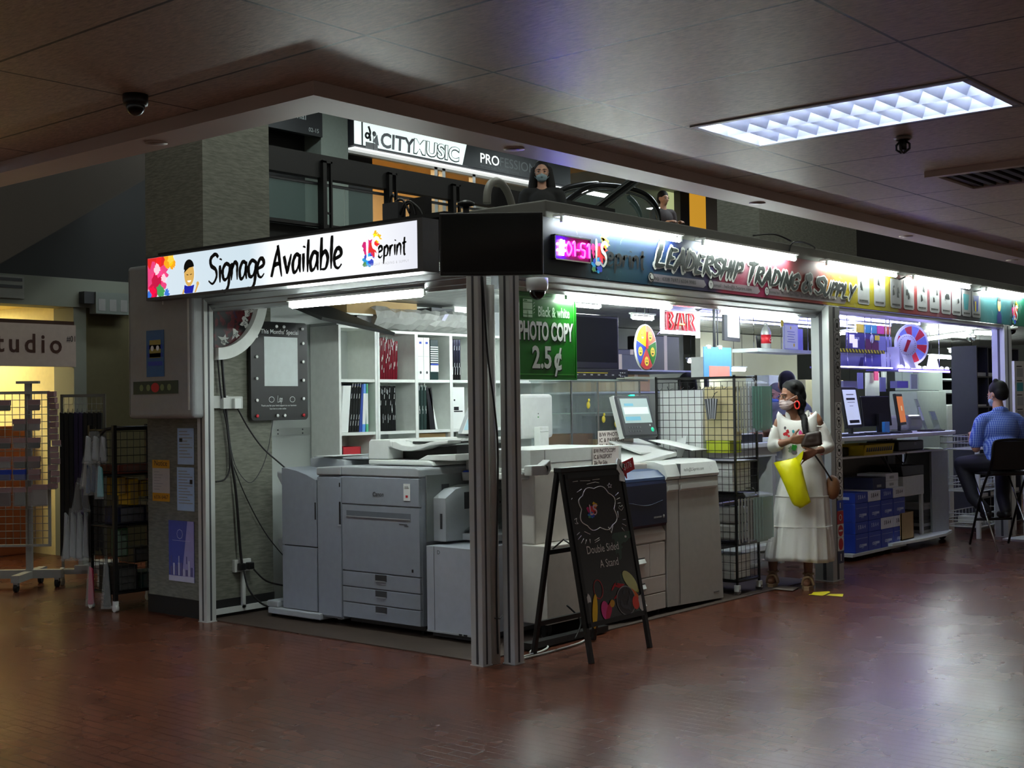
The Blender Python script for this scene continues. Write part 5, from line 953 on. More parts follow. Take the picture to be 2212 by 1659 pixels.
wbx = thing('white_carton', 'pair of white cartons stacked against the dark shelf', 'box', (4.9, 1.4, 1.72), .25); mb(OFFW).box(-.21, 0, 0, -.005, .15, .2).build('carton', wbx); mb(OFFW).box(.0, 0, 0, .21, .15, .2).build('carton', wbx); mb(GR).box(.08, -.002, .09, .15, 0, .105).build('print', wbx)
# clipboard
cbx = fy(1520, 748, .4); CB = thing('clipboard', 'blue clipboard with pink sheet hanging above the wire rack', 'clipboard', (3.105, .4, 1.70), .0); mb(mat('clip_blue', (84, 140, 190), .5)).box(0, 0, 0, .42, .006, .235).build('board', CB); mb(mat('pink_sheet', (214, 124, 120), .6)).box(.075, -.003, 0, .385, 0, .085).build('sheet', CB); b = mb(OFFW)
for x in (.05, .22): b.box(x, -.006, .22, x + .02, .01, .25); b.box(x + .028, -.006, .22, x + .048, .01, .25)
b.build('clip', CB)
pl = mb(DGREY); pl.cyl((3.35, .45, 1.93), (3.35, .45, 2.36), .012, n=8); pl.cyl((3.40, .45, 1.93), (3.40, .45, 2.36), .006, n=8); solo(pl, 'hanging_pole', 'pair of dark rods the blue clipboard hangs from', 'rod')
# ---------------- wire rack on wheels with stock
WR = thing('wire_rack', 'black wire display rack on wheels beside the woman', 'rack', (3.2, .19, 0)); RX, RY, RH = .34, .72, 1.71
def wire_panel(p0, ux, L, z0, z1, sx=.062, sz=.062):
    b = mb(BWIRE); n = max(1, round(L / sx)); m_ = max(1, round((z1 - z0) / sz)); p0 = Vector(p0); ux = Vector(ux)
    for i in range(n + 1): q = p0 + ux * (L * i / n); b.tube([(q.x, q.y, z0), (q.x, q.y, z1)], .0024, 4, smooth=False)
    for j in range(m_ + 1): z = z0 + (z1 - z0) * j / m_; e = p0 + ux * L; b.tube([(p0.x, p0.y, z), (e.x, e.y, z)], .0024, 4, smooth=False)
    return b
for z0, z1 in ((1.06, 1.66), (.80, 1.03), (.42, .76), (.12, .38)):
    wire_panel((0, 0, 0), (0, 1, 0), RY, z0, z1).build('side_grid', WR); wire_panel((0, 0, 0), (1, 0, 0), RX, z0, z1).build('front_grid', WR)
for x, y in ((0, 0), (RX, 0), (0, RY), (RX, RY)): mb(BWIRE).box(x - .008, y - .008, .08, x + .008, y + .008, RH).build('upright', WR)
for z in (.11, .40, .78, 1.04, 1.70):
    b = mb(BWIRE); b.box(-.008, -.008, z - .012, RX + .008, .004, z); b.box(-.008, RY - .004, z - .012, RX + .008, RY + .008, z); b.box(-.008, 0, z - .012, .004, RY, z); b.box(RX - .004, 0, z - .012, RX + .008, RY, z)
    if z < 1.5: b.box(0, 0, z - .006, RX, RY, z - .002)
    b.build('shelf_frame', WR)
b = MB()
for x, y in ((0, 0), (RX, 0), (0, RY), (RX, RY)): b.m(CHROME).cyl((x - .012, y, .028), (x + .012, y, .028), .028, n=14); b.m(OFFW).box(x - .016, y - .02, .03, x + .016, y + .02, .08)
b.build('caster', WR)
hk = mb(BWIRE)
for k in range(7): y = .06 + k * .1; hk.tube(spline([(0, y, 1.62), (-.06, y, 1.60), (-.08, y, 1.63)], 3), .003, 5)
hk.build('hook', WR)
def stock(name, label, cat, x0, y0, z0, x1, y1, z1, m, group=None, lines=0, bev=.002):
    r = thing(name, label, cat, (3.2 + (x0 + x1) / 2, .19 + (y0 + y1) / 2, z0), 0, group); hx, hy = (x1 - x0) / 2, (y1 - y0) / 2
    mb(m).box(-hx, -hy, 0, hx, hy, z1 - z0).build('pack', r, bevel=bev)
    if lines:
        b = mb(GR)
        for k in range(1, lines): zz = (z1 - z0) * k / lines; b.box(-hx - .001, -hy - .001, zz, hx + .001, hy + .001, zz + .0015)
        b.build('sheet_edges', r)
    return r
stock('paper_stack', 'large white card sheets upright behind the upper rack grid', 'paper', .02, .30, 1.06, .12, .70, 1.60, PAPER)
stock('card_stack', 'buff card sheets standing behind the upper rack grid', 'paper', .02, .02, 1.20, .14, .28, 1.62, mat('buff_card', (196, 184, 140), .7))
stock('yellow_green_box', 'yellow and green pack in the rack above the white reams', 'box', .02, .06, 1.10, .2, .27, 1.195, mat('lime_pack', (186, 200, 40), .5))
for k in range(3): stock('paper_ream', ['white ream lowest of three below the lime pack', 'white ream middle of three below the lime pack', 'white ream topmost of three below the lime pack'][k], 'paper', .02, .04, .80 + k * .075, .3, .45, .873 + k * .075, PAPER, 'reams on the second rack tier', 3)
for k in range(4): stock('label_roll_box', ['white roll box at bottom left of the third tier', 'white roll box at bottom right of the third tier', 'white roll box at top left of the third tier', 'white roll box at top right of the third tier'][k], 'box', .02, .03 + (k % 2) * .2, .42 + (k // 2) * .13, .26, .21 + (k % 2) * .2, .545 + (k // 2) * .13, OFFW, 'roll boxes on the third tier', 2, .02)
stock('paper_ream', 'tall stack of white packs low in the rack', 'paper', .02, .04, .12, .28, .40, .30, PAPER, None, 5); stock('paper_ream', 'grey stack of packs at the back of the lowest rack tier', 'paper', .02, .42, .12, .28, .70, .28, LGREY, None, 4)
b = MB()
for k in range(9): b.m(LGREY if k % 2 else DGREY).box(k * .011 - .05, -.04, -.16, k * .011 - .042, .04, 0, Matrix.Rotation(.12 * (k - 4) / 4, 4, 'Y'))
b.m(BWIRE).tube([(0, 0, -.02), (.03, .0, .04), (.05, 0, .05)], .003, 5); solo(b, 'card_bundle', 'grey bundle of sample cards hanging on the rack grid', 'cards', (3.14, .36, 1.53), -.9)
b = mb(PAPER).prism([(.0, .07), (.14, .0), (.05, -.11), (.02, -.04)], -.002, .002, 'x'); solo(b, 'paper_note', 'torn white paper corner stuck on the rack grid', 'paper', (3.19, .62, 1.17))
FOLD = mat('teal_folder', (70, 140, 124), .35)
def bag_set(label, x, y, z0, z1, w_, m2):
    r = thing('folder_bags', label, 'folders', (x, y, z0)); H = z1 - z0
    for k in range(9):
        b = mb(mat('bag_grey', (150, 152, 148), .25) if k < 5 else m2); b.box(-w_ / 2 + k * w_ / 11, -.02 - k * .006, .01 * (k % 3), -w_ / 2 + k * w_ / 11 + (.02 if k < 5 else w_ * .42), -.016 - k * .006, H - .02); b.build('folder', r)
    b = mb(BAGP).box(-w_ / 2 - .01, -.09, -.01, w_ / 2, -.085, H); b.quad((-w_ / 2, -.087, H), (w_ / 2, -.087, H), (w_ / 2 - .03, -.04, H + .02), (-w_ / 2 + .03, -.04, H + .03)); b.build('plastic_sleeve', r)
    mb(BWIRE).tube(spline([(0, .03, H + .05), (0, -.04, H + .05), (0, -.06, H)], 4), .004, 5).build('hook', r)
bag_set('teal folders in clear bags hanging high on the rack', 3.38, .17, 1.27, 1.64, .40, FOLD)
bag_set('pale blue folders in clear bags hanging low on the rack', 3.37, .17, .40, .77, .40, mat('pale_blue_folder', (130, 160, 158), .35))
# ---------------- counter behind the woman
CT = thing('counter', 'white counter with dark cupboards behind the woman', 'counter', (4.6, 1.1, 0)); mb(WHITE).box(-.85, -.3, 1.09, .5, .3, 1.125).build('countertop', CT); mb(OFFW).box(-.85, -.25, 1.0, .48, .28, 1.09).build('apron', CT); mb(BLACK).box(-.8, -.1, .2, .38, .25, 1.0).build('cupboard', CT); mb(OFFW).box(.42, -.2, .1, .46, .25, 1.0).build('divider', CT); mb(CHROME).cyl((-.8, -.22, .62), (.45, -.22, .63), .012, n=8).build('rail', CT); mb(WHITE).box(-.85, -.28, .16, .48, .28, .2).build('shelf_board', CT)
for x in (-.8, .42): mb(OFFW).box(x - .03, -.25, 0, x + .03, -.19, 1.0).build('leg', CT)
b = mb(BLACK); b.box(4.4, .95, 1.126, 5.0, 1.3, 1.2); b.m(PAPER).box(4.45, .93, 1.2, 4.8, 1.2, 1.21); solo(b, 'desk_printer', 'low black machine with white sheet on the counter', 'machine')
SP = NT('printed_floor_marking', .5)
fl = mb(mat('yellow_tape', (216, 200, 16), .5)); p = [fz(u, v, .003) for u, v in ((1757, 1279), (1790, 1277), (1794, 1279), (1777, 1287), (1745, 1284), (1753, 1283))]; fl.quad(*p); p = [fz(u, v, .003) for u, v in ((1793, 1283), (1822, 1283), (1820, 1289), (1785, 1286))]; fl.quad(*p); solo(fl, 'floor_sticker', 'yellow arrow tape stuck on the brick floor by the woman', 'floor sticker')
fl = mb(mat('worn_sheet', (120, 108, 100), .6)); p = [fz(u, v, .008) for u, v in ((1668, 1272), (1685, 1266), (1727, 1268), (1712, 1276))]; fl.quad(*p); solo(fl, 'floor_sheet', 'worn paper sheet on the floor between the sandals', 'floor sticker')
# ================================================================ people
def remesh(b, name, parent, m, voxel, it, fac=.5):
    me = bpy.data.meshes.new('t'); me.from_pydata(b.v, [], b.f); me.update(); o = bpy.data.objects.new('t', me); COL.objects.link(o)
    r = o.modifiers.new('r', 'REMESH'); r.mode = 'VOXEL'; r.voxel_size = voxel; r.use_smooth_shade = True
    q = o.modifiers.new('s', 'SMOOTH'); q.iterations = it; q.factor = fac
    dg = bpy.context.evaluated_depsgraph_get(); dg.update(); nm = bpy.data.meshes.new_from_object(o.evaluated_get(dg)); bpy.data.objects.remove(o); bpy.data.meshes.remove(me)
    nm.name = name; nm.materials.clear(); nm.materials.append(m)
    for p in nm.polygons: p.use_smooth = True; p.material_index = 0
    n = bpy.data.objects.new(name, nm); COL.objects.link(n)
    if parent: n.parent = parent
    return n
class Flesh:
    def __init__(s): s.b = MB(); s.M = None
    def T(s, p): v = Vector(p[:3]); return s.M @ v if s.M is not None else v
    def chain(s, *pts):
        P = [(s.T(p), p[3]) for p in pts]
        for (a, ra), (c, rc) in zip(P, P[1:]):
            if (a - c).length > 1e-5: s.b.tube([a, c], [ra, rc], 12)
        for a, ra in P: s.b.ell(a, ra, 12, 8)
        return s
    def ell(s, c, r, e=(0, 0, 0)):
        R = Euler(e).to_matrix().to_4x4()
        if s.M is not None: R = s.M.to_3x3().to_4x4() @ R
        s.b.ell(s.T(c), r, 18, 14, R); return s
    def hand(s, W, f, side, n, curl=(.5, .7, .5), scale=1.0, thumb=(.5, .8, .35)):
        W = Vector(W); f = Vector(f).normalized(); n = Vector(n).normalized(); side = (Vector(side) - f * Vector(side).dot(f)).normalized()
        for i in range(4):
            off = (.031 - .0205 * i) * scale; K = W + f * (.085 - .006 * abs(i - 1)) * scale + side * off
            s.chain((*(W + side * off * .6 + f * .012 * scale), .0145 * scale), (*K, .0105 * scale))
            d = f.copy(); p = K; ang = 0
            for j, L in enumerate((.044, .027, .021)):
                L *= (.93, 1.05, .98, .78)[i] * scale; ang += curl[j]; d = f * math.cos(ang) + n * math.sin(ang) + side * (.10 - .06 * i) * .6; d.normalize(); q = p + d * L; s.chain((*p, (.0092 - .001 * j) * scale), (*q, (.0084 - .001 * j) * scale)); p = q
        d = (f * thumb[0] + side * thumb[1] + n * thumb[2]).normalized(); p = W + f * .022 * scale + side * .024 * scale; q = p + d * .045 * scale; r = q + (d + f * .5).normalized() * .032 * scale
        s.chain((*p, .0135 * scale), (*q, .0105 * scale), (*r, .0085 * scale)); return s
    def head(s, pos, yaw, pitch=0.0, k=1.0):
        s.M = Matrix.Translation(pos) @ Euler((pitch, 0, yaw)).to_matrix().to_4x4() @ Matrix.Scale(k, 4)
        s.ell((0, .018, .035), (.074 * k, .093 * k, .092 * k)); s.ell((0, -.012, -.02), (.064 * k, .078 * k, .075 * k)); s.ell((0, -.03, -.072), (.044 * k, .048 * k, .038 * k)); s.ell((0, -.074, .022), (.05 * k, .018 * k, .012 * k))
        s.chain((0, -.083, .012, .008), (0, -.104, -.026, .0125), (0, -.088, -.034, .012)); s.ell((0, -.083, -.058), (.022 * k, .012 * k, .008 * k)); s.ell((0, -.082, -.069), (.018 * k, .012 * k, .007 * k))
        for q in (-1, 1): s.ell((q * .074, .018, -.005), (.009 * k, .02 * k, .03 * k), (0, 0, q * .35)); s.ell((q * .036, -.07, -.022), (.02 * k, .016 * k, .016 * k))
        M = s.M; s.M = None; return M
    def out(s, name, parent, m, voxel=.007, it=4): return remesh(s.b, name, parent, m, voxel, it)
def face_parts(M, parent, eye=(40, 26, 18), brow=(20, 14, 12), gaze=0.0):
    b = MB()
    for q in (-1, 1):
        R3_ = M.to_3x3().normalized().to_4x4(); b.m(mat('eye_white', (150, 142, 134), .4)).ell(M @ Vector((q * .033, -.0835, .003)), (.0125, .008, .006), 12, 8, R3_); b.m(mat('iris_dark', eye, .3)).ell(M @ Vector((q * .033 + gaze, -.0885, .003)), (.0062, .005, .0058), 10, 8, R3_); b.m(mat('lid_dark', (46, 30, 24), .6)).tube([M @ Vector((q * .033 + (i - 2) * .0066, -.0905 + abs(i - 2) * .0018, .0095 - abs(i - 2) * .0017)) for i in range(5)], .0022, 5)
    b.build('eye', parent)
    b = mb(mat('brow_dark', brow, .8))
    for q in (-1, 1): b.tube([M @ Vector((q * (.012 + .014 * i), -.096 + .003 * i * i, .026 + .004 * math.sin(i * 1.2))) for i in range(4)], [.003, .0042, .0036, .002], 6)
    b.build('eyebrow', parent)
def face_mask(M, parent, m, folds=True):
    f = Flesh(); f.M = M; f.ell((0, -.040, -.05), (.062, .066, .05)); f.chain((0, -.10, -.025, .014), (0, -.106, -.045, .012)); f.ell((0, -.05, -.075), (.05, .052, .034)); o = f.out('face_mask', parent, m, .006, 3)
    b = mb(m)
    for q in (-1, 1):
        for z0, z1 in ((-.025, .012), (-.075, -.03)): b.tube([M @ Vector(p) for p in ((q * .05, -.062, z0), (q * .07, -.03, (z0 + z1) / 2), (q * .082, .015, z1))], .0022, 5)
    if folds:
        for k in range(3): b.tube(spline([M @ Vector((q * .058, -.068 - .048 * (1 - abs(q)) + .0, -.032 - .02 * k + .004 * q)) for q in (-1, -.5, 0, .5, 1)], 3), .0028, 5)
    b.build('mask_strap', parent); return o
def loft(rings, n=64, pleats=0, amp=0.0, z_start=0.9, seam=()):
    b = MB(); b.smooth = True; rows = []
    for (z, cx, cy, rx, ry) in rings:
        t = max(0, min(1, (z_start - z) / z_start)); row = []
        for j in range(n):
            a = 2 * PI * j / n; k = 1 + amp * t * (math.sin(pleats * a) + .6 * math.sin(pleats * 1.7 * a + 1) + .5 * math.sin(5 * a + 2)); s_ = 1.012 if any(abs(z - q) < .006 for q in seam) else 1
            row.append((cx + rx * k * s_ * math.cos(a), cy + ry * k * s_ * math.sin(a), z + .012 * t * math.sin(3 * a + .5) + max(0, z - 1.24) * .75 * math.cos(a) ** 2))
        rows.append(b.add(row))
    for a, c in zip(rows, rows[1:]):
        for j in range(n): q = (j + 1) % n; b.face((a + j, c + j, c + q, a + q))
    return b
def interp(rings, step=.03):
    out = []
    for a, c in zip(rings, rings[1:]):
        k = max(1, int(abs(a[0] - c[0]) / step))
        for i in range(k): t = i / k; t2 = t * t * (3 - 2 * t) * .5 + t * .5; out.append((a[0] + (c[0] - a[0]) * t,) + tuple(p + (q - p) * t2 for p, q in zip(a[1:], c[1:])))
    return out + [rings[-1]]
SKIN = mat('skin_brown', (128, 86, 64), .5, var=.06); SKINP = mat('skin_tan', (176, 132, 108), .5, var=.06); HAIR = mat('black_hair', (10, 8, 8), .62, scale=60, var=.3, spec=.25)
WDRESS = mat('white_cotton', (214, 212, 206), .8, scale=120, var=.05, bump=.1)
W = thing('person', 'person in long white dress and face mask with yellow bag', 'person', (3.92, 0.0, 0), -1.134)
f = Flesh(); HM = f.head((-.075, -.045, 1.535), -.93, .08, .97)
f.chain((-.06, -.0, 1.33, .052), (-.072, -.025, 1.46, .046)); f.ell((-.03, .0, 1.27), (.125, .08, .10)); f.ell((-.02, 0, 1.12), (.11, .085, .12)); f.ell((.01, .0, .93), (.145, .11, .13)); f.chain((-.15, 0, 1.345, .045), (-.03, -.0, 1.36, .045), (.115, .005, 1.36, .045))
f.chain((.125, .005, 1.335, .050), (.155, .03, 1.24, .043), (.205, .05, 1.13, .036)); f.chain((.205, .05, 1.13, .035), (.17, -.08, 1.11, .033), (.12, -.20, 1.10, .023))
f.chain((-.165, .0, 1.325, .048), (-.20, -.01, 1.23, .042), (-.215, -.02, 1.135, .036)); f.chain((-.215, -.02, 1.135, .035), (-.15, -.13, 1.16, .032), (-.075, -.205, 1.185, .023))
f.hand((.115, -.205, 1.098), (-.86, -.36, -.35), (0, -.3, 1), (-.2, .6, -.75), (.25, .5, .45)); f.hand((-.07, -.208, 1.187), (.95, -.15, .12), (.1, -.3, .95), (.15, .9, -.35), (.25, .5, .4))
for sx, ax, ay in ((1, .04, -.03), (-1, -.245, .07)): f.chain((sx * .075, 0, .9, .085), ((ax + sx * .07) / 2, ay * .5 - .02, .48, .055), (ax, ay + .02, .30, .046), (ax, ay, .10, .034)); f.chain((ax, ay + .02, .07, .034), (ax, ay - .06, .058, .036), (ax - .01, ay - .145, .045, .026))
f.out('body', W, SKIN, .0065, 4); face_parts(HM, W, gaze=-.002); face_mask(HM, W, mat('mask_pale_pink', (196, 178, 176), .7))
h = Flesh(); h.M = HM; h.ell((0, .035, .052), (.083, .1, .09)); h.ell((0, .07, .0), (.078, .07, .09)); h.chain((-.06, .0, .088, .03), (0, -.015, .108, .028), (.06, .0, .088, .03)); h.chain((.074, .02, .02, .018), (.07, .05, -.05, .026)); h.chain((-.072, .03, .02, .018), (-.06, .06, -.05, .026)); h.M = None
br_ = spline([tuple(HM @ Vector((.055, .075, -.06))), (.0, -.0, 1.42), (.03, -.075, 1.36), (.035, -.11, 1.30), (.045, -.13, 1.24), (.075, -.15, 1.19)], 5)
for i, p in enumerate(br_): h.ell(p, .036 - .0006 * i if i % 2 else .031 - .0006 * i)
h.out('hair', W, HAIR, .008, 2)
er = HM @ Vector((.085, -.0, -.07)); b = mb(mat('red_hoop', (216, 44, 40), .35)); b.tube([er + RW[0] * 0 + Vector((.024 * math.cos(a) * .8, .024 * math.cos(a) * -.4, .03 * math.sin(a))) for a in [2 * PI * k / 20 for k in range(20)]], .0065, 8, closed=True); b.build('earring', W)
dr = interp([(1.342, -.028, -.002, .150, .094), (1.325, -.028, -.003, .163, .104), (1.27, -.026, -.004, .172, .115), (1.18, -.02, -.002, .158, .114), (1.08, -.0, 0, .15, .114), (.96, .015, 0, .17, .13), (.74, .0, 0, .205, .165), (.73, .0, 0, .21, .17), (.50, -.015, 0, .238, .20), (.49, -.015, 0, .244, .206), (.222, -.03, 0, .275, .25)])
b = loft(dr, 96, 17, .035, 1.0); b.m(WDRESS); b.ms = [WDRESS]; b.fm = [0] * len(b.f)
dso = b.build('dress', W); sm_ = dso.modifiers.new('t', 'SOLIDIFY'); sm_.thickness = .004
b = mb(WDRESS)
for z, cx, rx, ry in ((.735, 0, .212, .172), (.495, -.015, .246, .207)): b.tube([(cx + rx * math.cos(2 * PI * k / 48), ry * math.sin(2 * PI * k / 48), z) for k in range(48)], .0035, 5, closed=True)
b.tube(spline([(-.09, -.07, 1.33), (-.10, -.04, 1.39), (-.10, .02, 1.395), (-.09, .07, 1.33)]), .02, 8); b.tube(spline([(.035, -.075, 1.33), (.05, -.04, 1.395), (.055, .02, 1.40), (.04, .07, 1.33)]), .02, 8); b.build('dress_seam', W)
fs = Flesh(); fs.chain((.15, .02, 1.275, .055), (.18, .035, 1.20, .06), (.21, .05, 1.13, .055), (.185, -.02, 1.115, .05), (.168, -.08, 1.11, .043)); fs.out('sleeve', W, WDRESS, .008, 3)
fs = Flesh(); fs.chain((-.185, -.0, 1.27, .054), (-.205, -.01, 1.20, .056), (-.218, -.02, 1.135, .054), (-.185, -.075, 1.14, .048), (-.165, -.11, 1.15, .042)); fs.out('sleeve', W, WDRESS, .008, 3)
b = mb(WDRESS); b.tube(spline([(.10, -.06, 1.30), (.155, -.03, 1.29), (.185, .02, 1.30), (.17, .06, 1.33), (.13, .07, 1.37), (.075, .04, 1.40), (.07, -.02, 1.40), (.085, -.06, 1.36)], 5), .008, 7); b.build('shoulder_trim', W)
b = mb(mat('cuff_red', (190, 60, 70), .6)); b.tube([(.165 + .042 * math.cos(a) * .35, -.085 + .012 * math.cos(a), 1.11 + .042 * math.sin(a)) for a in [2 * PI * k / 18 for k in range(18)]], .006, 6, closed=True); b.tube([(-.16 + .03 * math.cos(a), -.115, 1.152 + .04 * math.sin(a)) for a in [2 * PI * k / 18 for k in range(18)]], .005, 6, closed=True); b.build('cuff', W)
b = MB()
for m_, x, z, r in ((RED, -.115, 1.235, .018), (RED, -.10, 1.255, .014), (TEAL, -.055, 1.255, .012), (PINK, .0, 1.245, .016), (RED, .03, 1.235, .014), (mat('thread_grey', (90, 84, 90), .7), -.12, 1.285, .012), (GREENP, -.05, 1.13, .022), (mat('thread_sage', (120, 140, 120), .7), -.075, 1.11, .026), (RED, -.035, 1.165, .01), (MATS['thread_grey'], -.05, 1.085, .02), (RED, -.09, 1.22, .01)):
    cx, rx, ry = -.025, .168, .118; y = -ry * math.sqrt(max(.05, 1 - ((x - cx) / rx) ** 2)); b.m(m_); blob(b, x, z, r, y - .006, random.Random(int(z * 1000)), 12, .4)
b.build('embroidery', W)
SND = mat('sandal_tan', (150, 122, 92), .6); b = mb(SND)
for ax, ay in ((.04, -.03), (-.245, .07)):
    b.prism([(ax - .04, ay + .06), (ax + .04, ay + .06), (ax + .042, ay - .12), (ax + .01, ay - .19), (ax - .03, ay - .185), (ax - .048, ay - .10)], 0, .03, 'z'); b.tube(spline([(ax - .045, ay - .11, .03), (ax - .03, ay - .11, .085), (ax + .02, ay - .11, .09), (ax + .045, ay - .11, .03)], 4), .012, 6); b.tube(spline([(ax - .045, ay - .05, .03), (ax - .02, ay - .05, .105), (ax + .02, ay - .05, .105), (ax + .045, ay - .05, .03)], 4), .010, 6); b.tube([(ax + .04 * math.cos(a), ay + .045 * math.sin(a), .11) for a in [2 * PI * k / 14 for k in range(14)]], .008, 6, closed=True)
b.build('sandal', W)
# things she carries
def in_w(p): c_, s_ = math.cos(-1.134), math.sin(-1.134); return (3.92 + p[0] * c_ - p[1] * s_, p[0] * s_ + p[1] * c_, p[2])
pf = Flesh(); pf.chain((-.06, 0, -.035, .024), (.06, 0, -.02, .024), (.055, 0, .055, .024), (-.03, 0, .04, .024), (-.06, 0, -.035, .024)); pf.ell((0, 0, .01), (.06, .026, .04)); o = pf.out('pouch', None, mat('dark_brown_leather', (42, 28, 22), .45), .008, 3); o.location = in_w((.09, -.235, 1.185)); o.rotation_euler = (0, 0, -1.134); tag(o, 'dark brown pouch held in the hands of the woman in white', 'pouch')
YB = mat('yellow_plastic', (226, 220, 10), .35, scale=9, var=.08); bagp = [(-.205, 1.005), (-.19, .965), (-.155, .92), (-.11, .80), (-.05, .675), (-.005, .655), (.075, .70), (.03, .90), (.015, .985), (-.02, 1.06), (-.065, 1.035)]
yb_ = thing('shopping_bag', 'bright yellow plastic shopping bag hanging from her hand', 'bag', in_w((0, -.27, .655)), -1.134)
g = MB().m(YB); g.smooth = True; rr = random.Random(5); NL = 14; rows = []
for i in range(NL + 1):
    t = i / NL; L = [(-.205, 1.01), (-.165, .93), (-.11, .80), (-.06, .68), (-.005, .655)]; R_2 = [(-.01, 1.06), (.015, .98), (.03, .90), (.055, .79), (.078, .705)]
    def at_(P, t): q = t * (len(P) - 1); k = min(int(q), len(P) - 2); u = q - k; return (P[k][0] * (1 - u) + P[k + 1][0] * u, P[k][1] * (1 - u) + P[k + 1][1] * u)
    l_ = at_(L, t); r_ = at_(R_2, t); row = []
    for j in range(18):
        a = 2 * PI * j / 18; u = .5 - .5 * math.cos(a); th = .012 + .055 * math.sin(PI * min(1, t * .9 + .1)) ; row.append((l_[0] * (1 - u) + r_[0] * u, -th * math.sin(a) + rr.uniform(-.006, .006), l_[1] * (1 - u) + r_[1] * u - .655 + rr.uniform(-.004, .004)))
    rows.append(g.add(row))
for a, c_ in zip(rows, rows[1:]):
    for j in range(18): q = (j + 1) % 18; g.face((a + j, a + q, c_ + q, c_ + j))
g.smooth = False; g.face([rows[-1] + j for j in range(18)]); g.build('bag_body', yb_)
mb(YB).prism([(-.07, .36), (-.0, .43), (.03, .455), (.02, .40), (.0, .34)], -.02, .02, 'y').build('bag_handle', yb_)
cb_ = thing('shoulder_bag', 'small brown round shoulder bag behind the white dress', 'bag', in_w((.24, .03, .80)), -1.134)
fl_ = Flesh(); fl_.ell((0, 0, 0), (.06, .075, .10)); fl_.out('bag_body', cb_, mat('tan_leather', (128, 84, 50), .5), .009, 3); mb(mat('dark_strap', (30, 26, 26), .5)).tube(spline([(.0, -.05, .05), (-.06, -.13, .16), (-.14, -.15, .28), (-.21, -.14, .36), (-.31, -.125, .46), (-.335, -.09, .54), (-.34, -.03, .60)], 5), .007, 6).build('strap', cb_)
# ---------------- man on the bar stool
SHIRT = NT('blue_gingham', .8); sv = SHIRT.n('SeparateXYZ'); SHIRT.l(SHIRT.tc.outputs['Object'], sv.inputs[0])
ck = [SHIRT.math('GREATER_THAN', SHIRT.math('FRACT', SHIRT.math('MULTIPLY', sv.outputs[i], 58.0)), .42) for i in (0, 2)]
SHIRT.color(SHIRT.mix(SHIRT.math('MULTIPLY', SHIRT.math('ADD', ck[0], ck[1]), .5), (150, 176, 226), (22, 62, 176)))
TRS = mat('dark_trousers', (20, 21, 27), .7); MW = thing('person', 'person in blue checked shirt seated on a bar stool seen from behind', 'person', (7.44, -.36, 0), 2.42)
f = Flesh(); HM2 = f.head((.0, -.045, 1.535), .32, .25, 1.0); f.chain((0, .0, 1.30, .06), (0, -.03, 1.45, .052)); f.ell((0, 0, 1.18), (.17, .11, .17)); f.ell((0, .03, .95), (.16, .115, .17)); f.chain((-.17, 0, 1.29, .055), (.17, 0, 1.29, .055))
f.chain((.195, .0, 1.27, .055), (.225, -.04, 1.12, .048), (.23, -.05, 1.00, .042), (.17, -.25, 1.07, .034), (.12, -.33, 1.14, .028)); f.chain((-.195, .0, 1.27, .055), (-.225, -.05, 1.12, .048), (-.23, -.05, 1.00, .042), (-.15, -.25, 1.07, .034), (-.08, -.33, 1.14, .028))
f.hand((.12, -.335, 1.145), (-.45, -.85, .05), (-.8, .4, .2), (0, 0, -1), (.15, .3, .3)); f.hand((-.08, -.335, 1.145), (.45, -.85, .05), (.8, .4, .2), (0, 0, -1), (.15, .3, .3))
f.chain((.09, 0, .86, .09), (.25, -.30, .83, .07), (.2, -.18, .50, .052), (.12, -.06, .36, .04)); f.chain((-.09, 0, .86, .09), (-.2, -.30, .83, .07), (-.12, -.18, .50, .052), (-.08, -.06, .36, .04)); f.out('body', MW, SKINP, .009, 4); face_parts(HM2, MW); face_mask(HM2, MW, mat('mask_blue_pale', (150, 176, 200), .7), False)
h = Flesh(); h.M = HM2; h.ell((0, .035, .05), (.084, .1, .088)); h.ell((0, .06, .01), (.08, .075, .085)); h.ell((0, .075, -.03), (.06, .05, .05)); h.chain((.0, .03, .125, .03), (.03, .05, .125, .03)); h.out('hair', MW, HAIR, .009, 2)
fs = Flesh(); fs.ell((0, .0, 1.19), (.195, .135, .165)); fs.ell((0, .03, 1.0), (.185, .14, .17)); fs.ell((0, .035, .90), (.175, .135, .07)); fs.chain((-.175, .0, 1.285, .065), (.0, .01, 1.32, .072), (.175, .0, 1.285, .065)); fs.chain((.2, .0, 1.26, .068), (.23, -.045, 1.10, .066), (.232, -.05, 1.06, .068)); fs.chain((-.2, .0, 1.26, .068), (-.23, -.045, 1.10, .066), (-.232, -.05, 1.06, .068)); fs.chain((-.05, .02, 1.375, .035), (0, .04, 1.385, .036), (.05, .02, 1.375, .035)); fs.out('shirt', MW, SHIRT.m, .010, 3)
ft_ = Flesh(); ft_.ell((0, .03, .865), (.178, .14, .075)); ft_.chain((.09, 0, .86, .105), (.25, -.30, .83, .085), (.2, -.18, .50, .068), (.125, -.07, .37, .056)); ft_.chain((-.09, 0, .86, .105), (-.2, -.30, .83, .085), (-.12, -.18, .50, .068), (-.085, -.07, .37, .056)); ft_.out('trousers', MW, TRS, .012, 3)
fsh = Flesh(); fsh.chain((.12, -.04, .335, .042), (.10, -.17, .325, .036)); fsh.chain((-.085, -.04, .335, .042), (-.08, -.17, .325, .036)); fsh.out('shoe', MW, mat('dark_shoe', (18, 16, 16), .5), .01, 2)
BSt = thing('bar_stool', 'black folding bar stool with chrome legs under the seated man', 'bar stool', (7.44, -.36, 0), 2.42); SEATM = mat('black_vinyl', (16, 15, 16), .4)
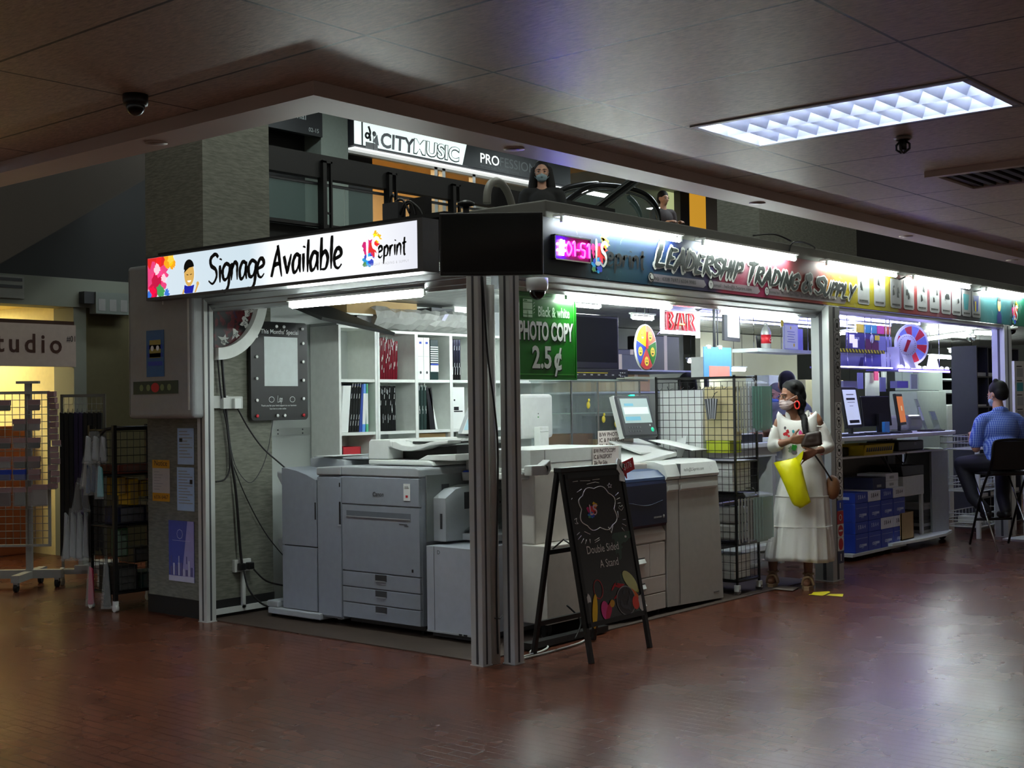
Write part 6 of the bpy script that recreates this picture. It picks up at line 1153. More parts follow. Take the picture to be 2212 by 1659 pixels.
mb(SEATM).box(-.2, -.2, .735, .2, .2, .775).build('seat', BSt, bevel=.02); b = mb(SEATM); b.prism([(.185, .79), (.24, 1.075), (.215, 1.08), (.165, .79)], -.19, .19, 'x'); b.build('backrest', BSt, bevel=.008)
b = mb(mat('black_steel', (26, 25, 26), .35, .5))
b.tube(spline([(-.21, -.25, .02), (-.21, -.0, .55), (-.21, .2, .85), (-.205, .235, 1.03), (-.15, .245, 1.085), (.15, .245, 1.085), (.205, .235, 1.03), (.21, .2, .85), (.21, -.0, .55), (.21, -.25, .02)], 5), .012, 8); b.build('back_frame', BSt)
for x in (-.19, .19): mb(CHROME).tube([(x, -.19, .74), (x, .0, .42), (x * 1.05, .27, .0)], .0095, 8).build('leg', BSt)
b = mb(SEATM); b.cyl((-.2, -.155, .28), (.2, -.155, .28), .014, n=8); b.build('footrest', BSt)
# ---------------- staff inside the shop
def staff(label, loc, rz, top, shirt, hair, mask=None, hairlen=0, bulk=1.0):
    r = thing('person', label, 'person', loc, rz); k = top / 1.665; f = Flesh(); HM = f.head((0, -.02, 1.54 * k), 0, .1, 1.0 * k)
    f.chain((0, 0, 1.32 * k, .055), (0, -.01, 1.45 * k, .05)); f.ell((0, 0, 1.2 * k), (.15, .1, .17)); f.ell((0, 0, .98 * k), (.14, .105, .17)); f.chain((-.16, 0, 1.33 * k, .05), (.16, 0, 1.33 * k, .05))
    for s_ in (-1, 1): f.chain((s_ * .19, 0, 1.31 * k, .05), (s_ * .22, .0, 1.12 * k, .042), (s_ * .2, -.12, 1.06 * k, .034), (s_ * .12, -.26, 1.13 * k, .026)); f.hand((s_ * .12, -.26, 1.13 * k), (-s_ * .3, -.9, .1), (-s_, 0, .3), (0, .1, -1), (.3, .5, .4)); f.chain((s_ * .08, 0, .9 * k, .08), (s_ * .09, -.01, .48 * k, .055), (s_ * .09, .0, .09, .038), (s_ * .1, -.14, .04, .034))
    f.out('body', r, SKINP, .012, 3); face_parts(HM, r)
    if mask: face_mask(HM, r, mask, False)
    h = Flesh(); h.M = HM; h.ell((0, .03, .052), (.082, .1, .086)); h.ell((0, .06, .0), (.078, .072, .085)); h.out('hair', r, hair, .012, 2)
    g = Flesh(); g.ell((0, 0, 1.21 * k), (.175, .12, .165)); g.ell((0, 0, 1.0 * k), (.165, .125, .2)); g.chain((-.17, 0, 1.325 * k, .06), (.17, 0, 1.325 * k, .06))
    for s_ in (-1, 1): g.chain((s_ * .195, 0, 1.30 * k, .06), (s_ * .225, 0, 1.16 * k, .056))
    g.out('shirt', r, shirt, .013, 3); t = Flesh(); t.ell((0, 0, .90 * k), (.16, .12, .1))
    for s_ in (-1, 1): t.chain((s_ * .08, 0, .88 * k, .095), (s_ * .09, 0, .48 * k, .07), (s_ * .09, .0, .12, .06))
    t.out('trousers', r, TRS, .015, 3); sh_ = Flesh()
    for s_ in (-1, 1): sh_.chain((s_ * .09, .02, .045, .045), (s_ * .1, -.16, .04, .038))
    sh_.out('shoe', r, RUBBER, .014, 2); return r
GHAIR = mat('grey_hair', (92, 92, 88), .6, scale=50, var=.3); BMASK = mat('mask_blue', (96, 130, 196), .7)
staff('person with grey hair and blue mask in pale shirt inside the shop', (7.12, 1.95, 0), -1.75, 1.69, mat('pale_shirt', (176, 204, 206), .8), GHAIR, BMASK)
staff('person with black hair half hidden behind the woman in white', (6.46, 1.47, 0), 2.2, 1.80, mat('grey_shirt', (120, 124, 124), .8), HAIR)
staff('person in orange-red shirt behind the wire rack', (5.0, 1.75, 0), 2.5, 1.775, mat('orange_red_shirt', (206, 62, 40), .8), HAIR)
# ================================================================ second bay: curved counter, screens, stock
C2 = thing('counter', 'long white curved service counter in the second bay', 'counter', (6.6, .7, 0)); cpoly = [(5.15, .36), (5.7, .30), (6.5, .26), (7.3, .25), (7.9, .27), (8.15, .36), (8.25, .55), (8.25, 1.1), (5.15, 1.1)]; sh_ = lambda P: [(x - 6.6, y - .7) for x, y in P]
mb(WHITE).prism(sh_(cpoly), 1.125, 1.16, 'z').build('countertop', C2, bevel=.004)
mb(OFFW).prism(sh_([(5.15, .46), (6.9, .40), (6.9, .95), (5.15, .95)]), .95, .968, 'z').build('shelf_board', C2); mb(OFFW).prism(sh_([(6.95, .40), (7.8, .36), (8.1, .5), (8.1, .95), (6.95, .95)]), .955, .972, 'z').build('shelf_board', C2)
mb(LGREY).prism(sh_([(7.62, .42), (7.95, .38), (8.02, .40), (8.06, .9), (8.04, .9), (8.0, .42), (7.64, .45)]), .1, .955, 'z').build('end_panel', C2); mb(mat('taupe_panel', (120, 112, 104), .7)).prism(sh_([(6.3, .9), (8.0, .9), (8.0, .92), (6.3, .92)]), .1, .955, 'z').build('back_panel', C2)  # back panel in one grey-brown
mb(WHITE).prism(sh_([(6.4, .33), (7.0, .27), (7.6, .27), (8.0, .36), (8.1, .5), (8.1, .95), (6.4, .95)]), .075, .10, 'z').build('base_board', C2)
for x, y in ((5.2, .9), (6.35, .9), (7.6, .85), (8.0, 1.0)): mb(DALU).box(x - 6.63, y - .73, .1 if x > 6.4 else 0, x - 6.57, y - .67, 1.125).build('leg', C2)
for x, y in ((6.5, .42), (7.95, .45), (6.5, .9), (7.95, .88)): mb(RUBBER).cyl((x - 6.6 - .02, y - .7, .037), (x - 6.6 + .02, y - .7, .037), .037, n=14).build('caster', C2)
# blue paper boxes
ECO = mat('paper_box_blue', (22, 52, 150), .42); WHB = mat('paper_box_white', (214, 216, 220), .45); PALE = mat('paper_box_print', (190, 200, 224), .5)
pd = thing('platform_trolley', 'low dark platform under the stacked blue paper boxes', 'trolley', (6.2, .62, 0)); mb(DALU).box(-.62, -.26, .045, .6, .28, .07).build('deck', pd)
for x in (-.5, .5): mb(RUBBER).cyl((x - .02, 0, .022), (x + .02, 0, .022), .022, n=12).build('caster', pd)
RN_ = ['bottom row of the blue paper boxes', 'second row of the blue paper boxes', 'third row of the blue paper boxes', 'top row of the blue paper boxes']; CN_ = ['leftmost', 'second', 'third', 'rightmost']
for r_, (z0, z1) in enumerate([(.071, .246), (.247, .355), (.356, .53), (.531, .63)]):
    for c_ in range(4):
        x0 = 5.68 + c_ * .285 + .003 * r_; white = (r_ == 1 and c_ > 1) or (r_ == 3 and c_ in (1, 3))
        o = thing('paper_box', ('white' if white else 'blue') + ' copy paper box, ' + CN_[c_] + ' in the ' + RN_[r_], 'box', (x0 + .14, .375, z0), 0, 'stacked copy paper boxes'); mb(WHB if white else ECO).box(-.1385, 0, 0, .1385, .42, z1 - z0).build('carton', o, bevel=.004)
        b = mb(INK if white else PALE); h = z1 - z0
        if r_ in (1, 3): b.text('S B A 4', 0, h * .40, .052, -.001, 'CENTER', bold=.02)
        else: b.text('copy', -.06, h * .28, .055, -.001, 'LEFT', bold=.03, shear=.15); b.box(.02, -.001, h * .3, .1, 0, h * .42); b.box(-.12, -.001, h * .74, .12, 0, h * .75)
        if c_ == 0: 
            if r_ == 2: ring(b, 0, 0, 0, 0, 0, PALE, 3); b.m(PALE).quad((-.139, .17, h * .55), (-.139, .25, h * .55), (-.139, .25, h * .85), (-.139, .17, h * .85)); b.quad((-.139, .12, h * .12), (-.139, .3, h * .12), (-.139, .3, h * .34), (-.139, .12, h * .34))
            if r_ == 3: b.m(mat('eco_green', (70, 150, 70), .5)).quad((-.139, .34, h * .35), (-.139, .22, h * .35), (-.139, .22, h * .65), (-.139, .34, h * .65)); b.m(PALE).quad((-.139, .21, h * .35), (-.139, .06, h * .35), (-.139, .06, h * .62), (-.139, .21, h * .62))
        b.build('lettering', o)
for k, (lb, x0, z0, z1, m_) in enumerate((('dark navy box on top of the blue paper boxes', 6.18, .631, .745, mat('navy_box', (18, 24, 60), .5)), ('white paper ream lower of two on the blue boxes', 6.47, .631, .70, WHB), ('white paper ream upper of two on the blue boxes', 6.475, .701, .77, WHB))):
    o = thing('paper_ream', lb, 'paper', (x0 + .14, .42, z0)); mb(m_).box(-.14, 0, 0, .16, .3, z1 - z0).build('pack', o, bevel=.003); b = mb(GR).box(-.05, -.001, .02, .05, 0, .045); b.build('printed_label', o)
# things under the counter
yb2 = thing('basket', 'yellow plastic basket on the shelf under the counter', 'basket', (6.32, .55, .968)); b = mb(mat('basket_yellow', (200, 176, 20), .45)); b.box(-.32, -.13, 0, .32, .22, .012)
for s_ in (-1, 1): b.prism([(s_ * .31, 0), (s_ * .325, 0), (s_ * .345, .10), (s_ * .33, .10)], -.13, .22, 'y')
b.prism([(-.13, 0), (-.12, 0), (-.14, .1), (-.15, .1)], -.33, .33, 'x'); b.prism([(.21, 0), (.22, 0), (.24, .1), (.23, .1)], -.33, .33, 'x'); b.build('basket_body', yb2); b = mb(DGREY)
for k in range(12): b.box(-.29 + k * .05, -.146, .035, -.265 + k * .05, -.125, .075)
b.build('slot', yb2)
for lb, x0, x1, z0, h, y in (('black flat printer on the right shelf under the counter', 6.98, 7.62, .973, .10, .5), ('dark machine at left on the shelf under the counter', 5.3, 5.95, .969, .08, .55)):
    o = thing('flat_printer', lb, 'printer', ((x0 + x1) / 2, y, z0)); mb(BLACK).box(-(x1 - x0) / 2, 0, 0, (x1 - x0) / 2, .35, h).build('case', o, bevel=.01); mb(GR).box(.05, -.002, h * .55, .12, 0, h * .8).build('badge', o)
st_ = thing('printer_stand', 'white drawer stand with legs under the counter', 'stand', (7.15, .42, .10)); mb(OFFW).box(-.26, 0, .42, .26, .35, .62).build('drawer_case', st_, bevel=.004)
for x in (-.24, .24):
    for y in (.01, .32): mb(OFFW).box(x - .022, y, 0, x + .022, y + .03, .42).build('leg', st_)
o = thing('flat_printer', 'black slanted machine on the white drawer stand', 'printer', (7.15, .42, .721)); mb(BLACK).prism([(-.26, 0), (.27, 0), (.27, .1), (-.30, .11)], 0, .34, 'y').build('case', o, bevel=.008)
o = thing('cardboard_bin', 'open cardboard box full of paper under the counter', 'box', (6.86, .36, .101)); b = mb(CARD); b.box(-.17, 0, 0, .13, .28, .01)
for q in ((-.17, 0, 0, .13, .008, .27), (-.17, .272, 0, .13, .28, .27), (-.17, 0, 0, -.162, .28, .27), (.122, 0, 0, .13, .28, .27)): b.box(*q)
b.build('carton', o); b = mb(PAPER)
for k in range(4): b.box(-.14 + k * .05, .05, .2, -.12 + k * .055, .2, .40 - .02 * k, Matrix.Rotation(.2 - .1 * k, 4, 'Y'))
b.build('paper', o)
o = thing('water_jug', 'white plastic jug between the legs of the drawer stand', 'jug', (7.2, .56, .10)); mb(OFFW).lathe((0, 0, 0), [(.06, 0), (.07, .02), (.07, .17), (.05, .2), (.04, .22)], 16).build('body', o); mb(DGREY).lathe((0, 0, .14), [(.0705, 0), (.0705, .006)], 16).build('band', o)
b = MB()
for k in range(9): b.m(rr.choice([DGREY, GR, BLACK])).box(7.46 + .002 * k, .45, .101 + k * .035, 7.66 - .002 * (k % 3), .75, .133 + k * .035)
solo(b, 'magazine_stack', 'tall stack of dark magazines right of the white stand', 'magazines')
for k, pts in enumerate(([(6.6, .5, .95), (6.7, .45, .75), (6.85, .5, .62), (7.0, .55, .5)], [(6.75, .6, .95), (6.9, .5, .7), (6.95, .45, .45), (7.0, .5, .3)], [(6.9, .5, .95), (7.1, .5, .85), (7.3, .55, .95)])): solo(mb(BLACK).tube(spline(pts), .008, 6), 'power_cable', ['black cable sagging beside the paper boxes', 'black cable dropping behind the cardboard bin', 'black cable looping under the counter shelf'][k], 'cable')
# on the counter
def monitor(label, x, y, w_, h_, tilt, rz, face, z=1.16, stand=True, back=False):
    o = thing('monitor', label, 'monitor', (x, y, z), rz); s_ = mb(BLACK).box(-w_ / 2, 0, 0, w_ / 2, .03, h_).build('housing', o, (0, 0, .075), 0, bevel=.006); s_.rotation_euler = (tilt, 0, 0)
    if face is not None: q = mb(face).box(-w_ / 2 + .03, -.003, .03, w_ / 2 - .03, 0, h_ - .03).build('screen', s_)
    b = mb(BLACK); b.box(-.03, .03, .0, .03, .06, .2); b.box(-.11, -.06, 0, .11, .12, .015); b.build('foot', o); return o, s_
o, s_ = monitor('black tilted screen showing a white notice page at left on counter', 6.03, .52, .42, .40, -.16, .1, em('notice_page', (196, 206, 230), .36))
b = mb(INK); b.box(-.1, -.004, .32, .1, -.003, .327); b.box(-.12, -.004, .27, .12, -.003, .29); b.box(-.1, -.004, .245, .1, -.003, .25); b.box(-.06, -.004, .21, .04, -.003, .214); b.box(-.13, -.004, .045, .14, -.003, .075); b.build('page_text', s_)
monitor('black monitor seen from behind in the middle of the counter', 6.72, .62, .44, .30, .12, 2.9, None)
o, s_ = monitor('monitor with plain orange screen on the counter', 7.26, .56, .50, .33, -.14, .28, em('orange_screen', (206, 116, 50), .34)); mb(em('screen_window', (206, 196, 150), .36)).box(-.03, -.005, .15, .05, -.0035, .20).build('window', s_); 
b = mb(BLACK)
for x, y, w_, d_ in ((5.55, .42, .5, .18), (6.15, .40, .42, .16), (6.75, .38, .3, .14), (7.5, .36, .36, .16)): b.box(x, y, 1.161, x + w_, y + d_, 1.18)
KB = ['black keyboard at the left end of the counter', 'black keyboard under the notice screen', 'small black tray before the dark monitor', 'black tray of cables before the acrylic stands']
for k, (x, y, w_, d_) in enumerate(((5.55, .42, .5, .18), (6.15, .40, .42, .16), (6.75, .38, .3, .14), (7.5, .36, .36, .16))):
    o = thing('keyboard', KB[k], 'keyboard', (x, y, 1.161)); mb(BLACK).box(0, 0, 0, w_, d_, .016).build('case', o, bevel=.003); b = mb(DGREY)
    for i in range(11): 
        for j in range(3): b.box(.015 + i * (w_ - .03) / 11, .02 + j * .045, .016, .008 + (i + .8) * (w_ - .03) / 11, .052 + j * .045, .02)
    b.build('keys', o)
for k, (x, rz, w_, h_, lb) in enumerate(((7.95, .5, .30, .36, 'tall clear acrylic leaflet stand at right on the counter'), (7.72, .3, .24, .28, 'low clear acrylic stand beside the orange screen'), (8.02, .6, .3, .22, 'clear acrylic sheet leaning at the counter end'))):
    o = thing('acrylic_stand', lb, 'stand', (x, .5 + .1 * (k == 0), 1.161), rz); a = mb(GLASS).box(-w_ / 2, 0, 0, w_ / 2, .006, h_).build('pane', o); a.rotation_euler = (-.3, 0, 0); mb(GLASS).box(-w_ / 2, -.09, 0, w_ / 2, .02, .006).build('base', o); b = mb(mat('white_leaflet', (206, 212, 208), .6)).box(-w_ / 2 + .02, -.003, .12, w_ / 2 - .05, 0, h_ - .01); q = b.build('leaflet', o); q.rotation_euler = (-.3, 0, 0)
for lb, x, y, z, s_ in (('small blue packet between the monitors on the counter', 6.55, .45, 1.161, (.14, .03, .12)), ('bright blue packet under the orange screen', 7.0, .7, 1.161, (.28, .04, .12))): solo(mb(mat('cyan_packet', (40, 140, 200), .4)).box(0, 0, 0, *s_), 'packet', lb, 'packet', (x, y, z), .1)
o = thing('plastic_cover', 'grey plastic covered machine at the right end of the counter', 'machine', (8.05, .85, 1.161)); mb(mat('grey_cover', (150, 146, 138), .3, alpha=.85, bump=.3, scale=6)).box(-.2, -.1, 0, .2, .22, .17).build('cover', o, bevel=.05, seg=4)
# hanging shelf with LED edge, purple posters, prize wheels
LED = mat('violet_led', (120, 96, 255), .5, emit=9.0); LEDW = mat('white_led', (214, 210, 255), .5, emit=12.0)
hs2 = thing('hanging_shelf', 'hanging shelf with glowing scalloped violet edge', 'shelf', (7.75, .62, 1.80)); mb(mat('shelf_violet', (120, 110, 190), .3)).box(-.7, -.1, 0, .68, .25, .02).build('shelf_board', hs2); b = mb(LEDW)
for k in range(9): b.disc((-.62 + k * .152, -.102, .022), .062, n=10, a0=0, a1=PI, rz=.03)
b.build('light_bulb', hs2); mb(LED).box(-.69, -.106, -.012, .67, -.1, .008).build('light_strip', hs2)
for x in (-.66, .64): mb(CHROME).cyl((x, 0, .02), (x, 0, .57), .005, n=6).build('hanging_rod', hs2)
hs3 = thing('hanging_shelf', 'long hanging shelf with thin white lit edge holding purple posters', 'shelf', (6.4, .62, 1.815)); mb(mat('shelf_violet', (120, 110, 190), .3)).box(-.6, -.05, 0, .62, .25, .015).build('shelf_board', hs3); mb(LEDW).box(-.6, -.056, .0, .62, -.05, .012).build('light_strip', hs3)
for x in (-.3, .1, .25, .6): mb(CHROME).cyl((x, 0, .015), (x, 0, .56), .004, n=6).build('hanging_rod', hs3)
PUR = mat('poster_violet', (64, 56, 118), .5); PURD = mat('poster_wine', (104, 30, 70), .5); PALEV = mat('poster_pale_violet', (138, 140, 176), .5)
def poster(name, label, x0, z0, x1, z1, y, m, draw=None, cat='poster'):
    o = thing(name, label, cat, (x0, y, z0)); mb(m).box(0, 0, 0, x1 - x0, .006, z1 - z0).build('panel', o)
    if draw: b = MB(); draw(b, x1 - x0, z1 - z0); b.build('printing', o)
    return o
poster('hanging_poster', 'violet poster with wine-red half on the lit shelf', 6.12, 2.0, 6.86, 2.165, .64, PUR, lambda b, w_, h: (b.m(PURD).quad((w_ * .55, -.002, 0), (w_, -.002, 0), (w_, -.002, h * .5), (w_ * .6, -.002, h * .7)), b.m(PAPER).text('STICKER', .12, h * .55, .045, -.003), b.disc((w_ * .78, -.003, h * .7), .045, n=16)))
poster('hanging_poster', 'pale violet poster at right of the wine-red one', 6.87, 1.99, 7.2, 2.15, .65, PALEV); poster('hanging_poster', 'pale violet sheet standing below the caution tape', 6.03, 1.833, 6.55, 1.965, .66, PALEV, lambda b, w_, h: b.m(PUR).quad((w_ * .75, -.002, 0), (w_ * .95, -.002, 0), (w_, -.002, h * .7), (w_ * .85, -.002, h * .7))); poster('hanging_poster', 'violet box standing right of the pale violet sheet', 6.56, 1.833, 7.0, 1.965, .68, mat('poster_mid_violet', (96, 92, 170), .5))
CT_ = NT('caution_tape', .4); cv = CT_.n('TexWave', i_Scale=9.0, bands_direction='DIAGONAL'); CT_.l(CT_.tc.outputs['Object'], cv.inputs['Vector']); CT_.color(CT_.ramp(cv.outputs['Color'], [(.45, (214, 206, 20)), (.55, (30, 28, 16))]))
poster('caution_tape', 'yellow and black striped caution tape across the hanging shelf', 5.86, 1.967, 6.92, 2.0, .60, CT_.m, None, 'tape')
for k, (x, z, lb) in enumerate(((6.12, 2.055, 'upper white tag hanging before the violet poster'), (6.2, 2.015, 'lower white tag hanging before the violet poster'))): poster('hanging_tag', lb, x, z, x + .1, z + .085, .6 + .005 * k, em('lit_tag', (206, 200, 250), .5), None, 'tag')
poster('hanging_tag', 'yellow tag over the wine-red poster', 6.72, 2.10, 6.82, 2.15, .61, YELLOW, None, 'tag')
for lb, x0, x1, m_ in (('yellow bunting card near the shop ceiling', 6.34, 6.5, YELLOW), ('teal bunting card near the shop ceiling', 6.51, 6.8, TEAL), ('pink bunting card near the shop ceiling', 6.82, 6.98, PINK), ('orange and yellow bunting card near the shop ceiling', 7.0, 7.14, ORANGE)): poster('bunting_card', lb, x0, 2.17, x1, 2.255, .63, m_, None, 'bunting')
def wheel(label, x, z, y, r1, segs, stand_h, rot):
    o = thing('prize_wheel', label, 'wheel', (x, y, z), rot); mb(WHITE).lathe((0, 0, 0), [(r1, 0), (r1, .012)], 36, Matrix.Rotation(PI / 2, 4, 'X')).build('disc', o)
    for k in range(segs): 
        if segs > 4: mb((RED if k % 2 else mat('wheel_blue', (120, 132, 190), .5)) ).disc((0, -.015, 0), r1 * .88, n=6, a0=k * 2 * PI / segs, a1=(k + 1) * 2 * PI / segs - .03).build('wedge', o)
    mb(WHITE).prism([(-.12, -stand_h), (.12, -stand_h), (.05, -r1 * .4), (-.05, -r1 * .4)], .016, .04, 'y').build('stand', o); mb(RED).prism([(-.05, -.06), (-.02, -.07), (.04, .05), (.0, .06)] if segs < 5 else [(-.01, -.02), (.01, -.02), (0, .06)], -.022, -.016, 'y').build('pointer', o)
    if segs < 5:
        b = mb(GR)
        for k in range(26): a = 2 * PI * k / 26; b.box(r1 * .82 * math.cos(a) - .006, -.0145, r1 * .82 * math.sin(a) - .003, r1 * .82 * math.cos(a) + .006, -.0135, r1 * .82 * math.sin(a) + .003)
        b.build('tick', o)
    return o
wheel('white round dial wheel with red pointer on the lit shelf', 7.30, 2.06, .53, .118, 1, .237, -.55); wheel('large prize wheel of red and blue wedges on the lit shelf', 7.82, 2.09, .70, .222, 12, .27, -.5)
solo(mb(em('lit_cone', (230, 226, 255), .9)).lathe((0, 0, 0), [(.07, 0), (.04, .15), (.02, .17)], 14), 'table_lamp', 'small glowing white cone on the right end of the lit shelf', 'lamp', (8.2, .62, 1.821))
solo(mb(mat('white_wedge', (226, 226, 240), .4)).prism([(-.1, 0), (.06, 0), (-.12, .22)], -.1, .1, 'y'), 'paper_wedge', 'white triangular sheet at the left end of the lit shelf', 'paper', (7.2, .62, 1.821))
# lit slatted lining over the bay
for k in range(5): batten('violet-white tube set in the ceiling over the second bay', (4.75 + k * .0, .45 + k * .34, 2.33), (8.3, .45 + k * .34, 2.33), 'violet ceiling tubes', m=mat('violet_tube', (176, 176, 255), .5, emit=9.0), r=.010)
for lb, a, c_ in (('short tube lamp at left over the second bay', (8.24, 1.51, 2.28), (8.48, 1.89, 2.28)), ('long tube lamp over the right side of the second bay', (9.9, .86, 2.28), (10.82, 1.74, 2.28)), ('short tube lamp near the far post', (9.75, .74, 2.28), (10.2, .64, 2.28)), ('lower tube lamp deep in the second bay', (11.2, 1.6, 2.13), (12.4, 1.6, 2.18)), ('lowest tube lamp deep in the second bay', (12.0, 2.2, 2.09), (13.7, 2.2, 2.13)), ('pinkish tube lamp over the first bay', (3.71, 1.5, 2.25), (4.06, 1.5, 2.25)), ('tube lamp deep behind the blue clipboard', (6.98, 3.0, 1.97), (7.34, 3.0, 1.97)), ('short tube lamp glowing above the folder bags', (7.94, 3.0, 1.885), (8.3, 3.0, 1.885))): batten(lb, a, c_, 'tubes deep in the shop')
for k, (x, y) in enumerate(((2.2, 1.6), )): batten('added fill tube hidden behind the banner inside the shop', (x, y, 2.33), (x + 1.2, y, 2.33), 'added fill tubes inside the shop')  # unseen tube added to brighten the shelves
solo(mb(CHROME).ell((0, 0, 0), .06, 16, 12).cyl((0, 0, .05), (0, 0, 2.372 - fy(2098, 728, .9).z), .004, n=6), 'mirror_ball', 'shiny round ball hanging by the right tube lamps', 'ball', tuple(fy(2098, 728, .9)))
# deeper furniture
def cabinet(label, x0, x1, y, dp, h, m, rows=0, cols=1, trays=None, name='cabinet', z0=0.0):
    o = thing(name, label, 'cabinet', ((x0 + x1) / 2, y, z0)); wd = x1 - x0
    if rows:
        mb(m).box(-wd / 2, dp - .02, 0, wd / 2, dp, h).build('back_panel', o)
        for i in range(cols + 1): x = -wd / 2 + wd * i / cols; mb(m).box(x - .01, 0, 0, x + .01, dp - .02, h).build('divider', o)
        b = mb(m)
        for j in range(rows + 1): mb(m).box(-wd / 2, 0, h * j / rows - .008, wd / 2, dp - .02, h * j / rows + .008).build('shelf_board', o)
        if trays:
            for j in range(rows):
                for i in range(cols):
                    if (i * 7 + j * 3) % 4 != 1: mb(trays).box(-wd / 2 + wd * i / cols + .02, .02, h * j / rows + .008, -wd / 2 + wd * (i + 1) / cols - .02, dp - .05, h * j / rows + .03 + .02 * (j % 2)).build('tray', o)
    else: mb(m).box(-wd / 2, 0, 0, wd / 2, dp, h).build('body', o, bevel=.006)
    return o
cabinet('black pigeonhole shelving with grey trays behind the seated man', 11.2, 12.7, 1.75, .4, 1.92, BLACK, 11, 2, LGREY); cabinet('tall black cabinet panel left of the pigeonhole shelving', 9.95, 11.15, 1.78, .3, 1.93, mat('black_green', (20, 26, 24), .5)); cabinet('tall white machine cabinet behind the acrylic stands', 9.4, 10.3, 1.3, .35, 1.6, mat('pale_machine', (176, 186, 180), .5)); cabinet('pale grey bag-covered stack on top of the white cabinet', 9.5, 10.25, 1.32, .3, .26, mat('grey_bag_stack', (164, 176, 170), .3, bump=.4, scale=4), z0=1.606)
cabinet('white cardboard box beside the white cabinet', 10.35, 10.75, 1.3, .3, 1.42, OFFW); cabinet('cream partition cupboard behind the monitors', 8.3, 9.3, 2.2, .3, 1.75, mat('cream_board', (196, 190, 140), .6)); cabinet('pale grey cupboard with pinned sheets behind the counter', 7.6, 8.25, 2.3, .3, 1.8, mat('pale_grey_board', (170, 178, 174), .6))
RC = NT('cream_wall', .7); RC.color(RC.mix(RC.noise(1.5), (170, 168, 140), (196, 196, 176))); struct(mb(RC.m).box(7.9, 3.4, 0, 10.4, 3.46, 2.36), 'wall_cream')
struct(mb(mat('dim_inner_wall', (84, 86, 80), .8, scale=3, var=.3)).box(4.7, 3.6, 0, 7.85, 3.66, 2.36), 'wall_inner')
for lb, uv, Y in (('white sheet hanging behind the notice screen', (1870, 805, 1900, 855), 1.9), ('violet bookmark hanging over the notice screen', (1853, 805, 1865, 840), 1.2), ('violet card hanging over the dark monitor', (1902, 815, 1914, 846), 1.2), ('violet printed card hanging over the orange screen', (1968, 808, 1982, 840), 1.2), ('pink note stuck behind the dark monitor', (1889, 800, 1898, 822), 1.85), ('large pale sheet hanging over the dark monitor', (1905, 800, 1940, 840), 1.92), ('pale violet box on top of the notice screen', (1822, 823, 1852, 838), .75), ('pale violet box on top of the orange screen', (1938, 823, 1962, 838), .8)):
    p = fy(uv[0], uv[1], Y); q = fy(uv[2], uv[3], Y); m_ = PINK if 'pink' in lb else PAPER if ('white' in lb or 'large' in lb) else PALEV if 'box' in lb or 'violet' in lb else PUR
    o = thing('hanging_card', lb, 'card', (p.x, Y, q.z)); mb(m_).box(0, 0, 0, q.x - p.x, .012 if 'box' not in lb else .08, p.z - q.z).build('card', o); mb(BWIRE).tube([((q.x - p.x) / 2, .006, p.z - q.z), ((q.x - p.x) / 2, .006, 2.36 - q.z)], .0015, 4).build('hanging_wire', o)
# clutter behind the clipboard
for lb, x0, x1, y, z0, h, m_ in (('brown cardboard box at left behind the prize wheel', 4.3, 4.75, 2.35, 1.616, .2, CARD), ('brown cardboard box at right behind the prize wheel', 4.8, 5.3, 2.38, 1.616, .17, CARD), ('dark grey equipment case behind the clipboard', 5.0, 5.6, 2.6, 1.83, .22, DGREY), ('folded grey cloth bundle behind the neon bar sign', 4.6, 5.3, 2.5, 1.83, .16, mat('grey_cloth', (96, 100, 98), .8)), ('black speaker case by the framed panel', 5.65, 6.2, 2.6, 1.83, .38, BLACK)):
    o = thing('storage_box', lb, 'box', ((x0 + x1) / 2, y, z0)); mb(m_).box(-(x1 - x0) / 2, 0, 0, (x1 - x0) / 2, .3, h).build('carton', o, bevel=.01); mb(mat('packing_tape', (190, 176, 140), .4)).box(-.03, -.001, 0, .03, 0, h).build('tape', o)
o = thing('storage_rack', 'grey storage rack holding cartons deep in the first bay', 'rack', (5.2, 2.62, 0))
for z in (.5, 1.0, 1.6, 1.815): mb(LGREY).box(-1.0, -.35, z, 1.05, .75, z + .015).build('shelf_board', o)
for x in (-.98, 1.03):
    for y in (-.33, .73): mb(DGREY).box(x - .02, y - .02, 0, x + .02, y + .02, 1.83).build('upright', o)
# far bay at the right edge
o = thing('poster_stand', 'white standing board with grey newspaper pictures at right edge', 'poster stand', (8.34, -.34, 0), -.2); mb(OFFW).box(-.24, 0, 1.22, .3, .03, 1.885).build('panel', o); mb(DALU).box(-.02, .03, 0, .04, .06, 1.5).build('post', o); mb(DALU).box(-.2, -.15, 0, .25, .2, .02).build('foot', o); b = MB()
for i in range(3):
    for j in range(4): b.m(rr.choice([GR, DGREY, LGREY, TEAL])).box(-.2 + i * .16, -.002, 1.27 + j * .15, -.08 + i * .16, 0, 1.36 + j * .15); b.m(INK).box(-.2 + i * .16, -.002, 1.375 + j * .15, -.1 + i * .16, 0, 1.385 + j * .15)
b.build('printing', o)
cabinet('dark bookcase of white spines in the far bay', 9.2, 10.6, .5, .3, 2.1, DGREY, 6, 4, OFFW, name='bookcase')
wt2 = thing('wire_trolley', 'white wire basket trolley behind the seated man', 'trolley', (8.75, .35, 0)); Lx = 1.1
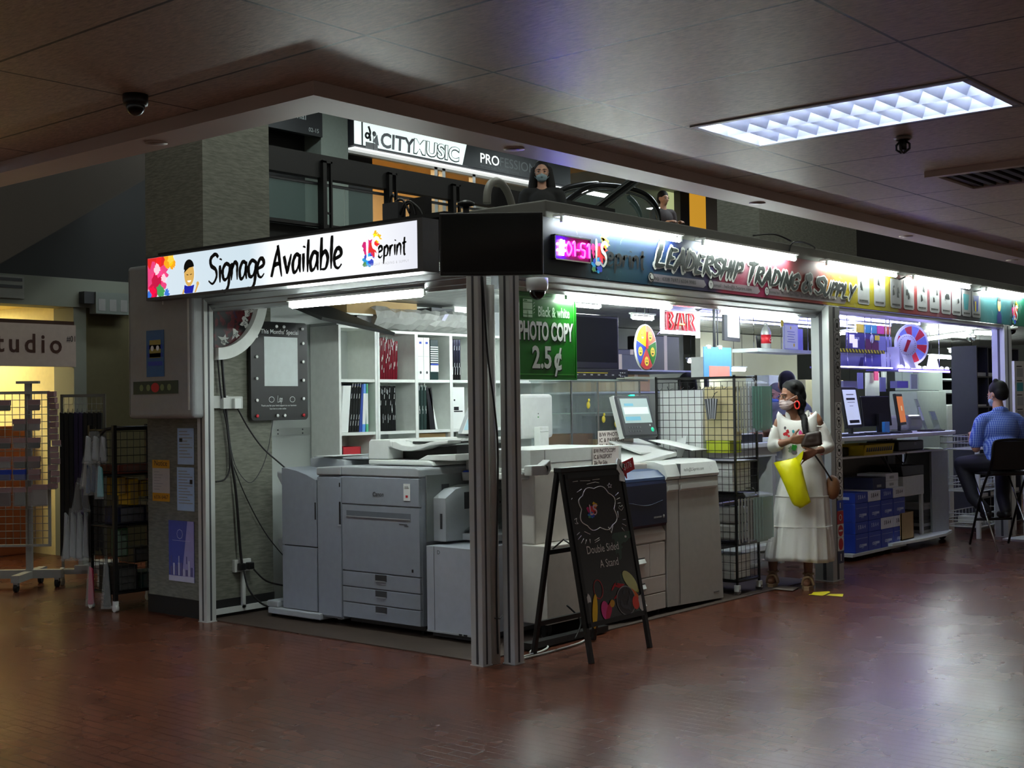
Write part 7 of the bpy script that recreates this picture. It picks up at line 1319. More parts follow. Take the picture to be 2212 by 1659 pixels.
for z in (.12, .5, .95):
    b = mb(WHITE)
    for q in ((-Lx / 2, -.2, Lx / 2, -.2), (-Lx / 2, .2, Lx / 2, .2), (-Lx / 2, -.2, -Lx / 2, .2), (Lx / 2, -.2, Lx / 2, .2)):
        for dz in (0, .07, .14): b.tube([(q[0], q[1], z + dz), (q[2], q[3], z + dz)], .006, 5)
    for k in range(12): x = -Lx / 2 + Lx * k / 11; b.tube([(x, -.2, z + .14), (x, -.2, z), (x, .2, z), (x, .2, z + .14)], .003, 4)
    b.build('basket', wt2)
for x in (-.55, 0, .55): mb(WHITE).box(x - .02, -.22, .0, x + .02, -.18, 1.1).build('upright', wt2)
for k, (x, z, lb) in enumerate(((8.5, .142, 'white packet in the lowest basket of the wire trolley'), (8.7, .522, 'white folded card in the middle basket of the wire trolley'), (9.0, .522, 'grey packet in the middle basket of the wire trolley'))): solo(mb(OFFW if k < 2 else LGREY).box(-.1, -.1, 0, .1, .1, .07), 'packet', lb, 'packet', (x, .35, z))
# ================================================================ upper floor across the void
RB = mat('rail_black', (10, 10, 11), .5); RG = mat('rail_glass', (120, 150, 146), .05, alpha=.22, spec=.8); YR = 4.24
rl = thing('balustrade', 'black banded balustrade with glass panes on the upper floor', 'balustrade', (1.9, YR, 3.2)); X0_, X1_ = -1.2, 5.4
mb(RB).box(X0_, -.04, .46, X1_, .06, .68).build('top_band', rl); mb(RB).box(X0_, -.02, .0, X1_, .04, .03).build('bottom_rail', rl); mb(DGREY).box(X0_, .01, .40, X1_, .03, .425).build('glass_rail', rl)
for k in range(6): mb(RG).box(X0_ + k * 1.1, .015, .04, X0_ + k * 1.1 + 1.08, .025, .40).build('pane', rl)
for px in (690, 832, 970):
    x = fy(px, 420, YR).x - 1.9; b = mb(RB); b.box(x - .02, -.08, -.02, x + .025, .0, .62); b.box(x + .075, -.08, -.02, x + .095, -.05, .62); b.box(x - .02, -.08, .60, x + .095, -.05, .625); b.box(x, -.07, .12, x + .08, -.05, .14); b.build('post', rl)
# music shop front
def fyp(u, v, Y=6.8): p = fy(u, v, Y); return p.x, p.z
MS = thing('light_box_sign', 'long white lit music shop sign on the upper floor', 'sign', (5.35, 6.75, 4.74)); SWD = em('upper_sign_white', (226, 240, 236), .5)
LM = fy(1012, 330, 6.74).x - 5.35
b = mb(DGREY); b.box(0, 0, 0, 4.4, .35, .42); b.build('case', MS); mb(SWD).box(.16, -.004, .02, LM, 0, .40).build('lit_panel', MS); mb(SWD).box(.01, -.003, .02, .13, 0, .40).build('end_panel', MS)
mb(mat('sign_charcoal', (40, 44, 44), .4)).prism([(LM - .12, .02), (LM, .40), (4.4, .40), (4.4, .02)], -.006, -.001, 'y').build('dark_panel', MS)
cmx = lambda u: fy(u, 330, 6.74).x - 5.35
cmz = lambda u, v: fy(u, v, 6.74).z - 4.74
LM = cmx(1012)
b = mb(mat('letter_gunmetal', (40, 42, 44), .3, .5)); b.fit('CITY', cmx(823), cmx(893), cmz(840, 320), .26, -.010, .03, .06); b.build('lettering', MS); b = mb(mat('letter_outline_grey', (84, 92, 92), .4)); b.fit('MUSIC', cmx(895), cmx(990), cmz(905, 332), .26, -.008, .06, .06); b.build('letter_outline', MS); b = mb(SWD); b.fit('MUSIC', cmx(895), cmx(990), cmz(905, 332) + .004, .26, -.012, .012, .06); b.build('lettering', MS)
ex = cmx(803); ez = cmz(803, 305)
b = mb(MATS['letter_gunmetal']); b.tube(spline([(ex - .02, -.008, ez), (ex - .03, -.008, ez + .07), (ex - .08, -.008, ez + .09), (ex - .10, -.008, ez + .05), (ex - .06, -.008, ez + .03), (ex - .02, -.008, ez + .10), (ex - .05, -.008, ez + .18)], 4), .014, 6); b.box(ex + .03, -.008, ez - .12, ex + .04, -.006, ez + .12); b.disc((ex + .05, -.008, ez + .10), .035, n=10); b.prism([(ex + .02, ez), (ex + .13, ez - .04), (ex + .10, ez + .10)], -.009, -.006, 'y'); b.m(GR).box(ex - .10, -.007, ez - .12, ex + .11, -.005, ez - .02); b.build('emblem', MS)
pz = cmz(1050, 353)
b = mb(em('letter_white_lit', (240, 246, 244), .5)); b.fit('PRO', cmx(1038), cmx(1078), pz, .19, -.009, .012); b.fit('A', cmx(1158), cmx(1172), pz, .19, -.009, .02); b.fit('L', cmx(1175), cmx(1184), pz, .19, -.009, .02); b.build('lettering', MS); b = mb(mat('letter_thin_grey', (130, 138, 136), .4)); b.fit('FESSION', cmx(1080), cmx(1156), pz, .19, -.009); b.fit('Surround Audio Technology Solutions', cmx(1038), cmx(1120), pz - .055, .04, -.009); b.build('small_lettering', MS); mb(em('sign_under_light', (236, 240, 238), .45)).box(.0, -.02, -.045, 4.3, .1, -.02).build('under_light', MS)
WW = mat('warm_wall', (214, 184, 130), .7); MSH = mb(WW); MSH.box(5.35, 9.5, 3.2, 10.5, 9.6, 5.4); MSH.box(5.3, 7.0, 3.2, 5.36, 9.6, 5.4); MSH.box(5.3, 6.9, 5.12, 10.5, 9.6, 5.2); struct(MSH, 'wall_music_shop')
fm = mb(DALU)
for px in (948, 965, 1030): x = fyp(px, 390)[0]; fm.box(x - .03, 6.85, 3.2, x + .03, 6.92, 4.69)
fm.box(5.35, 6.85, 4.66, 9.8, 6.92, 4.70); solo(fm, 'shop_front_frame', 'grey shop front frame under the music shop sign', 'shop front')
for k, x in enumerate((5.8, 7.0, 8.3, 9.4)): o = thing('ceiling_light', ['warm ceiling lamp at left inside the music shop', 'warm ceiling lamp above the music shop middle', 'warm ceiling lamp right of middle in the music shop', 'warm ceiling lamp at far right in the music shop'][k], 'ceiling light', (x, 8.0, 5.12)); mb(mat('warm_lamp', (255, 214, 150), .5, emit=15.0)).box(-.3, -.3, -.03, .3, .3, -.02).build('diffuser', o); mb(WHITE).box(-.32, -.32, -.02, .32, .32, 0).build('frame', o)
o = thing('hanging_poster', 'small white display card inside the music shop window', 'poster', (5.62, 7.3, 4.3)); mb(PAPER).box(0, 0, 0, .28, .02, .40).build('panel', o); b = mb(INK).box(.11, -.002, .08, .15, 0, .26); b.build('printing', o)
NS2 = thing('shop_sign', 'dark upper floor shop sign with chinese characters', 'sign', (3.95, 6.76, 4.76)); mb(mat('sign_near_black', (22, 24, 24), .5)).box(-.6, 0, 0, .90, .08, .75).build('panel', NS2); b = mb(mat('sign_pale_letter', (176, 184, 180), .5)); b.text('International', -.02, .17, .13, -.003); b.text('02-15', .68, .04, .07, -.003)
def stroke(b, pts, w_=.012): b.tube([(p[0], -.004, p[1]) for p in pts], w_, 5)
for pts in ([(.40, .50), (.40, .53)], [(.32, .48), (.52, .48)], [(.34, .48), (.33, .38), (.29, .30)], [(.42, .46), (.42, .36)], [(.42, .42), (.50, .42)], [(.37, .36), (.37, .30), (.49, .30), (.49, .36), (.37, .36)]): stroke(b, pts)
for pts in ([(.08, .48), (.24, .48)], [(.16, .53), (.15, .42), (.08, .31)], [(.12, .42), (.26, .31)], [(.1, .40), (.2, .44)]): stroke(b, pts)
b.build('lettering', NS2)
b = mb(UW).box(-.8, 9.0, 3.2, 4.85, 9.1, 5.55); struct(b, 'wall_upper_left')
for k, (x, y) in enumerate(((2.4, 5.6), (4.4, 5.6), (7.2, 5.4), (9.6, 5.4), (12.0, 5.6), (10.5, 8.6), (13.0, 8.6), (15.5, 8.8))): o = thing('ceiling_light', ['upper floor lamp near the dark chinese sign', 'upper floor lamp before the mosaic pier', 'upper floor lamp above the escalator', 'upper floor lamp right of the escalator', 'upper floor lamp over the far landing', 'added upper floor fill lamp deep behind the escalator', 'added upper floor fill lamp at the back wall', 'added upper floor fill lamp furthest back at right'][k], 'ceiling light', (x, y, 5.25)); mb(mat('upper_lamp', (226, 240, 244), .5, emit=16.0)).box(-.5, -.12, -.02, .5, .12, -.015).build('diffuser', o); mb(WHITE).box(-.52, -.14, -.015, .52, .14, 0).build('frame', o)  # last three lamps are added to brighten the back wall
# escalator
ES = thing('escalator', 'dark glass-sided escalator landing on the upper floor', 'escalator', (6.4, 4.9, 2.9)); HR = mat('handrail_black', (14, 14, 15), .3); SS = mat('stainless_strip', (160, 166, 166), .2, .9)
def rail(px, Y, r, m_, name, off=0): 
    pts = [fy(u, v + off, Y) - Vector((6.4, 4.9, 2.9)) for u, v in px]; mb(m_).tube(spline(pts, 5), r, 8).build(name, ES)
arc1 = [(1216, 440), (1235, 425), (1262, 408), (1290, 400), (1330, 402), (1372, 410), (1400, 424), (1418, 448), (1424, 480)]
arc2 = [(1064, 470), (1075, 446), (1100, 430), (1140, 422), (1200, 415), (1230, 404), (1262, 398), (1290, 396)]
arc3 = [(1358, 425), (1372, 440), (1382, 462), (1386, 490)]
for arc, Y in ((arc1, 5.0), (arc2, 5.4), (arc3, 5.5)): rail(arc, Y, .035, HR, 'handrail'); rail(arc, Y - .01, .018, SS, 'handrail_trim', 10)
rail([(1280, 460), (1320, 428), (1362, 396), (1395, 372)], 4.7, .035, HR, 'handrail'); rail([(1280, 460), (1320, 428), (1362, 396), (1395, 372)], 4.69, .02, SS, 'handrail_trim', 10); rail([(1280, 460), (1320, 428), (1362, 396), (1395, 372)], 4.69, .02, SS, 'handrail_trim', -9)
gp = [fy(u, v + 14, 5.02) - Vector((6.4, 4.9, 2.9)) for u, v in arc1]; gl = mb(RG); k = gl.add(gp + [Vector((gp[-1].x, gp[-1].y, -.3)), Vector((gp[0].x, gp[0].y, -.3))]); gl.face(range(k, k + len(gp) + 2)); e_ = gl.build('pane', ES); sd = e_.modifiers.new('t', 'SOLIDIFY'); sd.thickness = .012
mb(DGREY).box(-1.0, .1, -.35, 1.6, .9, -.1).build('step_block', ES)
struct(mb(SL).box(5.0, 3.3, 2.40, 9.0, 4.29, 2.46), 'floor_landing')
S2 = staff('person in black with face mask standing on the landing above the shop', (5.42, 3.84, 2.46), -.9, 1.70, mat('black_shirt', (10, 10, 11), .8), HAIR, mat('mask_grey_blue', (120, 140, 146), .7))
hh = Flesh(); hh.chain((-.075, .02, 1.6, .05), (-.1, .03, 1.42, .055), (-.1, .02, 1.3, .045)); hh.chain((.075, .02, 1.6, .05), (.1, .03, 1.42, .055), (.1, .02, 1.3, .045)); hh.chain((-.07, .07, 1.58, .06), (0, .1, 1.4, .07), (.07, .07, 1.58, .06)); hh.out('long_hair', S2, HAIR, .012, 3)
p_ = fy(1432, 440, 6.2); S3 = staff('person in dark top walking past the escalator on the upper floor', (p_.x, 6.2, 3.2), -.3, 1.62, mat('maroon_shirt', (48, 38, 38), .8), HAIR)
# yellow-lit shop and round mirror to the right
o = thing('lit_window', 'amber lit shop window beside the curved black arch upstairs', 'shop window', (fyp(1515, 450, 7.4)[0], 7.4, 3.2)); mb(mat('amber_pane', (206, 150, 46), .5, emit=.42)).box(-.55, 0, .05, 1.05, .03, 2.2).build('pane', o); mb(DGREY).box(-.75, -.03, 0, -.45, .1, 2.2).build('frame', o); b = mb(em('spot_glow', (255, 230, 190), 3)); b.ell((-.42, -.04, 1.0), .04, 10, 8); b.ell((.42, -.04, 1.2), .035, 10, 8); b.build('spot_lamp', o); b = mb(RB); b.tube(spline([(.45, -.12, 0), (.62, -.12, .6), (.68, -.12, 1.1), (.6, -.12, 1.7), (.5, -.12, 2.2)], 5), .15, 10); b.build('arch', o)
o = thing('lit_window', 'pale green lit window between escalator and amber shop', 'shop window', (fyp(1445, 450, 7.6)[0], 7.6, 3.2)); mb(em('green_pane', (196, 206, 150), .34)).box(-.2, 0, .05, .5, .03, 2.2).build('pane', o); mb(mat('pier_green', (84, 94, 88), .7)).box(.5, -.1, 0, .98, .3, 2.4).build('pier', o)
o = thing('shop_shelving', 'black upstairs shelving with narrow amber gaps', 'shelving', (fyp(1570, 470, 6.6)[0], 6.6, 3.2)); mb(RB).box(-.2, 0, 0, 2.2, .3, 2.0).build('case', o); b = mb(MATS['amber_pane'])
for x, z0, z1, wd in ((-.14, .5, 2.0, .06), (.55, .3, .85, .04), (1.33, .62, 1.2, .14)): b.box(x, -.01, z0, x + wd, 0, z1)
b.m(DGREY)
for x in (.2, .38, .95): b.box(x, -.01, .3, x + .09, 0, 1.7)
b.build('front', o)
o = thing('guard_rail', 'black upstairs railing over the dark void at right', 'railing', (9.6, 3.9, 3.3)); b = mb(RB); b.box(-1.5, 0, .34, 9, .06, .44); b.box(-1.5, 0, 0, 9, .06, .1); b.box(.2, -.02, -.1, .6, .08, .5); b.build('rail', o); mb(GR).box(-1.5, -.01, -.02, 9, .0, .0).build('rail_trim', o)
struct(mb(mat('far_ceiling_patch', (170, 174, 174), .7)).box(8, 6, 3.9, 16, 9, 4.0), 'ceiling_far') if 0 else None
# roof clutter above the white sign
o = thing('hose', 'grey curved hose arching above the corner screen', 'hose', (.55, .55, 2.66)); mb(mat('hose_grey', (120, 120, 112), .5)).tube([p + Vector((-.55, -.55, -2.66)) for p in spline([fy(1052, 440, .55), fy(1053, 415, .55), fy(1060, 397, .56), fy(1075, 392, .58), fy(1090, 405, .6), fy(1102, 430, .6), fy(1112, 470, .6)], 5)], .026, 10).build('tube', o); b = mb(RB); b.lathe((-.03, .0, .10), [(.0, 0), (.055, .012), (.055, .03), (.02, .045)], 16); b.cyl((-.03, 0, -.0), (-.03, 0, .12), .02); b.build('nozzle', o)
b = mb(RB)
for pts in ([(846, 470), (852, 440), (870, 432), (885, 460)], [(860, 470), (880, 435), (905, 450), (915, 470)], [(870, 470), (876, 445), (890, 440), (898, 468)], [(838, 465), (843, 430), (850, 420)]): b.tube(spline([fx(u, v, .25) for u, v in pts], 4), .009, 6)
p = fx(850, 455, .25); b.m(DGREY).box(p.x - .02, p.y - .06, 2.66, p.x + .05, p.y + .08, p.z + .05); b.m(RB).box(p.x, p.y - .28, 2.66, p.x + .06, p.y - .14, p.z + .06); solo(b, 'cable_bundle', 'tangle of black cables and transformers on the sign roof', 'cables')
# ================================================================ left: studio shop, racks, column notices
YS = 7.0
def sp(u, v, Y=YS): p = fy(u, v, Y); return p.x, p.z
PLAS = mat('plaster_grey', (128, 132, 122), .8, scale=2); BEAM = mb(PLAS); zt = sp(100, 597)[1]; zb = sp(100, 660)[1]; BEAM.box(-5, YS, zb, 3.6, YS + .3, zt); struct(BEAM, 'wall_studio_beam')
x1 = sp(163, 900)[0]; x2 = sp(190, 900)[0]; struct(mb(PLAS).box(x1, YS + .02, 0, x2, YS + .4, zb), 'wall_studio_pier'); struct(mb(mat('dark_olive_wall', (96, 90, 62), .8)).box(x2, YS + .05, 0, 3.6, YS + .25, zb), 'wall_olive')
YC = mat('cream_yellow_wall', (236, 226, 172), .7); s_ = mb(YC); s_.box(-5, YS + 3.0, 0, x1 + .1, YS + 3.1, 2.75); s_.box(x1, YS + .4, 0, x1 + .1, YS + 3.0, 2.75); struct(s_, 'wall_studio'); SC = NT('studio_ceiling', .7); 
bt_ = SC.n('TexBrick', i_Scale=1.0); bt_.inputs['Brick Width'].default_value = .6; bt_.inputs['Row Height'].default_value = .6; bt_.inputs['Mortar Size'].default_value = .008; bt_.offset = 0; bt_.inputs['Color1'].default_value = bt_.inputs['Color2'].default_value = lin((226, 206, 140)) + (1,); bt_.inputs['Mortar'].default_value = lin((120, 100, 60)) + (1,); SC.l(SC.tc.outputs['Object'], bt_.inputs['Vector']); SC.color(bt_.outputs['Color']); struct(mb(SC.m).box(-5, YS + .3, 2.62, x1 + .1, YS + 3.1, 2.7), 'ceiling_studio')
for k, (x, y) in enumerate(((-.2, YS + 1.2), (1.0, YS + 1.5), (.2, YS + 2.4), (-1.4, YS + 1.6))): o = thing('ceiling_light', ['warm lamp in the studio shop near its entrance', 'warm lamp in the studio shop beside the pier', 'warm lamp at the back of the studio shop', 'warm lamp far left in the studio shop'][k], 'ceiling light', (x, y, 2.62)); mb(mat('studio_lamp', (255, 238, 184), .5, emit=15.0)).box(-.25, -.25, -.03, .25, .25, -.02).build('diffuser', o); mb(WHITE).box(-.26, -.26, -.02, .26, .26, 0).build('frame', o)
ST = thing('shop_sign', 'pale studio shop sign with brown lettering at left edge', 'sign', (x1, YS - .02, 0)); z0 = sp(80, 772)[1]; z1 = sp(80, 706)[1]; mb(mat('studio_sign_board', (176, 160, 150), .6)).box(-4, 0, z0 - .09, 0, .08, z1 + .03).build('board', ST); mb(mat('dark_gap', (60, 34, 20), .8)).box(-4, .03, z1 + .03, 0, .06, z1 + .07).build('top_edge', ST)
b = mb(mat('brown_letter', (66, 34, 18), .5)); xo = sp(0, 750)[0] - x1; xe = sp(132, 750)[0] - x1; sz = (z1 - z0) * .86; b.text('Studio', xe - .001, z0 + .05, sz, -.004, 'RIGHT', bold=.018, sp=1.35, wx=.96); b.build('lettering', ST); b = mb(INK).fit('#01', sp(141, 730)[0] - x1, -.01, sp(141, 738)[1], .085, -.004); b.build('unit_number', ST)
b = mb(mat('notice_board_grey', (140, 142, 136), .7)); q0 = sp(0, 592); q1 = sp(50, 650); b.box(q0[0] - .3, YS - .02, q1[1] + .02, q1[0], YS, q0[1] - .01); b.m(DGREY)
for k in range(2): z = q1[1] + .12 + k * .07; b.box(q0[0] - .2, YS - .025, z, q1[0] - .02, YS - .02, z + .03)
solo(b, 'wall_notice', 'faint grey notice with dark bars on the beam at left edge', 'notice')
b = mb(mat('pale_box_unit', (120, 128, 124), .6)); q0 = sp(193, 632); q1 = sp(268, 682); b.box(q0[0], YS - .12, q1[1], q1[0], YS, q0[1]); b.m(DGREY).box(q0[0] - .12, YS - .1, q1[1] + .1, q0[0] - .0, YS, q0[1]); b.m(GR)
for k in range(3): b.box(q0[0] + .03 + k * .13, YS - .122, q1[1] + .03, q0[0] + .11 + k * .13, YS - .12, q0[1] - .07)
solo(b, 'aircon_unit', 'pale boxed air unit under the beam left of the grey box', 'air conditioner')
CLR = thing('clothes_rail', 'yellowish clothes rail with hangers inside the studio shop', 'clothes rail', (.95, YS + 1.6, 0)); b = mb(mat('rail_yellow', (200, 190, 90), .5)); b.box(-1.6, -.02, 1.85, .35, .02, 1.89); b.box(-.12, -.02, 0, -.08, .02, 2.0); b.box(.36, -.02, 0, .40, .02, 2.0); b.box(-.12, -.02, 1.97, .4, .02, 2.0); b.build('rail', CLR)
for k in range(8): x = -1.3 + k * .2; b = mb(mat('hanger_wood', (190, 170, 110), .5)); b.tube(spline([(x - .16, 0, 1.70), (x, 0, 1.79), (x + .16, 0, 1.70)], 4), .012, 6); b.tube([(x, 0, 1.79), (x, 0, 1.86)], .004, 5); b.build('hanger', CLR)
for k in range(7): x = -1.2 + k * .2; mb(mat('hung_cloth_%d' % (k % 3), [(226, 216, 170), (200, 120, 60), (240, 232, 200)][k % 3], .8)).prism([(x - .17, 1.70), (x, 1.78), (x + .17, 1.70), (x + .18, .9), (x - .18, .9)], -.06, .06, 'y').build('garment', CLR)
cabinet('rust-brown cupboard behind the white display rack', 1.1, 1.6, YS + .8, .3, 1.35, mat('rust_cupboard', (140, 70, 34), .6)); cabinet('rust-brown low cupboard at left behind the display rack', .3, .9, YS + .9, .3, 1.25, MATS['rust_cupboard'])
struct(mb(mat('corrugated_black', (12, 13, 13), .6)).box(-5, YS + .1, zt, 6, YS + .2, 6), 'wall_black_upper')
SF = mb(mat('sloped_soffit_brown', (56, 48, 40), .8, scale=2)); a = fy(-60, 605, 6.0); c_ = fy(330, 378, 6.0); SF.prism([(a.x, a.z), (c_.x, c_.z), (c_.x + .0, c_.z + 2), (a.x, c_.z + 2)], 6.0, 6.9, 'y'); struct(SF, 'wall_stair_soffit')
# grey rounded cabinet and stickers
gy0 = fx(275, 740, -.10).y; gy1 = fx(416, 780, -.10).y; gzt = fx(275, 577, -.10).z; gzb = fx(275, 905, -.10).z
GB = thing('wall_cabinet', 'grey rounded metal cabinet on the column under the lit sign', 'cabinet', (-.10, gy0, gzb), -PI / 2); gw = gy0 - gy1; gh = gzt - gzb; mb(mat('cabinet_grey', (142, 144, 146), .45)).box(0, 0, 0, gw, .155, gh).build('body', GB, bevel=.03, seg=4); mb(DGREY).box(.03, -.0015, .03, .034, 0, gh - .03).build('door_seam', GB); b = mb(OFFW).box(gw - .055, -.002, .06, gw - .035, .0, gh - .06); b.build('pale_edge_strip', GB)  # paler strip runs down the rounded right edge
def on_gb(u, v): p = fx(u, v, -.102); return gy0 - p.y, p.z - gzb
q0 = on_gb(316, 715); q1 = on_gb(355, 813); b = mb(mat('sticker_blue', (30, 92, 150), .5)).box(q0[0], -.003, q1[1], q1[0], -.001, q0[1]); b.m(mat('sticker_gold', (150, 140, 60), .5)).box(q0[0] + .04, -.004, q0[1] - .20, q1[0] - .04, -.003, q0[1] - .07); b.m(PAPER).disc((q0[0] + .075, -.005, q0[1] - .13), .02, n=10); b.disc((q1[0] - .075, -.005, q0[1] - .13), .02, n=10); b.m(BLUE)
for k in range(3): b.box(q0[0] + .02, -.004, q1[1] + .08 + k * .06, q1[0] - .02, -.003, q1[1] + .11 + k * .06)
solo(b, 'sticker', 'tall blue sticker on the grey rounded cabinet', 'sticker', (-.10, gy0, gzb), -PI / 2)
q0 = on_gb(288, 825); q1 = on_gb(385, 850); b = mb(mat('sticker_dark_green', (30, 54, 48), .5)).box(q0[0], -.003, q1[1], q1[0], -.001, q0[1]); b.m(RED).disc(((q0[0] + q1[0]) / 2, -.004, (q0[1] + q1[1]) / 2), .05, n=16, rz=.035); b.m(mat('sticker_sage', (110, 130, 90), .5))
for k in (-2, -1, 1, 2): b.disc(((q0[0] + q1[0]) / 2 + k * .085, -.004, (q0[1] + q1[1]) / 2), .025, n=8)
solo(b, 'sticker', 'wide dark green sticker with red oval on the grey cabinet', 'sticker', (-.10, gy0, gzb), -PI / 2)
def notice(label, u0, v0, u1, v1, m_, draw):
    p = fx(u0, v0, .055); q = fx(u1, v1, .055); o = thing('notice_sheet', label, 'notice', (.055, p.y, q.z), -PI / 2); w_ = p.y - q.y; h = p.z - q.z; mb(m_).box(0, 0, 0, w_, .003, h).build('sheet', o); b = MB(); draw(b, w_, h); b.build('printing', o)
def lines(n, ink=GR):
    def d(b, w_, h):
        b.m(ink)
        for k in range(n): z = h * (.9 - .8 * k / n); b.box(w_ * .1, -.001, z, w_ * (.6 + .3 * ((k * 7) % 3) / 2), 0, z + .006)
        b.m(INK).box(w_ * (.75 if n > 9 else .12), -.001, h * .62, w_ * (.9 if n > 9 else .3), 0, h * .72)
    return d
NB = mat('notice_blue', (176, 206, 236), .7)
notice('upper pale blue notice sheet on the column', 383, 925, 419, 1004, NB, lines(9)); notice('lower pale blue notice sheet on the column', 382, 1009, 420, 1105, NB, lines(12))
def orange_d(b, w_, h): b.m(mat('poster_amber', (206, 150, 20), .6)).box(0, -.001, h * .8, w_, 0, h); b.box(0, -.001, 0, w_, 0, h * .2); b.m(INK).text('Notice', w_ * .12, h * .86, w_ * .27, -.002); b.text('6336 6467', w_ * .1, h * .06, w_ * .19, -.002); b.m(GR); [b.box(w_ * .1, -.001, h * (.28 + .07 * k), w_ * (.4 + .1 * (k % 3)), 0, h * (.295 + .07 * k)) for k in range(7)]
notice('orange and white notice sheet left of the blue ones', 329, 993, 367, 1084, mat('notice_white', (190, 186, 182), .7), orange_d)
def violet_d(b, w_, h):
    r = random.Random(3); b.m(mat('poster_lilac', (160, 156, 206), .6)).quad((w_ * .5, -.001, 0), (w_, -.001, 0), (w_, -.001, h), (w_ * .75, -.001, h)); b.m(mat('poster_pale', (196, 198, 220), .6)).box(0, -.0015, 0, w_, -.0005, h * .09); ring(b, w_ * .45, h * .78, w_ * .12, .004, -.002, MATS['poster_pale'], 8); b.box(w_ * .15, -.002, h * .67, w_ * .85, -.001, h * .675)
    for k in range(9): x = w_ * (.08 + .1 * k); b.m(MATS['poster_pale'] if k % 2 else mat('bottle_violet', (96, 92, 150), .5)).box(x, -.003 - k * .0002, h * .1, x + w_ * .07, -.002, h * (.2 + .18 * r.random())); b.box(x + w_ * .02, -.003 - k * .0002, h * .3, x + w_ * .05, -.002, h * .42) if k % 3 == 0 else None
notice('violet poster of glass bottles low on the column', 364, 1123, 420, 1260, mat('poster_blue_violet', (70, 82, 166), .6), violet_d)
# ---------------- display racks
R1 = thing('display_rack', 'white grid display rack of hats and pouches at left edge', 'display rack', (.19, 5.33, 0), -.868); GRW = mat('rack_white', (150, 150, 146), .5)
b = mb(GRW)
for i in range(12): b.tube([(-.5 + i * .063, 0, .36), (-.5 + i * .063, 0, 1.66)], .003, 4)
for j in range(22): b.tube([(-.5, 0, .36 + j * .062), (.193, 0, .36 + j * .062)], .003, 4)
b.build('grid', R1); b = mb(GRW); b.box(-.5, -.012, 1.65, .195, .012, 1.675); b.box(.18, -.012, .35, .2, .012, 1.66); b.box(-.5, -.012, .35, .195, .012, .37); b.build('grid_frame', R1); mb(GRW).box(-.02, .01, .12, .03, .05, 1.74).build('upright', R1); mb(GRW).box(-.09, .0, 1.74, .1, .05, 1.762).build('top_bar', R1); b = mb(GRW); b.box(-.5, .0, .08, .28, .07, .15); b.box(-.03, -.3, .08, .04, .35, .14); b.build('base', R1)
for x, y in ((.0, -.26), (-.45, .03), (.24, .03), (0, .3)): b = mb(RUBBER).cyl((x - .015, y, .035), (x + .015, y, .035), .035, n=14); b.m(GRW).box(x - .02, y - .02, .05, x + .02, y + .02, .09); b.build('caster', R1)
def w_of(o, p): c_, s_ = math.cos(o.rotation_euler.z), math.sin(o.rotation_euler.z); return (o.location.x + p[0] * c_ - p[1] * s_, o.location.y + p[0] * s_ + p[1] * c_, p[2])
PCK = [(52, 50, 50), (120, 118, 116), (34, 30, 30), (150, 140, 140), (30, 60, 150), (130, 40, 50), (96, 70, 74), (70, 70, 60)]; rr = random.Random(12); proto = {}
def packet(label, o, p, w_, h, ci, group, rz):
    q = thing('hanging_packet', label, 'packet', w_of(o, p), rz, group); m_ = mat('packet_%d' % ci, PCK[ci], .5)
    mb(m_).prism([(-w_ / 2, -h), (w_ / 2, -h), (w_ / 2 * .96, -.03), (-w_ / 2 * .96, -.03)], -.03, .0, 'y').build('contents', q, bevel=.01); mb(mat('header_card', (150, 120, 124), .6) if ci != 4 else BLUE).box(-w_ / 2, -.034, -.045, w_ / 2, .002, .0).build('header_card', q); mb(BAGP).box(-w_ / 2 - .004, -.038, -h - .006, w_ / 2 + .004, -.036, -.04).build('plastic_sleeve', q)
rows_ = [(1.60, .09), (1.44, .1), (1.28, .09), (1.12, .1), (1.01, .09), (.86, .16)]; rn = ['topmost row', 'second row', 'third row', 'fourth row', 'fifth row', 'lowest row']
for j, (z, h) in enumerate(rows_):
    for i in range(5):
        x = -.42 + i * .125
        if (i + j) % 7 == 3: continue
        packet('hanging packet in the %s of the white grid rack' % rn[j], R1, (x, -.03, z), .10, h, 4 if (j == 4 and i in (2, 3)) else 5 if (j == 4 and i == 4) else rr.choice([0, 1, 2, 3, 6, 7]), 'packets on the white grid rack, ' + rn[j], -.868)
for k in range(16): z = 1.67 - k * .052; packet('glossy packet in the edge column of the white grid rack', R1, (.235 + .01 * (k % 3), -.02, z), .07, .05, rr.choice([0, 2, 7]), 'packets down the rack edge', -.868 + rr.uniform(-.5, .5))
packet('white card packet at lower right of the white grid rack', R1, (.13, -.04, .88), .13, .18, 3, None, -.868)
R2 = thing('display_rack', 'grey framed rack of dark scarves between the other racks', 'display rack', (.60, 5.13, 0), -.868); b = mb(mat('rack_grey', (110, 108, 100), .5)); b.box(-.19, -.01, 1.62, .2, .01, 1.645); b.box(-.19, -.01, .12, -.17, .01, 1.64); b.box(.18, -.01, .12, .2, .01, 1.64); b.build('frame', R2); b = mb(GRW)
for i in range(9): b.tube([(-.16 + i * .04, 0, 1.45), (-.16 + i * .04, 0, 1.63)], .002, 4)
for z in (1.5, 1.56): b.tube([(-.18, 0, z), (.19, 0, z)], .002, 4)
b.build('grid', R2); b = mb(GRW); b.box(.0, -.25, .15, .24, .2, .19); b.box(.02, -.2, .19, .06, .1, .34); b.box(-.2, -.1, .1, .24, .0, .14); b.build('base', R2); b = mb(OFFW)
for x, y in ((-.17, -.05), (.2, -.2), (.2, .15)): b.cyl((x - .014, y, .03), (x + .014, y, .03), .03, n=12); b.box(x - .015, y - .015, .04, x + .015, y + .015, .15)
b.build('caster', R2)
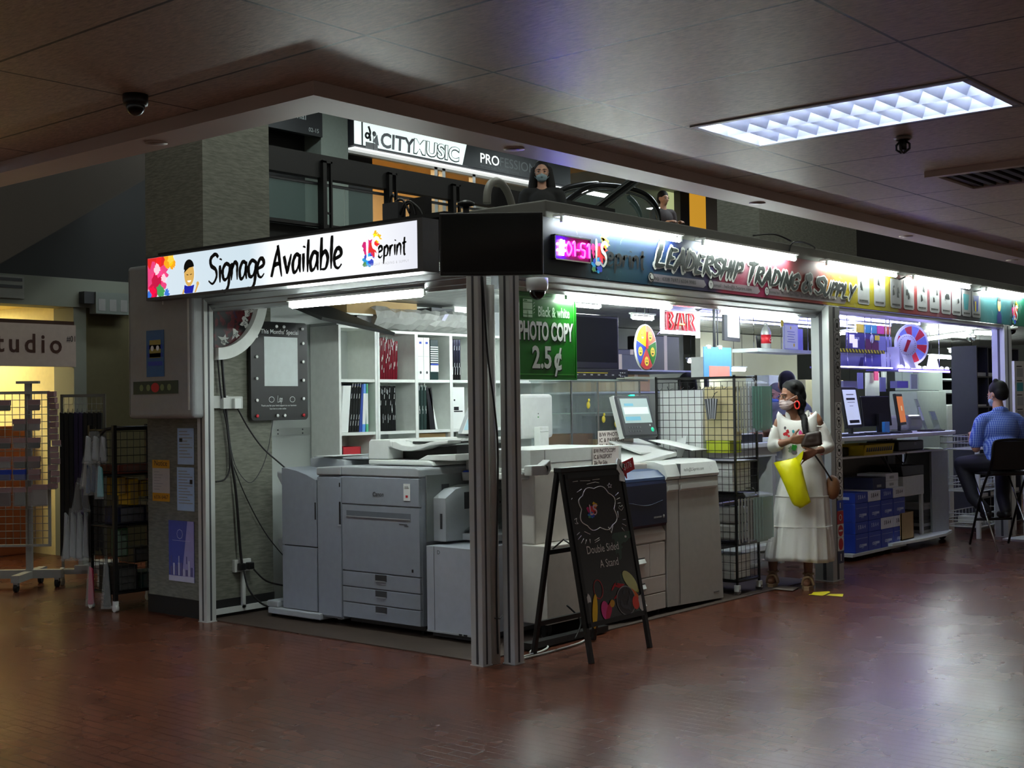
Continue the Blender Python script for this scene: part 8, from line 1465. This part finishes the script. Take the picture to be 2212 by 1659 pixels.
SCF = [(24, 24, 27), (40, 30, 64), (30, 28, 26), (18, 18, 20), (52, 46, 44)]
for k in range(9): o = thing('hanging_scarf', ('purple' if k in (3, 4) else 'dark') + ' scarf hanging on the grey framed rack', 'scarf', w_of(R2, (-.165 + k * .041, -.03, 0)), -.868, 'purple scarves' if k in (3, 4) else 'dark scarves'); mb(mat('scarf_%d' % (1 if k in (3, 4) else k % 2 * 2), SCF[1 if k in (3, 4) else k % 2 * 2], .8)).prism([(-.018, .25 + .05 * (k % 3)), (.02, .25 + .04 * (k % 2)), (.017, 1.48), (-.014, 1.49)], -.03, .01, 'y').build('cloth', o); mb(BWIRE).tube([(0, 0, 1.46), (0, .02, 1.52)], .003, 4).build('hook', o)
R3 = thing('display_rack', 'black wire rack of bagged goods beside the mosaic column', 'display rack', (-.114, 3.541, 0)); RL = .5; RD = .32; RHt = 1.39
for z0, z1 in ((.15, .62), (.66, 1.0), (1.04, 1.34)): wire_panel((0, 0, 0), (1, 0, 0), RL, z0, z1, .055, .055).build('front_grid', R3); wire_panel((0, 0, 0), (0, 1, 0), RD, z0, z1, .055, .055).build('side_grid', R3)
for x, y in ((0, 0), (RL, 0), (0, RD), (RL, RD)): mb(BWIRE).box(x - .014, y - .014, .07, x + .014, y + .014, RHt).build('upright', R3)
for z in (.14, .64, 1.02, 1.36): b = mb(BWIRE); b.box(0, -.012, z - .012, RL, .012, z); b.box(-.012, 0, z - .012, .012, RD, z); b.box(0, RD - .01, z - .012, RL, RD + .01, z); b.box(RL - .01, 0, z - .012, RL + .01, RD, z); b.box(0, 0, z - .008, RL, RD, z - .004); b.build('shelf_frame', R3)
b = mb(BWIRE).tube([(RL, .0, 1.37), (0, .0, 1.37), (-.02, .08, 1.36), (-.05, .3, 1.20)], .012, 8); b.build('top_rail', R3); b = mb(OFFW)
for x, y in ((0, 0), (0, RD), (RL, 0), (RL, RD)): b.cyl((x - .014, y, .028), (x + .014, y, .028), .028, n=12); b.box(x - .016, y - .016, .03, x + .016, y + .016, .08)
b.build('caster', R3)
def r3box(label, x0, y0, z0, x1, y1, z1, c_, name='packaged_item'): m_ = mat('goods_%d_%d_%d' % c_, c_, .5); o = thing(name, label, 'packaged goods', (-.114 + (x0 + x1) / 2, 3.541 + (y0 + y1) / 2, z0)); hx, hy = (x1 - x0) / 2, (y1 - y0) / 2; mb(m_).box(-hx, -hy, 0, hx, hy, z1 - z0).build('pack', o, bevel=.006); mb(BAGP).box(-hx * .8, -hy - .003, .01, hx * .8, -hy - .001, (z1 - z0) * .9).build('plastic_sleeve', o)
r3box('orange-brown tray on top tier of the black wire rack', .05, .03, 1.02, .45, .28, 1.09, (120, 50, 26)); r3box('yellow pack at left on the middle tier of the black wire rack', .06, .05, .86, .13, .2, 1.0, (206, 166, 14)); r3box('yellow pack at centre on the middle tier of the black wire rack', .16, .05, .78, .24, .2, .98, (206, 170, 20)); r3box('yellow and white pack at right on the middle tier of the black rack', .27, .05, .84, .39, .2, .96, (190, 160, 40)); r3box('red pack at right end of the middle tier of the black rack', .40, .05, .86, .47, .2, .97, (140, 24, 34)); r3box('navy pack on the middle tier of the black wire rack', .05, .04, .641, .30, .22, .775, (20, 26, 60)); r3box('white pack at right of the navy pack on the black wire rack', .33, .04, .641, .45, .22, .80, (150, 150, 146)); r3box('dark pack at left on the lowest tier of the black wire rack', .04, .04, .141, .22, .28, .33, (24, 24, 26)); r3box('teal pack at right on the lowest tier of the black wire rack', .25, .04, .141, .46, .28, .26, (30, 70, 66)); r3box('green card packet standing on the lower tier of the black wire rack', .02, .03, .40, .13, .08, .62, (60, 110, 70))
r3box('black pack upper left on the lowest tier of the black wire rack', .2, .06, .34, .42, .26, .45, (30, 30, 32))
def bagg(label, p, w_, h, c_, rz=-.868, n=3, name='hanging_bag'):
    o = thing(name, label, 'bag', p, rz); m_ = mat('bagged_%d_%d_%d' % c_, c_, .35, bump=.4, scale=14)
    for k in range(n): x = -w_ / 2 + w_ * (k + .5) / n; mb(m_).prism([(x - w_ / n * .5, -h + .02 * (k % 2)), (x + w_ / n * .45, -h), (x + w_ / n * .3, -h * .1), (x - w_ / n * .25, 0)], -.025, .02 + .01 * k, 'y').build('contents', o, bevel=.012)
    mb(BAGP).prism([(-w_ / 2 - .01, -h - .01), (w_ / 2 + .01, -h - .01), (w_ * .2, .03), (-w_ * .2, .03)], -.04, -.036, 'y').build('plastic_sleeve', o); mb(BWIRE).tube([(0, 0, -.02), (0, .0, .06)], .003, 4).build('hook', o)
bagg('crumpled clear bag of grey goods at top left of the black rack', tuple(fx(207, 940, -.17)), .17, .20, (150, 154, 158)); bagg('white striped packet hanging under the clear bag on the black rack', tuple(fx(190, 995, -.18)), .09, .20, (164, 166, 162), n=1); bagg('dark blue strips hanging on the side of the black rack', tuple(fx(203, 1003, -.17)), .12, .22, (24, 50, 84)); bagg('light teal strip hanging beside the dark blue strips', tuple(fx(217, 1005, -.17)), .05, .24, (110, 176, 184), n=1); bagg('grey gloves in clear bags hanging low left of the black rack', tuple(fx(165, 1105, -.18)), .20, .36, (140, 144, 146), n=4); bagg('black bag hanging mid left of the black wire rack', tuple(fx(178, 1040, -.17)), .13, .22, (26, 26, 28), n=2); bagg('pink patterned tube standing at the foot of the black rack', tuple(fx(197, 1222, -.18)), .05, .29, (170, 50, 80), n=1); bagg('dark packet with white lettering at the foot of the black rack', tuple(fx(232, 1215, -.14)), .06, .33, (28, 30, 32), n=1)
